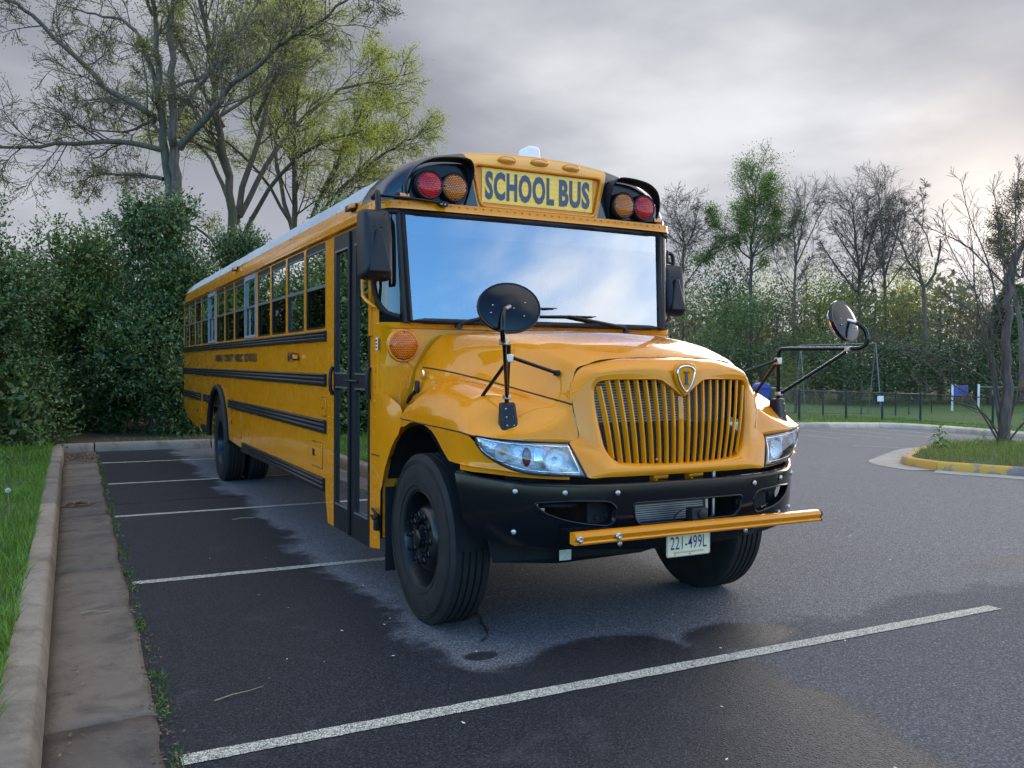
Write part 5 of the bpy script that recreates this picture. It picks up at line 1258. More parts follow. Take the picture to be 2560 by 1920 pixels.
def tyre_mat():
    mt, n, l, b = new_mat('tyre_rubber'); tcn = N(n, 'ShaderNodeTexCoord')
    t = N(n, 'ShaderNodeTexNoise'); t.inputs['Scale'].default_value = 7; t.inputs['Detail'].default_value = 7; l.new(tcn.outputs['Object'], t.inputs['Vector'])
    l.new(_mix(n, l, _ramp(n, l, t.outputs['Fac'], [(0.3, 0.0), (0.7, 1.0)]), (0.010, 0.010, 0.0105), (0.021, 0.020, 0.019)), b.inputs['Base Color'])
    b.inputs['Roughness'].default_value = 0.7; b.inputs['Specular IOR Level'].default_value = 0.3
    t2 = N(n, 'ShaderNodeTexNoise'); t2.inputs['Scale'].default_value = 130; l.new(tcn.outputs['Object'], t2.inputs['Vector'])
    bp = N(n, 'ShaderNodeBump'); bp.inputs['Strength'].default_value = 0.15; bp.inputs['Distance'].default_value = 0.004; l.new(t2.outputs['Fac'], bp.inputs['Height']); l.new(bp.outputs[0], b.inputs['Normal'])
    return mt
M['tyre'] = tyre_mat(); M['rim'] = simple('black_steel_rim', (0.009, 0.0095, 0.011), 0.30, spec=0.35, noise=0.3, nscale=6, rvar=0.2)
for sx in (-1, 1):
    wheel(sx*1.045, 0.885, sx, 'front_wheel')
    wheel(sx*1.075, 8.31, sx, 'rear_wheel'); wheel(sx*0.755, 8.31, sx, 'inner_rear_wheel')
MB().tube([(-1.0, 0.885, 0.50), (-0.6, 0.885, 0.42), (0.6, 0.885, 0.42), (1.0, 0.885, 0.50)], 0.055, 8).build('front_axle', M['chassis'], BUS, smooth=60)
mb = MB().tube([(-0.9, 8.31, 0.52), (0.9, 8.31, 0.52)], 0.10, 12); mb.dome((0, 8.1, 0.52), (0, -1, 0), 0.2, 0.15, 16, 4); mb.build('rear_axle', M['chassis'], BUS, smooth=60)
MB().box(-1.19, 1.19, 1.75, 12.0, 0.88, 0.98).build('underfloor', M['chassis'], BUS)
MB().box(0.3, 1.15, 3.2, 6.4, 0.45, 0.90).build('fuel_tank', M['chassis'], BUS, bevel=0.04)
MB().box(-0.35, 0.35, 0.15, 2.6, 0.52, 1.30).build('engine_block', M['chassis'], BUS, bevel=0.04)
MB().box(-1.15, -0.60, 3.6, 5.2, 0.58, 0.9).build('battery_box', M['chassis'], BUS, bevel=0.02)
MB().box(-1.19, 1.19, 7.45, 9.15, 0.92, 1.30).build('rear_wheel_well', M['chassis'], BUS)

# ---- mirrors
def xmirror(sx):
    root = empty('crossview_mirror', (0, 0, 0), parent=BUS)
    def p(x, y, z): return (sx*x, y, z)
    a = MB(); pb = [(1.035, .075, 1.255), (1.035, .01, 1.235), (.945, -.015, 1.235), (.93, .03, 1.25), (.93, .10, 1.29)]; pt = [(1.03, .075, 1.40), (1.03, .035, 1.40), (.95, .02, 1.40), (.945, .045, 1.40), (.945, .09, 1.395)]
    a.add([p(*q) for q in pb+pt], [(0, 1, 2, 3, 4), (9, 8, 7, 6, 5)]+[(i, (i+1) % 5, 5+(i+1) % 5, 5+i) for i in range(5)])
    base_ = a.build('mirror_base', M['plastic'], root, bevel=0.014, seg=3)
    sc = MB()
    for z in (1.275, 1.32, 1.365):
        for x in (.968, 1.008): sc.dome(p(x, -.005+(z-1.235)*0.22+0.0, z), (0, -1, 0.2), 0.006, 0.006, 8, 2)
    sc.build('screws', M['steel'], base_, smooth=60)
    path = [p(.988, .055, 1.39), p(.985, .052, 1.55), p(.981, .049, 1.68), p(.985, .040, 1.708), p(1.0, .015, 1.718), p(1.10, -.155, 1.718), p(1.198, -.325, 1.718), p(1.232, -.385, 1.722), p(1.250, -.415, 1.748), p(1.252, -.420, 1.79), p(1.242, -.405, 1.84), p(1.215, -.365, 1.878)]
    MB().tube(catmull(path, 4), 0.0125, 10).build('mirror_arm', M['black'], root, smooth=60)
    for q, h in ((p(.978, .05, 1.640), .022), (p(1.196, -.322, 1.718), .016), (p(.989, .051, 1.428), .012)): MB().obox(q, (0.019, 0, 0), (0, 0.019, 0), (0, 0, h)).build('arm_clamp', M['steel'], root, bevel=0.004)
    foot = (.668, .062, 1.560)
    for q0, q1 in ((p(.965, .045, 1.645), p(*foot)), (p(.978, .06, 1.630), p(1.02, .30, 1.425)), (p(.995, .04, 1.430), p(1.190, -.315, 1.700))):
        MB().tube([q0, q1], 0.0105, 8).build('brace', M['black'], root, smooth=60)
    MB().obox(p(*foot), (0.016, 0, 0), (0, 0.016, 0), (0, 0, 0.016)).build('brace_foot', M['rubber'], root, bevel=0.006)
    # oval head
    nrm_ = Vector((sx*.25, -.91, .30)).normalized(); hz = Vector((0, 0, 1)).cross(nrm_).normalized(); vt = nrm_.cross(hz).normalized(); c = Vector(p(1.166, -.314, 1.887))
    def cap(prof, mat, nm, par, side):
        mb = MB(); n = 40; k = len(prof)
        for r, h in prof:
            for j in range(n):
                t = 2*math.pi*j/n; mb.v.append(tuple(c+hz*(0.160*r*math.cos(t))+vt*(0.133*r*math.sin(t))+nrm_*(h*side)))
        for i in range(k-1):
            for j in range(n): mb.f.append((i*n+j, i*n+(j+1) % n, (i+1)*n+(j+1) % n, (i+1)*n+j))
        return mb.build(nm, mat, par, smooth=50)
    bk_ = cap([(0.93, -0.012), (1.0, -0.010), (1.02, 0.002), (1.0, 0.012), (0.95, 0.010), (0.90, 0.012), (0.6, 0.022), (0.3, 0.027), (0.001, 0.028)], M['black'], 'mirror_back', root, 1)
    cap([(0.96, 0.0), (0.90, 0.02), (0.75, 0.045), (0.5, 0.066), (0.25, 0.076), (0.001, 0.079)], M['mirror'], 'mirror_lens', root, -1)
    st_ = MB(); q = c+nrm_*0.02; st_.tube([q, Vector(p(1.215, -.365, 1.878))], 0.012, 8); st_.build('mirror_stud', M['steel'], bk_, smooth=60)
    sc = MB()
    for u, v in ((-.085, .005), (.08, .02), (-.095, -.035), (.02, -.01), (.07, -.05)): sc.dome(c+hz*u+vt*v+nrm_*0.024, nrm_, 0.005, 0.005, 8, 2)
    sc.build('screws', M['steel'], bk_, smooth=60)
xmirror(-1); xmirror(1)
def sidemirror(sx, cx, cy, cz, h):
    root = empty('side_mirror', (0, 0, 0), parent=BUS)
    w = 0.105; t = h/2
    fr = rpoly([(-w, -t*0.94), (-w*1.02, t*0.2), (-w*0.92, t), (w*0.92, t), (w*1.02, t*0.2), (w*0.92, -t)], 0.035, 5)
    mb = MB(); n = len(fr)
    lv = [(1.0, 0.075), (1.0, 0.02), (0.97, -0.025), (0.88, -0.055), (0.6, -0.072), (0.25, -0.078)]
    for s_, d in lv:
        for u, v in fr: mb.v.append((cx+u*s_, cy+d+0.02*(v/t), cz+v*(s_ if s_ > 0.9 else s_*1.02)))
    for i in range(len(lv)-1):
        for j in range(n): mb.f.append((i*n+j, i*n+(j+1) % n, (i+1)*n+(j+1) % n, (i+1)*n+j))
    mb.f.append(tuple(range((len(lv)-1)*n, len(lv)*n)))
    hs_ = mb.build('mirror_housing', M['plastic'], root, smooth=50)
    MB().add([(cx+u*0.96, cy+0.076+0.02*(v/t), cz+v*0.96) for u, v in fr], [tuple(range(n))]).build('mirror_glass', M['mirror'], hs_)
    # raised lower shroud
    tr_ = [(-0.018, 0.10), (0.022, 0.10), (0.078, -0.19), (-0.072, -0.19)]
    MB().prism([(cx+u, cy-0.066+(0.02*v/t), cz+v*h/0.48) for u, v in tr_], (0, -0.024, 0)).build('housing_shroud', M['plastic'], hs_, bevel=0.012, seg=2)
    sc = MB()
    for u, v in ((-0.03, 0.115), (0.02, 0.115), (0.04, 0.20), (0.03, -0.215)): sc.dome((cx+u, cy-0.074+0.02*v/t, cz+v*h/0.48), (0, -1, 0), 0.006, 0.005, 8, 2)
    sc.build('screws', M['satin'], hs_, smooth=60)
    return root, hs_
r_, h_ = sidemirror(-1, -1.306, 1.35, 2.388, 0.475)
MB().tube(catmull([(-1.285, 1.36, 2.60), (-1.285, 1.37, 2.70), (-1.280, 1.40, 2.745), (-1.27, 1.45, 2.742), (-1.26, 1.55, 2.735)], 4), 0.019, 10).build('mirror_arm', M['plastic'], r_, smooth=60)
MB().tube(catmull([(-1.27, 1.50, 2.742), (-1.20, 1.455, 2.738), (-1.05, 1.43, 2.732), (-0.86, 1.42, 2.722), (-0.785, 1.42, 2.715)], 4), 0.011, 8).build('arm_bar', M['black'], r_, smooth=60)
MB().box(-0.83, -0.765, 1.405, 1.44, 2.695, 2.73).build('bar_bracket', M['black'], r_, bevel=0.006)
bo = MB()
for x in (-0.815, -0.79): bo.dome((x, 1.405, 2.708), (0, -1, 0), 0.008, 0.008, 8, 2)
bo.build('bar_bolts', M['steel'], r_, smooth=60)
r_, h_ = sidemirror(1, 1.315, 1.62, 2.225, 0.43)
MB().tube(catmull([(1.345, 1.64, 2.42), (1.345, 1.64, 2.49), (1.325, 1.64, 2.525), (1.27, 1.63, 2.53), (1.22, 1.63, 2.53)], 4), 0.017, 10).build('mirror_arm', M['plastic'], r_, smooth=60)
MB().tube(catmull([(1.335, 1.64, 2.45), (1.28, 1.64, 2.455), (1.22, 1.63, 2.46)], 3), 0.011, 8).build('mirror_arm', M['plastic'], r_, smooth=60)
MB().box(1.215, 1.275, 1.60, 1.66, 2.44, 2.55).build('arm_mount', M['plastic'], r_, bevel=0.01)
MB().tube(catmull([(1.24, 1.62, 2.55), (1.245, 1.60, 2.62), (1.225, 1.58, 2.64)], 3), 0.006, 6).build('mirror_wire', M['rubber'], r_, smooth=60)

# ---- wipers
for px_, tip, bl0, bl1 in ((-0.70, (-0.22, 2.015), (-0.52, 1.995), (0.08, 2.02)), (0.70, (0.18, 1.965), (-0.17, 1.955), (0.42, 1.968))):
    wp = empty('wiper', (0, 0, 0), parent=BUS)
    def wpt(x, z, o): return (x, wsy(x, z)-o, z)
    MB().tube([(px_, 1.375, 1.872), wpt(px_*0.93+tip[0]*0.07, 1.895, 0.035), wpt(*tip, 0.035)], [0.017, 0.014, 0.008], 8).build('wiper_arm', M['satin'], wp, smooth=60)
    MB().dome((px_, 1.375, 1.858), (0, -0.4, 1), 0.028, 0.03, 14, 3).build('wiper_pivot', M['satin'], wp, smooth=60)
    k = [wpt(bl0[0]+(bl1[0]-bl0[0])*u, bl0[1]+(bl1[1]-bl0[1])*u, 0.026) for u in np.linspace(0, 1, 7)]
    MB().tube(k, [0.004, 0.007, 0.009, 0.010, 0.009, 0.007, 0.004], 6).build('wiper_blade', M['rubber'], wp, smooth=60)

# ---- interior
inn = empty('interior', (0, 0, 0), parent=BUS)
MB().box(-1.18, 1.18, 1.9, 12.0, 0.985, 1.0).build('floor', M['floor_int'], inn)
MB().box(-1.18, 1.18, 2.4, 12.0, 2.66, 2.68).build('ceiling', M['panel_int'], inn)
MB().prism([(-1.15, 1.52, 1.30), (-1.15, 1.52, 1.86), (-1.15, 1.70, 1.90), (-1.15, 1.90, 1.78), (-1.15, 1.85, 1.30)], (2.3, 0, 0)).build('dashboard', M['satin'], inn, bevel=0.03)
bar = MB().box(-1.14, -0.30, 2.80, 2.83, 1.08, 1.86).build('barrier_panel', M['panel_int'], inn, bevel=0.03)
MB().tube([(-1.10, 2.78, 1.0), (-1.10, 2.78, 1.9), (-0.35, 2.78, 1.9), (-0.35, 2.78, 1.0)], 0.016, 8).build('barrier_rail', M['steel'], inn, smooth=60)
for z0, y0 in ((0.36, 1.75), (0.60, 1.75), (0.82, 1.75)): MB().box(-1.17+(z0-0.36)*0.7, -0.55, y0, 2.58, z0, z0+0.02).build('step', M['floor_int'], inn)
for z0 in (0.36, 0.60, 0.82): MB().box(-1.17+(z0-0.12)*0.7, -1.15+(z0-0.12)*0.7, 1.75, 2.58, z0, z0+0.24).build('step_riser', M['floor_int'], inn)
MB().tube([(-1.0, 2.55, 0.7), (-0.98, 2.40, 1.05), (-0.93, 2.2, 1.35), (-0.92, 2.1, 1.5)], 0.014, 8).build('step_rail', M['steel'], inn, smooth=60)
sw = MB(); sw.tube([(0.52+0.22*math.cos(t), 1.98+0.07*math.sin(t), 1.80+0.21*math.sin(t)*0.9) for t in np.linspace(0, 2*math.pi, 28, endpoint=False)], 0.014, 8, closed=True); sw.tube([(0.52, 1.85, 1.60), (0.52, 1.97, 1.80)], 0.03, 8); sw.build('steering_wheel', M['satin'], inn, smooth=60)
def seatmesh():
    mb = MB(); mb.box(-0.46, 0.46, 0, 0.42, 0.30, 0.44); mb.box(-0.46, 0.46, 0.40, 0.50, 0.32, 1.10); return mb
sb = None
ds = MB().box(0.30, 0.74, 2.35, 2.80, 1.28, 1.42); ds.box(0.30, 0.74, 2.76, 2.88, 1.36, 2.05); ds.build('driver_seat', M['seat'], inn, bevel=0.04)
for r in range(11):
    for sx in (-1, 1):
        if sb is None: sb = seatmesh().build('bench_seat', M['seat'], inn, bevel=0.04); o = sb
        else: o = dup(sb, inn)
        o.location = (sx*0.70, 3.15+r*0.80, 1.0)

# ================================================================ TREES AND PLANTS
def bark_mat(name, c1, c2, moss=None):
    mt, n, l, b = new_mat(name); tcn = N(n, 'ShaderNodeTexCoord')
    mp = N(n, 'ShaderNodeMapping'); mp.inputs['Scale'].default_value = (9, 9, 1.6); l.new(tcn.outputs['Object'], mp.inputs['Vector'])
    t = N(n, 'ShaderNodeTexNoise'); t.inputs['Scale'].default_value = 1.6; t.inputs['Detail'].default_value = 7; l.new(mp.outputs[0], t.inputs['Vector'])
    c = _mix(n, l, _ramp(n, l, t.outputs['Fac'], [(0.3, 0.0), (0.7, 1.0)]), c1, c2)
    if moss:
        t2 = N(n, 'ShaderNodeTexNoise'); t2.inputs['Scale'].default_value = 0.9; t2.inputs['Detail'].default_value = 5; l.new(tcn.outputs['Object'], t2.inputs['Vector'])
        c = _mix(n, l, _ramp(n, l, t2.outputs['Fac'], [(0.45, 0.0), (0.65, 0.7)]), c, moss)
    l.new(c, b.inputs['Base Color']); b.inputs['Roughness'].default_value = 0.9
    bp = N(n, 'ShaderNodeBump'); bp.inputs['Strength'].default_value = 0.7; bp.inputs['Distance'].default_value = 0.03; l.new(t.outputs['Fac'], bp.inputs['Height']); l.new(bp.outputs[0], b.inputs['Normal'])
    return mt
M['bark_grey'] = bark_mat('grey_bark', (0.060, 0.045, 0.033), (0.150, 0.120, 0.088), (0.085, 0.075, 0.032))
M['bark_dark'] = bark_mat('dark_bark', (0.050, 0.038, 0.026), (0.115, 0.090, 0.064), (0.10, 0.095, 0.035))
M['bark_mid'] = bark_mat('brown_bark', (0.070, 0.052, 0.038), (0.155, 0.120, 0.090))
M['bark_red'] = bark_mat('reddish_bark', (0.062, 0.040, 0.030), (0.135, 0.092, 0.070))
M['bud'] = leaf_mat('tree_buds', [(0.15, 0.14, 0.04), (0.26, 0.25, 0.06), (0.38, 0.37, 0.10)], 0.5, 0.35)
M['spring'] = leaf_mat('spring_leaves', [(0.27, 0.29, 0.03), (0.43, 0.45, 0.05), (0.58, 0.57, 0.10)], 0.35, 0.5)
M['green_leaf'] = leaf_mat('fresh_green_leaves', [(0.09, 0.15, 0.025), (0.16, 0.24, 0.04), (0.25, 0.33, 0.07)], 0.3, 0.4)
M['holly'] = leaf_mat('holly_leaves', [(0.026, 0.054, 0.016), (0.060, 0.108, 0.030), (0.160, 0.215, 0.065)], 0.7, 0.08, 0.36)
M['holly_warm'] = leaf_mat('yellowish_holly_leaves', [(0.045, 0.085, 0.02), (0.10, 0.165, 0.035), (0.21, 0.25, 0.055)], 0.7, 0.12, 0.4)  # yellower, paler leaf colour than the other hollies
M['conifer'] = leaf_mat('conifer_needles', [(0.05, 0.095, 0.032), (0.085, 0.155, 0.05), (0.13, 0.21, 0.075)], 0.3, 0.15)
M['dark_ever'] = leaf_mat('dark_evergreen', [(0.036, 0.060, 0.024), (0.065, 0.100, 0.038), (0.11, 0.145, 0.06)], 0.3, 0.1)
M['olive'] = leaf_mat('olive_foliage', [(0.10, 0.12, 0.035), (0.16, 0.19, 0.055), (0.23, 0.26, 0.085)], 0.3, 0.3)
M['russet'] = leaf_mat('russet_buds', [(0.13, 0.085, 0.045), (0.20, 0.13, 0.065), (0.27, 0.19, 0.095)], 0.3, 0.3)
M['wood_mass'] = leaf_mat('distant_wood', [(0.10, 0.105, 0.04), (0.17, 0.17, 0.065), (0.23, 0.20, 0.10)], 0.08, 0.3)
M['oak_warm'] = leaf_mat('warm_leaves', [(0.07, 0.055, 0.02), (0.14, 0.11, 0.035), (0.20, 0.19, 0.06)], 0.4, 0.45)
RH = Vector((0.889, -0.457, 0.0)).normalized(); FH = Vector((0.457, 0.889, 0.0)).normalized()

def tubes_mesh(name, lines, sides_for):
    """lines: list of (pts n x 3, radii n, level). One mesh, batched by shape."""
    groups = {}
    for p, r, lv in lines: groups.setdefault((len(p), sides_for(lv)), []).append((p, r))
    V = []; F = []; off = 0
    for (n, s), items in groups.items():
        P = np.array([i[0] for i in items], float); Rr = np.array([i[1] for i in items], float); B = len(items)
        T = np.empty_like(P); T[:, 1:-1] = P[:, 2:]-P[:, :-2]; T[:, 0] = P[:, 1]-P[:, 0]; T[:, -1] = P[:, -1]-P[:, -2]
        T /= np.linalg.norm(T, axis=2, keepdims=True)+1e-9
        ref = np.where(np.abs(T[:, :1, 2:3]) > 0.8, np.array([1.0, 0, 0]), np.array([0, 0, 1.0])); ref = np.broadcast_to(ref, T.shape)
        U = np.cross(T, ref); U /= np.linalg.norm(U, axis=2, keepdims=True)+1e-9; Wv = np.cross(T, U)
        a = np.arange(s)*2*np.pi/s
        ring = P[:, :, None, :]+Rr[:, :, None, None]*(np.cos(a)[None, None, :, None]*U[:, :, None, :]+np.sin(a)[None, None, :, None]*Wv[:, :, None, :])
        V.append(ring.reshape(-1, 3))
        b = np.arange(B)[:, None, None]*(n*s); i = np.arange(n-1)[None, :, None]*s; j = np.arange(s)[None, None, :]; j2 = (j+1) % s
        F.append((off+np.stack([b+i+j, b+i+j2, b+i+s+j2, b+i+s+j], -1)).reshape(-1, 4)); off += B*n*s
    me = np_mesh(name, np.concatenate(V), np.concatenate(F)); me.shade_smooth(); return me
def leaf_mesh(name, pos, dirs, length, width, droop=0.0):
    n = len(pos); d = dirs/(np.linalg.norm(dirs, axis=1, keepdims=True)+1e-9)
    rv_ = RNG.normal(size=(n, 3)); s = np.cross(d, rv_); s /= np.linalg.norm(s, axis=1, keepdims=True)+1e-9
    L = length[:, None]; Wd = width[:, None]/2
    mid = pos+d*L*0.5; tip = pos+d*L; tip[:, 2] -= droop*length
    v = np.stack([pos, mid-s*Wd, tip, mid+s*Wd], 1).reshape(-1, 3)
    return np_mesh(name, v, np.arange(4*n).reshape(-1, 4))
class Grow:
    """random branching skeleton; all draws from its own generator"""
    def __init__(s, seed): s.r = np.random.default_rng(seed); s.lines = []; s.tips = []
    def limb(s, pts, r0, r1, level, n=None):
        p = np.array(catmull(pts, 3)) if len(pts) > 2 else np.array(pts, float)
        p = p+np.concatenate([[np.zeros(3)], s.r.normal(0, r0*0.25, (len(p)-1, 3))]); s.lines.append((p, np.linspace(r0, r1, len(p)), level)); return p, r0, r1
    def branch(s, p0, d, L, r, level, cfg):
        n = cfg['seg'][level]; p = [p0]; d = d/np.linalg.norm(d); step = L/(n-1)
        for k in range(n-1):
            d = d+s.r.normal(0, cfg['wander'][level], 3)+np.array([0, 0, cfg['up'][level]]); d /= np.linalg.norm(d); p.append(p[-1]+d*step)
        p = np.array(p); rt = max(cfg['rmin'], r*0.35); s.lines.append((p, np.linspace(r, rt, n), level))
        if level >= cfg['levels']: s.tips.append(p); return
        s.spawn(p, r, rt, level, L, cfg)
    def spawn(s, p, r0, r1, level, L, cfg, lo=None, count=None):
        lo = cfg['lo'][level] if lo is None else lo
        k = cfg['kids'][level] if count is None else count
        k = max(1, int(round(k*s.r.uniform(0.75, 1.25)))); n = len(p)
        for i in range(k):
            t = lo+(1-lo)*((i+s.r.uniform(0.1, 0.9))/k); q = t*(n-1); a = min(int(q), n-2); w = q-a
            pos = p[a]*(1-w)+p[a+1]*w; tan = p[a+1]-p[a]; tan = tan/np.linalg.norm(tan)
            az = s.r.normal(size=3); az -= tan*az.dot(tan); az /= np.linalg.norm(az)
            ang = math.radians(s.r.uniform(*cfg['angle'][level])); d = tan*math.cos(ang)+az*math.sin(ang)
            rr = max(cfg['rmin'], (r0+(r1-r0)*t)*s.r.uniform(*cfg['rratio'])); LL = L*s.r.uniform(*cfg['lratio'][level])*(1.15-0.55*t)
            s.branch(pos, d, LL, rr, level+1, cfg)
def make_tree(name, loc, label, g, bark, leaves=None, leafmat=None, group='', sides=(9, 7, 5, 4, 3, 3, 3)):
    root = empty(name, loc); tag(root, label, 'tree', group)
    big = [l_ for l_ in g.lines if l_[2] <= 0]; small = [l_ for l_ in g.lines if l_[2] > 0]
    tr_ = add_obj('trunk', tubes_mesh('trunk', big or g.lines[:1], lambda lv: 10), bark, root)
    if small: add_obj('branches', tubes_mesh('branches', small, lambda lv: sides[min(lv, 6)]), bark, root)
    if leaves and g.tips:
        per, ln, wd, spread = leaves; T = np.array([t[-1] for t in g.tips]); T0 = np.array([t[len(t)//2] for t in g.tips])
        k = int(len(T)*per); idx = g.r.integers(0, len(T), k); u = g.r.uniform(0, 1, (k, 1))
        pos = T0[idx]*(1-u)+T[idx]*u+g.r.normal(0, spread, (k, 3)); dirs = (T[idx]-T0[idx])*2+g.r.normal(0, 0.5, (k, 3))*np.linalg.norm(T[idx]-T0[idx], axis=1, keepdims=True)
        add_obj('crown', leaf_mesh('crown', pos, dirs, g.r.uniform(0.6, 1.3, k)*ln, g.r.uniform(0.7, 1.2, k)*wd, 0.1), leafmat, root)
    return root
def cfg(**kw):
    base = dict(levels=3, seg=[6, 5, 4, 4, 3, 3], wander=[.10, .16, .2, .25, .25, .25], up=[.03, .03, .02, .01, 0, 0], kids=[7, 6, 5, 4, 3], lo=[.25, .2, .15, .1, .1], angle=[(25, 60)]*6, rratio=(.45, .65), lratio=[(.45, .75), (.40, .7), (.4, .7), (.4, .7), (.4, .7)], rmin=.007)
    base.update(kw); return base
def loc3(pts, x0, y0, s, gh, dep=0.0, r=None):
    """sketch coordinates (right, up from eye level) in pixels of the study crop -> metres round the tree's foot"""
    out = []; n = len(pts)
    for i, (px, py) in enumerate(pts):
        d = dep*i/max(1, n-1); a = (px-x0)*s; h = 1.604+(y0-py)*s-gh
        q = RH*a+FH*d; out.append((q.x, q.y, h))
    return out

# ---- big bare twin-stemmed tree on the left
sA = 27/2202/3.16; A = lambda pts, dep=0: loc3(pts, 1375, 906*3.16, sA, 0.2, dep)
gA = Grow(5)
c1 = cfg(levels=4, kids=[0, 8, 7, 6, 3], lratio=[(.3, .5), (.30, .55), (.38, .65), (.45, .75), (.5, .8)], angle=[(25, 55), (30, 65), (30, 65), (30, 60), (30, 60)], up=[.0, .03, .02, .01, 0], rmin=.008)
foot = [(1375, 2950), (1375, 2300)]
limbs = [  # (points, r0, r1, depth, level)
 ([(1335, 2950), (1345, 2300), (1360, 1700), (1310, 1300), (1290, 1000), (1260, 700), (1240, 400), (1210, 100), (1190, -250), (1180, -700)], .27, .06, 0.2, 0),
 ([(1420, 2950), (1410, 2300), (1405, 1700), (1400, 1300), (1390, 1150), (1385, 900), (1370, 600), (1360, 300), (1400, 0), (1430, -300), (1440, -750)], .30, .06, -0.2, 0),
 ([(1245, 970), (1180, 900), (900, 740), (720, 540), (480, 320), (330, 200), (150, 130), (-60, 30), (-300, -60)], .15, .035, -2.0, 1),
 ([(1275, 1190), (1000, 1165), (800, 1190), (500, 1250), (250, 1285), (0, 1335), (-250, 1380)], .13, .03, -2.5, 1),
 ([(1295, 1420), (1100, 1370), (850, 1340), (640, 1330), (430, 1370)], .10, .025, 1.5, 1),
 ([(1425, 1180), (1560, 1060), (1750, 920), (1900, 760), (2100, 660), (2260, 560), (2420, 470), (2650, 390), (2840, 265), (3020, 215), (3230, 280)], .17, .02, -3.0, 1),
 ([(1400, 950), (1470, 760), (1600, 560), (1700, 350), (1850, 120), (1950, -100), (2100, -350)], .14, .035, 1.5, 1),
 ([(1255, 800), (1150, 450), (1000, 200), (850, 80), (650, 20), (450, -60), (200, -150)], .11, .03, 2.0, 1),
 ([(1750, 920), (1950, 760), (2110, 560), (2190, 330), (2230, 60), (2300, -250)], .08, .025, 1.0, 1),
 ([(1390, 700), (1500, 600), (1640, 480), (1720, 250), (1730, 0), (1760, -300)], .08, .03, 2.4, 1),
 ([(1280, 1060), (1150, 950), (1000, 960), (820, 970), (600, 930), (380, 860), (150, 880)], .08, .02, 2.5, 1),
 ([(1215, 150), (1150, -100), (1000, -350), (900, -600)], .08, .03, -1, 1), ([(1420, -100), (1560, -350), (1650, -600)], .08, .03, -1, 1),
 ([(1210, 1180), (1190, 1000), (1200, 700), (1180, 500), (1240, 430)], .05, .02, -0.6, 1)]
for pts, r0, r1, dep, lv in limbs:
    r0, r1 = r0*0.68, r1*0.6
    p, a, b_ = gA.limb(A(pts, dep), r0, r1, lv); L = float(np.sum(np.linalg.norm(p[1:]-p[:-1], axis=1)))
    if lv == 1: gA.spawn(p, r0*0.6, r1, 1, min(L, 7.0)*0.62, c1, lo=0.12, count=int(5+L*1.9))
    else: gA.spawn(p, r0*0.4, r1, 1, 4.0, c1, lo=0.45, count=9)
make_tree('bare_tree', (-0.04, 24.52, 0.2), 'tall grey twin-trunked tree, mostly bare, rising behind the holly shrubs', gA, M['bark_grey'], (4.5, .075, .03, .08), M['bud'], 'tall trees behind the bus')

# ---- two yellow-green budding trees behind it
def fan_tree(seed, loc, stems, c, label, name, bark, leaves, lm, group, trunk=None):
    g = Grow(seed)
    if trunk: g.limb(trunk[0], trunk[1], trunk[2], 0)
    for pts, r0, r1 in stems:
        p, _, _ = g.limb(pts, r0, r1, 0 if r0 > 0.1 else 1); L = float(np.sum(np.linalg.norm(p[1:]-p[:-1], axis=1)))
        g.spawn(p, r0*0.6, r1, 1, L*0.42, c, lo=c.get('slo', 0.25), count=int(c.get('per', 1.3)*L))
    return make_tree(name, loc, label, g, bark, leaves, lm, group)
sB = 33/2202; Bp = lambda pts, dep=0: loc3(pts, 590, 905, sB, 0.3, dep)
stB = [([(590, 920), (588, 600), (585, 450), (560, 300), (550, 150), (530, 0), (520, -150)], .26, .05), ([(590, 560), (610, 420), (640, 300), (650, 150), (660, 0), (690, -160)], .17, .04),
 ([(600, 540), (660, 400), (720, 290), (800, 210), (880, 160), (960, 150)], .15, .03), ([(585, 520), (530, 420), (470, 340), (400, 300), (330, 290)], .12, .03),
 ([(605, 600), (680, 480), (760, 410), (850, 370), (930, 360)], .13, .03), ([(560, 320), (500, 200), (460, 80), (430, -60)], .11, .03), ([(640, 300), (720, 170), (780, 60), (830, -60)], .11, .03), ([(592, 700), (530, 600), (470, 560), (400, 545)], .09, .025)]
cB = cfg(levels=4, kids=[0, 6, 7, 5, 3], lratio=[(.3, .5), (.42, .7), (.42, .7), (.45, .75), (.5, .8)], angle=[(25, 50), (20, 50), (25, 55), (25, 55), (25, 55)], up=[0, .05, .04, .02, 0], rmin=.007, per=1.8, slo=.3)
fan_tree(21, (2.72, 29.85, 0.3), [(Bp(p, random.uniform(-3, 3)), a*0.75, b_*0.8) for p, a, b_ in stB], cB, 'many-stemmed tree with yellow-green spring buds between the bare tree and the bus', 'budding_tree', M['bark_dark'], (11.0, .085, .036, .13), M['spring'], 'tall trees behind the bus')
sC = 40/2202; Cp = lambda pts, dep=0: loc3(pts, 740, 904, sC, 0.4, dep)
stC = [([(745, 930), (740, 620), (745, 480), (750, 340), (770, 200), (790, 110)], .22, .04), ([(740, 640), (790, 500), (850, 370), (910, 260), (960, 180)], .15, .03), ([(738, 600), (690, 450), (670, 320), (670, 200), (680, 110)], .15, .03),
 ([(750, 600), (840, 480), (930, 400), (1010, 350), (1050, 330)], .12, .03), ([(730, 560), (660, 440), (600, 380), (550, 350)], .11, .03), ([(800, 480), (880, 330), (920, 220), (930, 130)], .10, .03), ([(760, 660), (860, 580), (950, 520), (1020, 480)], .09, .025), ([(790, 910), (800, 640), (830, 500), (880, 420), (960, 330)], .13, .03)]
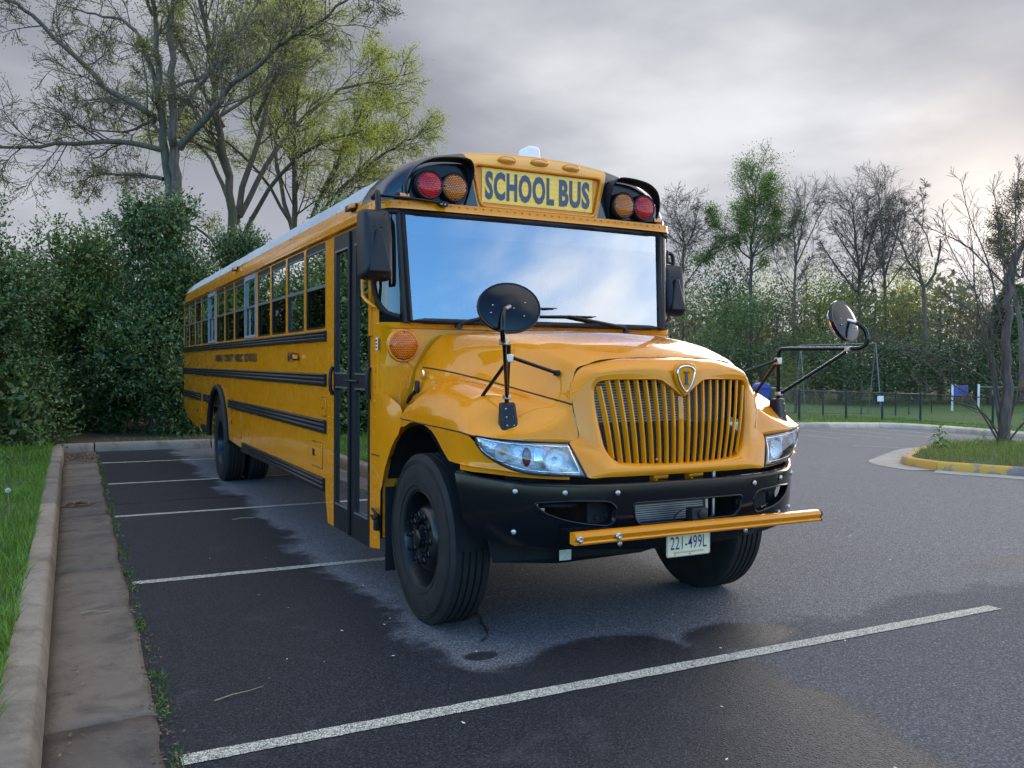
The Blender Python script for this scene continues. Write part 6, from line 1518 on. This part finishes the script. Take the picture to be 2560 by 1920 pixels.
cC = cfg(levels=4, kids=[0, 7, 7, 5, 3], lratio=[(.3, .5), (.45, .75), (.42, .7), (.45, .75), (.5, .8)], angle=[(25, 50), (20, 50), (25, 55), (25, 55), (25, 55)], up=[0, .06, .04, .02, 0], rmin=.008, per=1.7, slo=.25)
fan_tree(33, (6.4, 35.83, 0.4), [(Cp(p, random.uniform(-3, 3)), a*0.75, b_*0.8) for p, a, b_ in stC], cC, 'rounded yellow-green budding tree right above the bus roof', 'budding_tree', M['bark_dark'], (12.0, .10, .042, .15), M['spring'], 'tall trees behind the bus')

# ---- evergreen hollies: sprigs of leaves over lumpy crowns
def holly_mesh(seed, H, Rd, nspr, per, size):
    r = np.random.default_rng(seed); lumps = []
    for i in range(34):
        t = r.uniform(0.02, 1.0); a = r.uniform(0, 2*np.pi); rad = Rd*(1.02-0.72*t**1.5)*r.uniform(0.35, 0.75)
        lumps.append((np.array([rad*math.cos(a), rad*math.sin(a), 0.35+H*0.90*t]), Rd*r.uniform(0.30, 0.52)*(1.1-0.55*t)))
    C = np.array([l_[0] for l_ in lumps]); S_ = np.array([l_[1] for l_ in lumps])
    idx = r.choice(len(lumps), nspr, p=(S_**2)/np.sum(S_**2)); d = r.normal(size=(nspr, 3)); d /= np.linalg.norm(d, axis=1, keepdims=True)
    base = C[idx]+d*(S_[idx]*r.uniform(0.66, 1.0, nspr))[:, None]; base[:, 2] = np.maximum(base[:, 2], 0.12)
    ax = d+np.array([0, 0, 0.45])+r.normal(0, 0.30, (nspr, 3)); ax /= np.linalg.norm(ax, axis=1, keepdims=True)
    k = nspr*per; si = np.repeat(np.arange(nspr), per); u = np.tile(np.linspace(0, 1, per), nspr)
    pos = base[si]+ax[si]*(u*size*4.2*r.uniform(0.6, 1.2, nspr)[si])[:, None]
    dr = ax[si]*0.7+r.normal(0, 0.75, (k, 3)); L_ = r.uniform(0.7, 1.25, k)*size; W_ = r.uniform(0.8, 1.2, k)*size*0.46
    m_ = 9000; ii = r.choice(len(lumps), m_, p=(S_**3)/np.sum(S_**3)); dd = r.normal(size=(m_, 3)); dd /= np.linalg.norm(dd, axis=1, keepdims=True)
    ip = C[ii]+dd*(S_[ii]*0.72*r.uniform(0, 1, m_)**0.4)[:, None]; ip[:, 2] = np.maximum(ip[:, 2], 0.1)
    return np.concatenate([pos, ip]), np.concatenate([dr, r.normal(size=(m_, 3))]), np.concatenate([L_, r.uniform(0.12, 0.24, m_)]), np.concatenate([W_, r.uniform(0.07, 0.13, m_)]), (C, S_)
def holly(name, loc, seed, H, Rd, mat, label, nspr=7600, per=9, size=.078, trunk=(0.11, 0, 0)):
    root = empty(name, loc); tag(root, label, 'holly', 'evergreen hollies along the lot edge')
    pos, dr, L, Wd, (C, S_) = holly_mesh(seed, H, Rd, nspr, per, size)
    add_obj('crown', leaf_mesh('crown', pos, dr, L, Wd), mat, root)
    g = Grow(seed+1); p, _, _ = g.limb([(trunk[1], trunk[2], -0.1), (trunk[1], trunk[2], H*0.35), (trunk[1]*0.5, 0.1, H*0.9)], trunk[0], 0.03, 0)
    for c_, s_ in zip(C, S_): a = p[min(len(p)-1, int(len(p)*max(0.1, (c_[2]-s_)/H)))]; g.lines.append((np.array([a, (a+c_)/2+np.array([0, 0, -0.05]), c_]), np.array([.035, .022, .010]), 1))
    add_obj('trunk', tubes_mesh('trunk', g.lines, lambda lv: 8 if lv == 0 else 4), M['bark_mid'], root)
    return root
h1 = holly('holly_shrub', (-5.0, 14.6, 0.1), 71, 4.5, 2.35, M['holly'], 'big dark green holly filling the left edge beyond the verge', 9500)
h2 = holly('holly_shrub', (-2.75, 17.4, 0.15), 72, 4.2, 2.2, M['holly_warm'], 'holly with yellowish top set back behind the big left one')
h3 = holly('holly_shrub', (-1.35, 15.75, 0.15), 73, 4.75, 1.75, M['holly'], 'narrower dark holly on a bare trunk behind the back kerb', 7000, trunk=(0.17, 0, 0))
def holly_copy(src, loc, rz, sc_, label):
    o = dup(src, loc=loc, rz=rz, scale=sc_); o['label'] = label; return o
holly_copy(h1, (0.55, 17.2, 0.2), 2.1, (0.75, 0.75, 0.92), 'holly half hidden behind the rear end of the bus')
holly_copy(h2, (3.4, 18.4, 0.2), 0.9, (1.0, 1.0, 1.22), 'holly showing as a green tuft just above the bus roofline')
holly_copy(h2, (-7.6, 12.4, 0.2), 3.6, (1.0, 1.0, 1.05), 'holly cut off by the left picture edge above the verge')
holly_copy(h3, (-6.4, 17.6, 0.2), 1.3, (1.3, 1.3, 1.12), 'taller holly standing behind the leftmost shrubs')
holly_copy(h1, (-12.0, 7.6, 0.3), 4.4, (1.05, 1.05, 1.15), 'holly farther along the verge, seen mirrored in the bus windows')

# ---- trees beyond the far lawn
def zoff(loc): return float(gz(loc[0]))
def sk(pts, x0, s, gh, dep=0): return loc3(pts, x0, 915, s, gh, dep)
cF = cfg(levels=4, kids=[0, 5, 6, 5, 3], lratio=[(.3, .5), (.40, .65), (.45, .7), (.45, .75), (.5, .8)], angle=[(20, 45), (20, 50), (25, 55), (25, 55), (25, 55)], up=[0, .06, .04, .02, 0], rmin=.012, per=1.9, slo=.2)
def far_tree(name, seed, loc, x0, Z, stems, label, bark, leaves, lm, c=None, depth=1.5):
    Z = Z*1.3; q_ = CAMP+FW*Z+RT*((x0-1280)/2202*Z); loc = (q_.x, q_.y)
    s = Z/2202; gh = zoff(loc); rr = np.random.default_rng(seed)
    return fan_tree(seed, (loc[0], loc[1], gh), [(sk(p, x0, s, gh, rr.uniform(-depth, depth)), a*0.62, b_*0.62) for p, a, b_ in stems], c or cF, label, name, bark, leaves, lm, 'tall trees at the edge of the wood')
far_tree('bare_tree', 41, (36.07, 45.32), 1705, 62, [([(1705, 990), (1705, 760), (1706, 640), (1712, 610), (1705, 560), (1690, 530)], .24, .05), ([(1707, 625), (1730, 580), (1740, 540), (1745, 510)], .14, .04), ([(1706, 720), (1740, 670), (1760, 640), (1785, 620), (1810, 600)], .12, .03), ([(1705, 620), (1680, 595), (1655, 570)], .10, .03), ([(1720, 600), (1760, 560), (1775, 530)], .09, .03)],
         'bare tree just right of the bus mirror at the wood edge', M['bark_dark'], (0.5, .10, .04, .05), M['russet'])
far_tree('green_tree', 42, (40.58, 43.01), 1876, 62, [([(1874, 990), (1876, 760), (1877, 660), (1878, 600), (1885, 560), (1888, 500), (1890, 440)], .30, .05), ([(1877, 650), (1850, 630), (1842, 605), (1845, 560), (1840, 520)], .15, .04), ([(1845, 600), (1800, 625), (1770, 640), (1750, 640)], .10, .03), ([(1880, 640), (1905, 625), (1940, 600), (1970, 570), (1990, 545)], .14, .03), ([(1878, 680), (1898, 668), (1900, 650)], .10, .05), ([(1888, 610), (1930, 560), (1945, 520)], .12, .03), ([(1878, 610), (1860, 560), (1865, 500)], .11, .03), ([(1850, 610), (1815, 590), (1790, 560), (1785, 525)], .10, .03), ([(1885, 560), (1905, 500), (1910, 460)], .09, .03)],
         'tall green-leaved tree standing above the wood edge', M['bark_dark'], (8.0, .16, .09, .30), M['green_leaf'])
far_tree('bare_tree', 43, (41.35, 40.36), 1985, 60, [([(1985, 990), (1983, 780), (1985, 690), (1990, 640), (2000, 580), (2010, 530), (2018, 505)], .24, .04), ([(1985, 690), (1978, 620), (1970, 570), (1965, 540)], .14, .03), ([(1988, 660), (2015, 590), (2035, 540), (2045, 515)], .12, .03), ([(1983, 760), (1950, 680), (1935, 620)], .09, .03), ([(1984, 720), (2005, 680), (2030, 640)], .07, .03)],
         'slender bare tree with upswept limbs right of the green one', M['bark_mid'], (0.4, .09, .035, .04), M['russet'])
far_tree('bare_tree', 44, (46.84, 39.79), 2145, 62, [([(2145, 990), (2143, 760), (2140, 690), (2130, 620), (2120, 560), (2110, 510)], .32, .05), ([(2143, 700), (2165, 620), (2180, 560), (2190, 520)], .20, .04), ([(2140, 730), (2090, 670), (2060, 630), (2040, 600)], .16, .03), ([(2140, 660), (2100, 590), (2085, 540)], .13, .03), ([(2150, 680), (2150, 600), (2155, 540), (2150, 505)], .13, .03), ([(2146, 740), (2180, 690), (2210, 640), (2225, 600)], .13, .03), ([(2146, 790), (2170, 740), (2165, 700)], .09, .04)],
         'broad bare tree with a dense dark crown behind the round mirror', M['bark_mid'], (0.6, .10, .04, .05), M['russet'])
far_tree('bare_tree', 45, (51.66, 41.81), 2212, 66, [([(2212, 990), (2210, 740), (2205, 660), (2200, 590), (2195, 530), (2190, 480)], .28, .05), ([(2208, 690), (2230, 610), (2245, 550), (2260, 510)], .17, .04), ([(2210, 720), (2255, 660), (2285, 620), (2300, 590)], .12, .03), ([(2205, 670), (2180, 600), (2165, 550)], .12, .03), ([(2203, 620), (2220, 560), (2225, 500)], .10, .03)],
         'bare tree with warm light behind it next to the broad one', M['bark_mid'], (0.5, .10, .04, .05), M['russet'])
far_tree('bare_tree', 46, (47.48, 34.96), 2310, 58, [([(2312, 990), (2310, 760), (2308, 710), (2300, 680), (2270, 640), (2258, 600), (2245, 580), (2222, 555)], .28, .04), ([(2309, 715), (2326, 680), (2330, 640), (2328, 600)], .20, .12), ([(2326, 640), (2305, 585), (2275, 545), (2250, 510)], .10, .03), ([(2300, 565), (2303, 520), (2300, 485), (2315, 450)], .07, .02), ([(2250, 585), (2262, 530), (2258, 490)], .07, .02)],
         'broken forked tree with a snapped upright limb', M['bark_mid'], (0.3, .09, .035, .04), M['russet'])
far_tree('leafing_tree', 47, (43.3, 25.86), 2548, 48, [([(2560, 1000), (2550, 800), (2530, 700), (2545, 640), (2575, 560), (2600, 480)], .34, .06), ([(2545, 690), (2510, 640), (2500, 580), (2510, 520)], .17, .04), ([(2550, 690), (2560, 600), (2555, 520), (2570, 440)], .16, .04), ([(2530, 700), (2480, 640), (2465, 600)], .10, .03), ([(2560, 640), (2600, 560), (2640, 500)], .15, .04)],
         'leafing tree against the sun glow at the right picture edge', M['bark_mid'], (5, .13, .08, .22), M['oak_warm'])

# ---- wood edge: evergreens and bushes in front of a distant mass
def clump_mesh(seed, kind, n, size):
    r = np.random.default_rng(seed)
    if kind == 'cone':
        t = r.uniform(0, 1, n)**0.8; a = r.uniform(0, 2*np.pi, n); tier = 0.62+0.38*r.uniform(0, 1, n)*np.abs(np.sin(a*2.5+t*17)); rad = (1-t)**0.6*tier*np.sqrt(r.uniform(0.2, 1, n))*0.34+0.01
        pos = np.stack([rad*np.cos(a), rad*np.sin(a), 0.04+0.96*t], 1); dr = np.stack([np.cos(a), np.sin(a), r.uniform(-0.5, 0.3, n)], 1)+r.normal(0, 0.3, (n, 3))
    else:
        m_ = 22; C = np.stack([r.normal(0, 0.17, m_), r.normal(0, 0.17, m_), r.uniform(0.16, 0.86, m_)], 1); S_ = r.uniform(0.10, 0.20, m_)
        idx = r.integers(0, m_, n); d = r.normal(size=(n, 3)); d /= np.linalg.norm(d, axis=1, keepdims=True)
        pos = C[idx]+d*(S_[idx]*r.uniform(0.45, 1.05, n))[:, None]; pos[:, 2] = np.maximum(pos[:, 2], 0.01); dr = d+r.normal(0, 0.6, (n, 3))
    return leaf_mesh('crown', pos, dr, r.uniform(0.6, 1.3, n)*size, r.uniform(0.6, 1.2, n)*size*0.5)
CL = {'cone': [clump_mesh(s, 'cone', 6500, 0.035) for s in (1, 2)], 'bush': [clump_mesh(s, 'bush', 4600, 0.024) for s in (3, 4, 5)], 'thin': [clump_mesh(s, 'bush', 2300, 0.020) for s in (6, 7)]}
stick = Grow(9); stick.limb([(0, 0, -0.02), (0.01, 0, 0.3), (0, 0.01, 0.75)], 0.022, 0.005, 0)
cS = cfg(levels=2, kids=[9, 5], seg=[4, 4, 3], rmin=.0015, lratio=[(.35, .5), (.4, .6)])
stick.spawn(stick.lines[0][0], 0.012, 0.004, 0, 0.55, cS, lo=.2, count=16)
STM = tubes_mesh('trunk', stick.lines, lambda lv: 7 if lv == 0 else 3)
def wood_tree(px, Z, H, Wd, kind, mat, label, k, name):
    Z, H, Wd = (Z, H, Wd) if Z < 50 else (Z*1.36, H*(1.15 if mat is M['dark_ever'] else 1.5), Wd*1.45)
    q = CAMP+FW*Z+RT*((px-1280)/2202*Z); loc = (q.x, q.y, zoff(q))
    root = empty(name, loc, rz=(k*1.7) % 6.28); root.scale = (Wd, Wd, H); tag(root, label, 'tree' if kind != 'bush' else 'bush', 'trees and bushes of the wood edge')
    me = CL[kind][k % len(CL[kind])]
    o = bpy.data.objects.new('crown', me); COL.objects.link(o); o.parent = root
    if not me.materials: me.materials.append(mat)
    o.material_slots[0].link = 'OBJECT'; o.material_slots[0].material = mat
    t = bpy.data.objects.new('trunk', STM); COL.objects.link(t); t.parent = root
    if not STM.materials: STM.materials.append(M['bark_mid'])
    return root
WT = [  # px, Z, height, width, kind, material, label, name
 (1672, 64, 9.5, 8, 'thin', 'russet', 'reddish budding tree against the edge of the bus', 'understory_tree'),
 (1740, 58, 7.0, 8, 'bush', 'olive', 'olive bush just right of the bus mirror', 'wood_bush'),
 (1812, 62, 9.8, 9, 'bush', 'conifer', 'dark evergreen left of the tall green tree', 'evergreen_tree'),
 (1775, 55, 5.2, 7, 'bush', 'dark_ever', 'low dark evergreen under the russet tree', 'wood_bush'),
 (1870, 58, 6.6, 8, 'bush', 'conifer', 'evergreen bush at the foot of the tall green tree', 'wood_bush'),
 (1905, 66, 8.6, 8, 'bush', 'conifer', 'evergreen right behind the tall green tree', 'evergreen_tree'),
 (1935, 57, 7.2, 8, 'thin', 'russet', 'brown budding tree between green tree and slender tree', 'understory_tree'),
 (1985, 60, 7.4, 8, 'bush', 'olive', 'olive bush at the foot of the slender bare tree', 'wood_bush'),
 (2050, 64, 8.6, 8, 'bush', 'green_leaf', 'light green tree rising behind the white swing frame', 'wood_bush'),
 (2030, 54, 5.0, 8, 'bush', 'dark_ever', 'dark evergreen behind the mirror brace', 'wood_bush'),
 (2100, 58, 6.6, 8, 'thin', 'olive', 'thin olive tree below the round mirror', 'understory_tree'),
 (2120, 53, 4.6, 9, 'bush', 'dark_ever', 'low dark evergreen right of the swing frame', 'wood_bush'),
 (2190, 60, 8.0, 9, 'thin', 'russet', 'russet budding tree below the broad bare tree', 'understory_tree'),
 (2200, 54, 5.6, 9, 'bush', 'dark_ever', 'dark evergreen below the russet tree', 'wood_bush'),
 (2270, 60, 7.2, 9, 'bush', 'olive', 'olive bush below the broken tree', 'wood_bush'),
 (2290, 55, 5.0, 9, 'bush', 'dark_ever', 'dark evergreen behind the play frame post', 'wood_bush'),
 (2350, 62, 8.2, 9, 'thin', 'russet', 'brownish tree right of the broken tree', 'understory_tree'),
 (2380, 56, 5.6, 9, 'bush', 'dark_ever', 'dark evergreen behind the blue play panel', 'wood_bush'),
 (2440, 62, 7.4, 9, 'thin', 'russet', 'russet tree behind the island tree branches', 'understory_tree'),
 (2475, 55, 5.2, 9, 'bush', 'dark_ever', 'dark evergreen left of the island trunk', 'wood_bush'),
 (2530, 60, 9.5, 9, 'cone', 'dark_ever', 'dark conifer behind the island trunk', 'conifer_tree'),
 (2600, 58, 8.5, 9, 'cone', 'conifer', 'conifer at the right picture edge', 'conifer_tree'),
 (1700, 72, 12.5, 8, 'thin', 'olive', 'tall olive tree showing between bus and green tree', 'understory_tree'),
 (1850, 74, 11.5, 8, 'thin', 'spring', 'pale yellow-green tree left behind the tall green trunk', 'understory_tree'),
 (2010, 73, 11.8, 9, 'thin', 'spring', 'yellow-green tree right behind the slender bare tree', 'understory_tree'),
 (2125, 74, 12.0, 9, 'thin', 'olive', 'olive tree filling in behind the broad bare tree', 'understory_tree'),
 (2255, 73, 10.8, 9, 'bush', 'spring', 'light green treetop just left of the broken tree', 'understory_tree'),
 (2400, 74, 11.0, 9, 'thin', 'russet', 'reddish treetop behind the island tree limbs', 'understory_tree'),
 (2500, 73, 11.5, 9, 'thin', 'olive', 'olive treetop left of the island trunk', 'understory_tree'),
 (1990, 44, 3.4, 4.5, 'thin', 'olive', 'twiggy budding shrub behind the fence gate', 'understory_tree')]
for k, (px, Z, H, Wd, kind, mt_, lb, nm) in enumerate(WT): wood_tree(px, Z, H, Wd, kind, M[mt_], lb, k, nm)
# distant mass of woodland all round
n = 46000; az = RNG.uniform(-0.75, 1.30, n); rad = RNG.uniform(100, 125, n); hh = (10.0+2.2*np.sin(az*23)+1.5*np.sin(az*61+1))
lf = np.clip((az+0.1)/0.5, 0.55, 1.0); z = RNG.uniform(0, 1, n)**0.8*hh*lf
pos = np.stack([CAMP.x+rad*np.sin(az), CAMP.y+rad*np.cos(az), z-1.2], 1)
fw = add_obj('far_woods', leaf_mesh('far_woods', pos, RNG.normal(size=(n, 3)), RNG.uniform(0.5, 1.1, n), RNG.uniform(0.3, 0.6, n)), M['wood_mass'])
tag(fw, 'distant dark woodland closing the view behind the trees', 'woodland', kind='stuff')

# ---- bare tree on the island
gI = Grow(61); sI = 20.4/2202; I = lambda pts, dep=0: loc3(pts, 2530, 918, sI, -0.25, dep)
cI = cfg(levels=3, kids=[0, 7, 4, 3], lratio=[(.3, .5), (.28, .5), (.4, .65), (.45, .7)], angle=[(20, 45), (20, 45), (25, 50), (25, 50)], up=[0, .05, .05, .02], rmin=.0045, wander=[.05, .06, .08, .10, .1], seg=[6, 5, 5, 4, 3])
limI = [([(2520, 1125), (2522, 1000), (2524, 900), (2530, 780), (2525, 700), (2545, 640)], .17, .08, 0.0, 0), ([(2515, 1080), (2490, 960), (2470, 860), (2440, 780), (2425, 720), (2415, 640), (2400, 560)], .065, .012, -.5, 1), ([(2512, 1090), (2460, 1030), (2400, 1010), (2330, 985), (2260, 950)], .05, .010, -.8, 1), ([(2508, 1100), (2450, 1000), (2390, 950), (2330, 900), (2280, 870)], .05, .010, .4, 1),
 ([(2520, 950), (2470, 880), (2400, 830), (2320, 810), (2245, 800)], .05, .010, -.6, 1), ([(2524, 900), (2500, 830), (2450, 770), (2370, 720), (2320, 690)], .05, .010, .6, 1), ([(2526, 850), (2500, 740), (2480, 640), (2440, 540), (2420, 440)], .055, .010, .3, 1), ([(2528, 800), (2515, 700), (2495, 600), (2480, 520), (2465, 470)], .05, .010, -.3, 1), ([(2525, 720), (2440, 620), (2380, 580), (2330, 555)], .045, .010, .5, 1),
 ([(2530, 780), (2540, 680), (2535, 560), (2535, 470), (2540, 420)], .05, .010, -.2, 1), ([(2530, 1080), (2560, 980), (2590, 880), (2620, 800)], .06, .012, .3, 1), ([(2535, 1100), (2580, 1030), (2640, 980)], .05, .010, -.4, 1), ([(2545, 660), (2570, 600), (2600, 520)], .06, .015, 0, 1), ([(2515, 1030), (2480, 900), (2455, 800), (2350, 640), (2310, 560)], .05, .010, -.9, 1), ([(2522, 980), (2430, 910), (2350, 880), (2270, 850), (2230, 830)], .04, .009, .9, 1)]
for pts, r0, r1, dep, lv in limI:
    r0, r1 = (r0*0.8, r1*0.7) if lv == 0 else (r0*0.5, r1*0.6)
    p, _, _ = gI.limb(I(pts, dep), r0, r1, lv); L = float(np.sum(np.linalg.norm(p[1:]-p[:-1], axis=1)))
    if lv: gI.spawn(p, r0*0.5, r1, 1, L*0.42, cI, lo=.2, count=int(5+L*4))
make_tree('island_tree', (16.35, 8.64, -0.25), 'bare low-branching tree growing on the grassy traffic island', gI, M['bark_red'], (0.5, .035, .016, .01), M['russet'], 'bare trees')

# ================================================================ FENCES AND FAR FURNITURE
M['fence'] = simple('black_fence', (0.010, 0.012, 0.011), 0.5); M['galv'] = simple('galvanised', (0.16, 0.17, 0.17), 0.5, metal=0.4)
M['blue'] = simple('blue_plastic', (0.02, 0.06, 0.32), 0.4, noise=0.1); M['blue2'] = simple('violet_blue_panel', (0.06, 0.07, 0.28), 0.5, noise=0.1)
M['teal'] = simple('dark_green_plastic', (0.02, 0.07, 0.06), 0.45); M['wood'] = simple('brown_board', (0.14, 0.09, 0.05), 0.7, noise=0.2)
def fence(name, pts, h, label, mat, step=2.4, gate=None, mesh_mat=None, wire=0.05):
    root = empty(name, (pts[0][0], pts[0][1], float(gz(pts[0][0]))+0.15)); tag(root, label, 'fence')
    o0 = Vector(root.location)
    P = [np.array(p, float) for p in pts]
    wires = []
    for a, b_ in zip(P[:-1], P[1:]):
        L = np.linalg.norm(b_-a); k = max(1, round(L/step))
        for i in range(k+(1 if b_ is P[-1] else 0)):
            q = a+(b_-a)*i/k; z = float(gz(q[0]))+0.15; r = 0.045 if i == 0 else 0.027
            MB().tube([(q[0]-o0.x, q[1]-o0.y, z-0.1-o0.z), (q[0]-o0.x, q[1]-o0.y, z+h+(0.06 if i == 0 else 0)-o0.z)], r, 8).build('post', mat, root, smooth=60)
        za, zb = float(gz(a[0]))+0.15, float(gz(b_[0]))+0.15
        for f in (0.99, ): MB().tube([(a[0]-o0.x, a[1]-o0.y, za+h*f-o0.z), (b_[0]-o0.x, b_[1]-o0.y, zb+h*f-o0.z)], 0.021, 6).build('rail', mat, root, smooth=60)
        MB().tube([(a[0]-o0.x, a[1]-o0.y, za+0.05-o0.z), (b_[0]-o0.x, b_[1]-o0.y, zb+0.05-o0.z)], 0.008, 5).build('bottom_wire', mat, root, smooth=60)
        d = (b_-a)/L; nv = np.array([-d[1], d[0]]); w_ = 0.0032
        for s in np.arange(-h, L, wire):
            for sg in (1, -1):
                s0, s1, t0, t1 = s, s+h, 0.0, 1.0
                if s0 < 0: t0 = -s0/h
                if s1 > L: t1 = (L-s0)/h
                if t1 <= t0: continue
                pts_ = []
                for t in (t0, t1):
                    u = s0+t*h; zz = t if sg > 0 else 1-t; q = a+d*u; z = za+(zb-za)*u/L+0.04+zz*(h-0.05); pts_.append((q[0]-o0.x, q[1]-o0.y, z-o0.z))
                wires.append(pts_)
    V = []; F = []
    for (p, q) in wires:
        b0 = len(V); V += [(p[0], p[1], p[2]-0.0045), (q[0], q[1], q[2]-0.0045), (q[0], q[1], q[2]+0.0045), (p[0], p[1], p[2]+0.0045)]; F.append((b0, b0+1, b0+2, b0+3))
    me = bpy.data.meshes.new('chain_link'); me.from_pydata(V, [], F); cl_ = add_obj('chain_link', me, mat, root); cl_['kind'] = 'stuff'
    return root
fence('chain_link_fence', [(14.0, 19.2), (21.77, 20.44), (25.2, 21.3), (27.01, 21.05), (28.75, 20.6), (28.4, 17.16), (27.9, 12.0), (26.5, 4.0)], 1.13, 'black chain-link fence with round posts just behind the far kerb', M['fence'], wire=0.075)
fence('chain_link_fence', [(20.0, 26.2), (29.31, 26.39), (36.03, 27.77), (44.4, 32.0)], 1.15, 'second black chain-link fence farther back across the lawn', M['fence'], step=3.0, wire=0.12)
fence('chain_link_fence', [(36, 58), (52, 56), (72, 50), (82, 36)], 1.6, 'pale galvanised fence along the foot of the wood', M['galv'], step=4.0, wire=0.2)
sg_ = MB().box(-0.14, 0.14, -0.01, 0.01, -0.11, 0.11).build('fence_sign', M['white']); sg_.location = (26.85, 21.02, float(gz(26.8))+0.15+0.90); sg_.rotation_euler = (0, 0, -0.25); tag(sg_, 'small white notice hung on the black fence', 'sign')
def at(px, Z, h): q = CAMP+FW*Z+RT*((px-1280)/2202*Z); return Vector((q.x, q.y, float(gz(q.x))+h))
bn = empty('recycling_bin', at(1903, 40, 0.15), rz=-0.5); tag(bn, 'blue wheeled bin with a domed lid behind the fence', 'bin')
MB().add([(-.26, -.28, .1), (.26, -.28, .1), (.26, .28, .1), (-.26, .28, .1), (-.32, -.36, 1.15), (.32, -.36, 1.15), (.32, .36, 1.15), (-.32, .36, 1.15)], [(0, 3, 2, 1), (4, 5, 6, 7), (0, 1, 5, 4), (1, 2, 6, 5), (2, 3, 7, 6), (3, 0, 4, 7)]).build('bin_body', M['blue'], bn, bevel=0.03)
MB().prism([(-.34, -.38, 1.15), (-.30, -.38, 1.32), (-.1, -.38, 1.40), (.1, -.38, 1.40), (.30, -.38, 1.32), (.34, -.38, 1.15)], (0, .76, 0)).build('bin_lid', M['blue'], bn, bevel=0.03)
for x in (-.25, .25): MB().lathe([(0.1, 0), (0.1, 0.05), (0.001, 0.05)], (x, .30, .10), (1, 0, 0), 14).build('bin_wheel', M['rubber'], bn)
bn2 = empty('trash_bin', at(1938, 40, 0.15), rz=-0.5); tag(bn2, 'dark green wheeled bin beside the blue one', 'bin')
MB().add([(-.26, -.28, .1), (.26, -.28, .1), (.26, .28, .1), (-.26, .28, .1), (-.32, -.36, 1.1), (.32, -.36, 1.1), (.32, .36, 1.1), (-.32, .36, 1.1)], [(0, 3, 2, 1), (4, 5, 6, 7), (0, 1, 5, 4), (1, 2, 6, 5), (2, 3, 7, 6), (3, 0, 4, 7)]).build('bin_body', M['teal'], bn2, bevel=0.03)
MB().prism([(-.34, -.38, 1.1), (-.30, -.38, 1.2), (.30, -.38, 1.2), (.34, -.38, 1.1)], (0, .76, 0)).build('bin_lid', M['teal'], bn2, bevel=0.03)
gl_ = empty('swing_frame', at(2098, 46, 0.1), rz=-yaw+0.08); tag(gl_, 'white pipe swing frame standing in front of the wood', 'swing frame')
MB().tube([(-2.15, 0, 3.55), (2.0, 0, 3.70)], 0.028, 8).build('crossbar', M['galv'], gl_, smooth=60)
for x, zt in ((-2.1, 3.55), (1.95, 3.7)):
    for s_ in (-1, 1): MB().tube([(x, s_*0.7, 0), (x, 0, zt)], 0.026, 8).build('leg', M['galv'], gl_, smooth=60)
pg = empty('play_structure', at(2415, 62, 0.0), rz=-yaw); tag(pg, 'play frame with white posts and a violet-blue panel beyond the fence', 'play structure')
for x in (-0.95, 0.9, 2.9, 4.4, 6.0): MB().tube([(x*1.0, 0, 0), (x, 0, 2.05)], 0.075, 8).build('post', M['white'], pg, smooth=60)
MB().box(-0.9, 0.15, -0.06, 0.06, 1.15, 1.95).build('panel', M['blue2'], pg, bevel=0.04)
MB().box(4.0, 5.2, -0.5, 0.5, 1.6, 2.3).build('roof_board', M['wood'], pg, bevel=0.04)
MB().tube([(0.9, 0, 1.85), (6.0, 0, 1.85)], 0.04, 8).build('top_rail', M['galv'], pg, smooth=60)
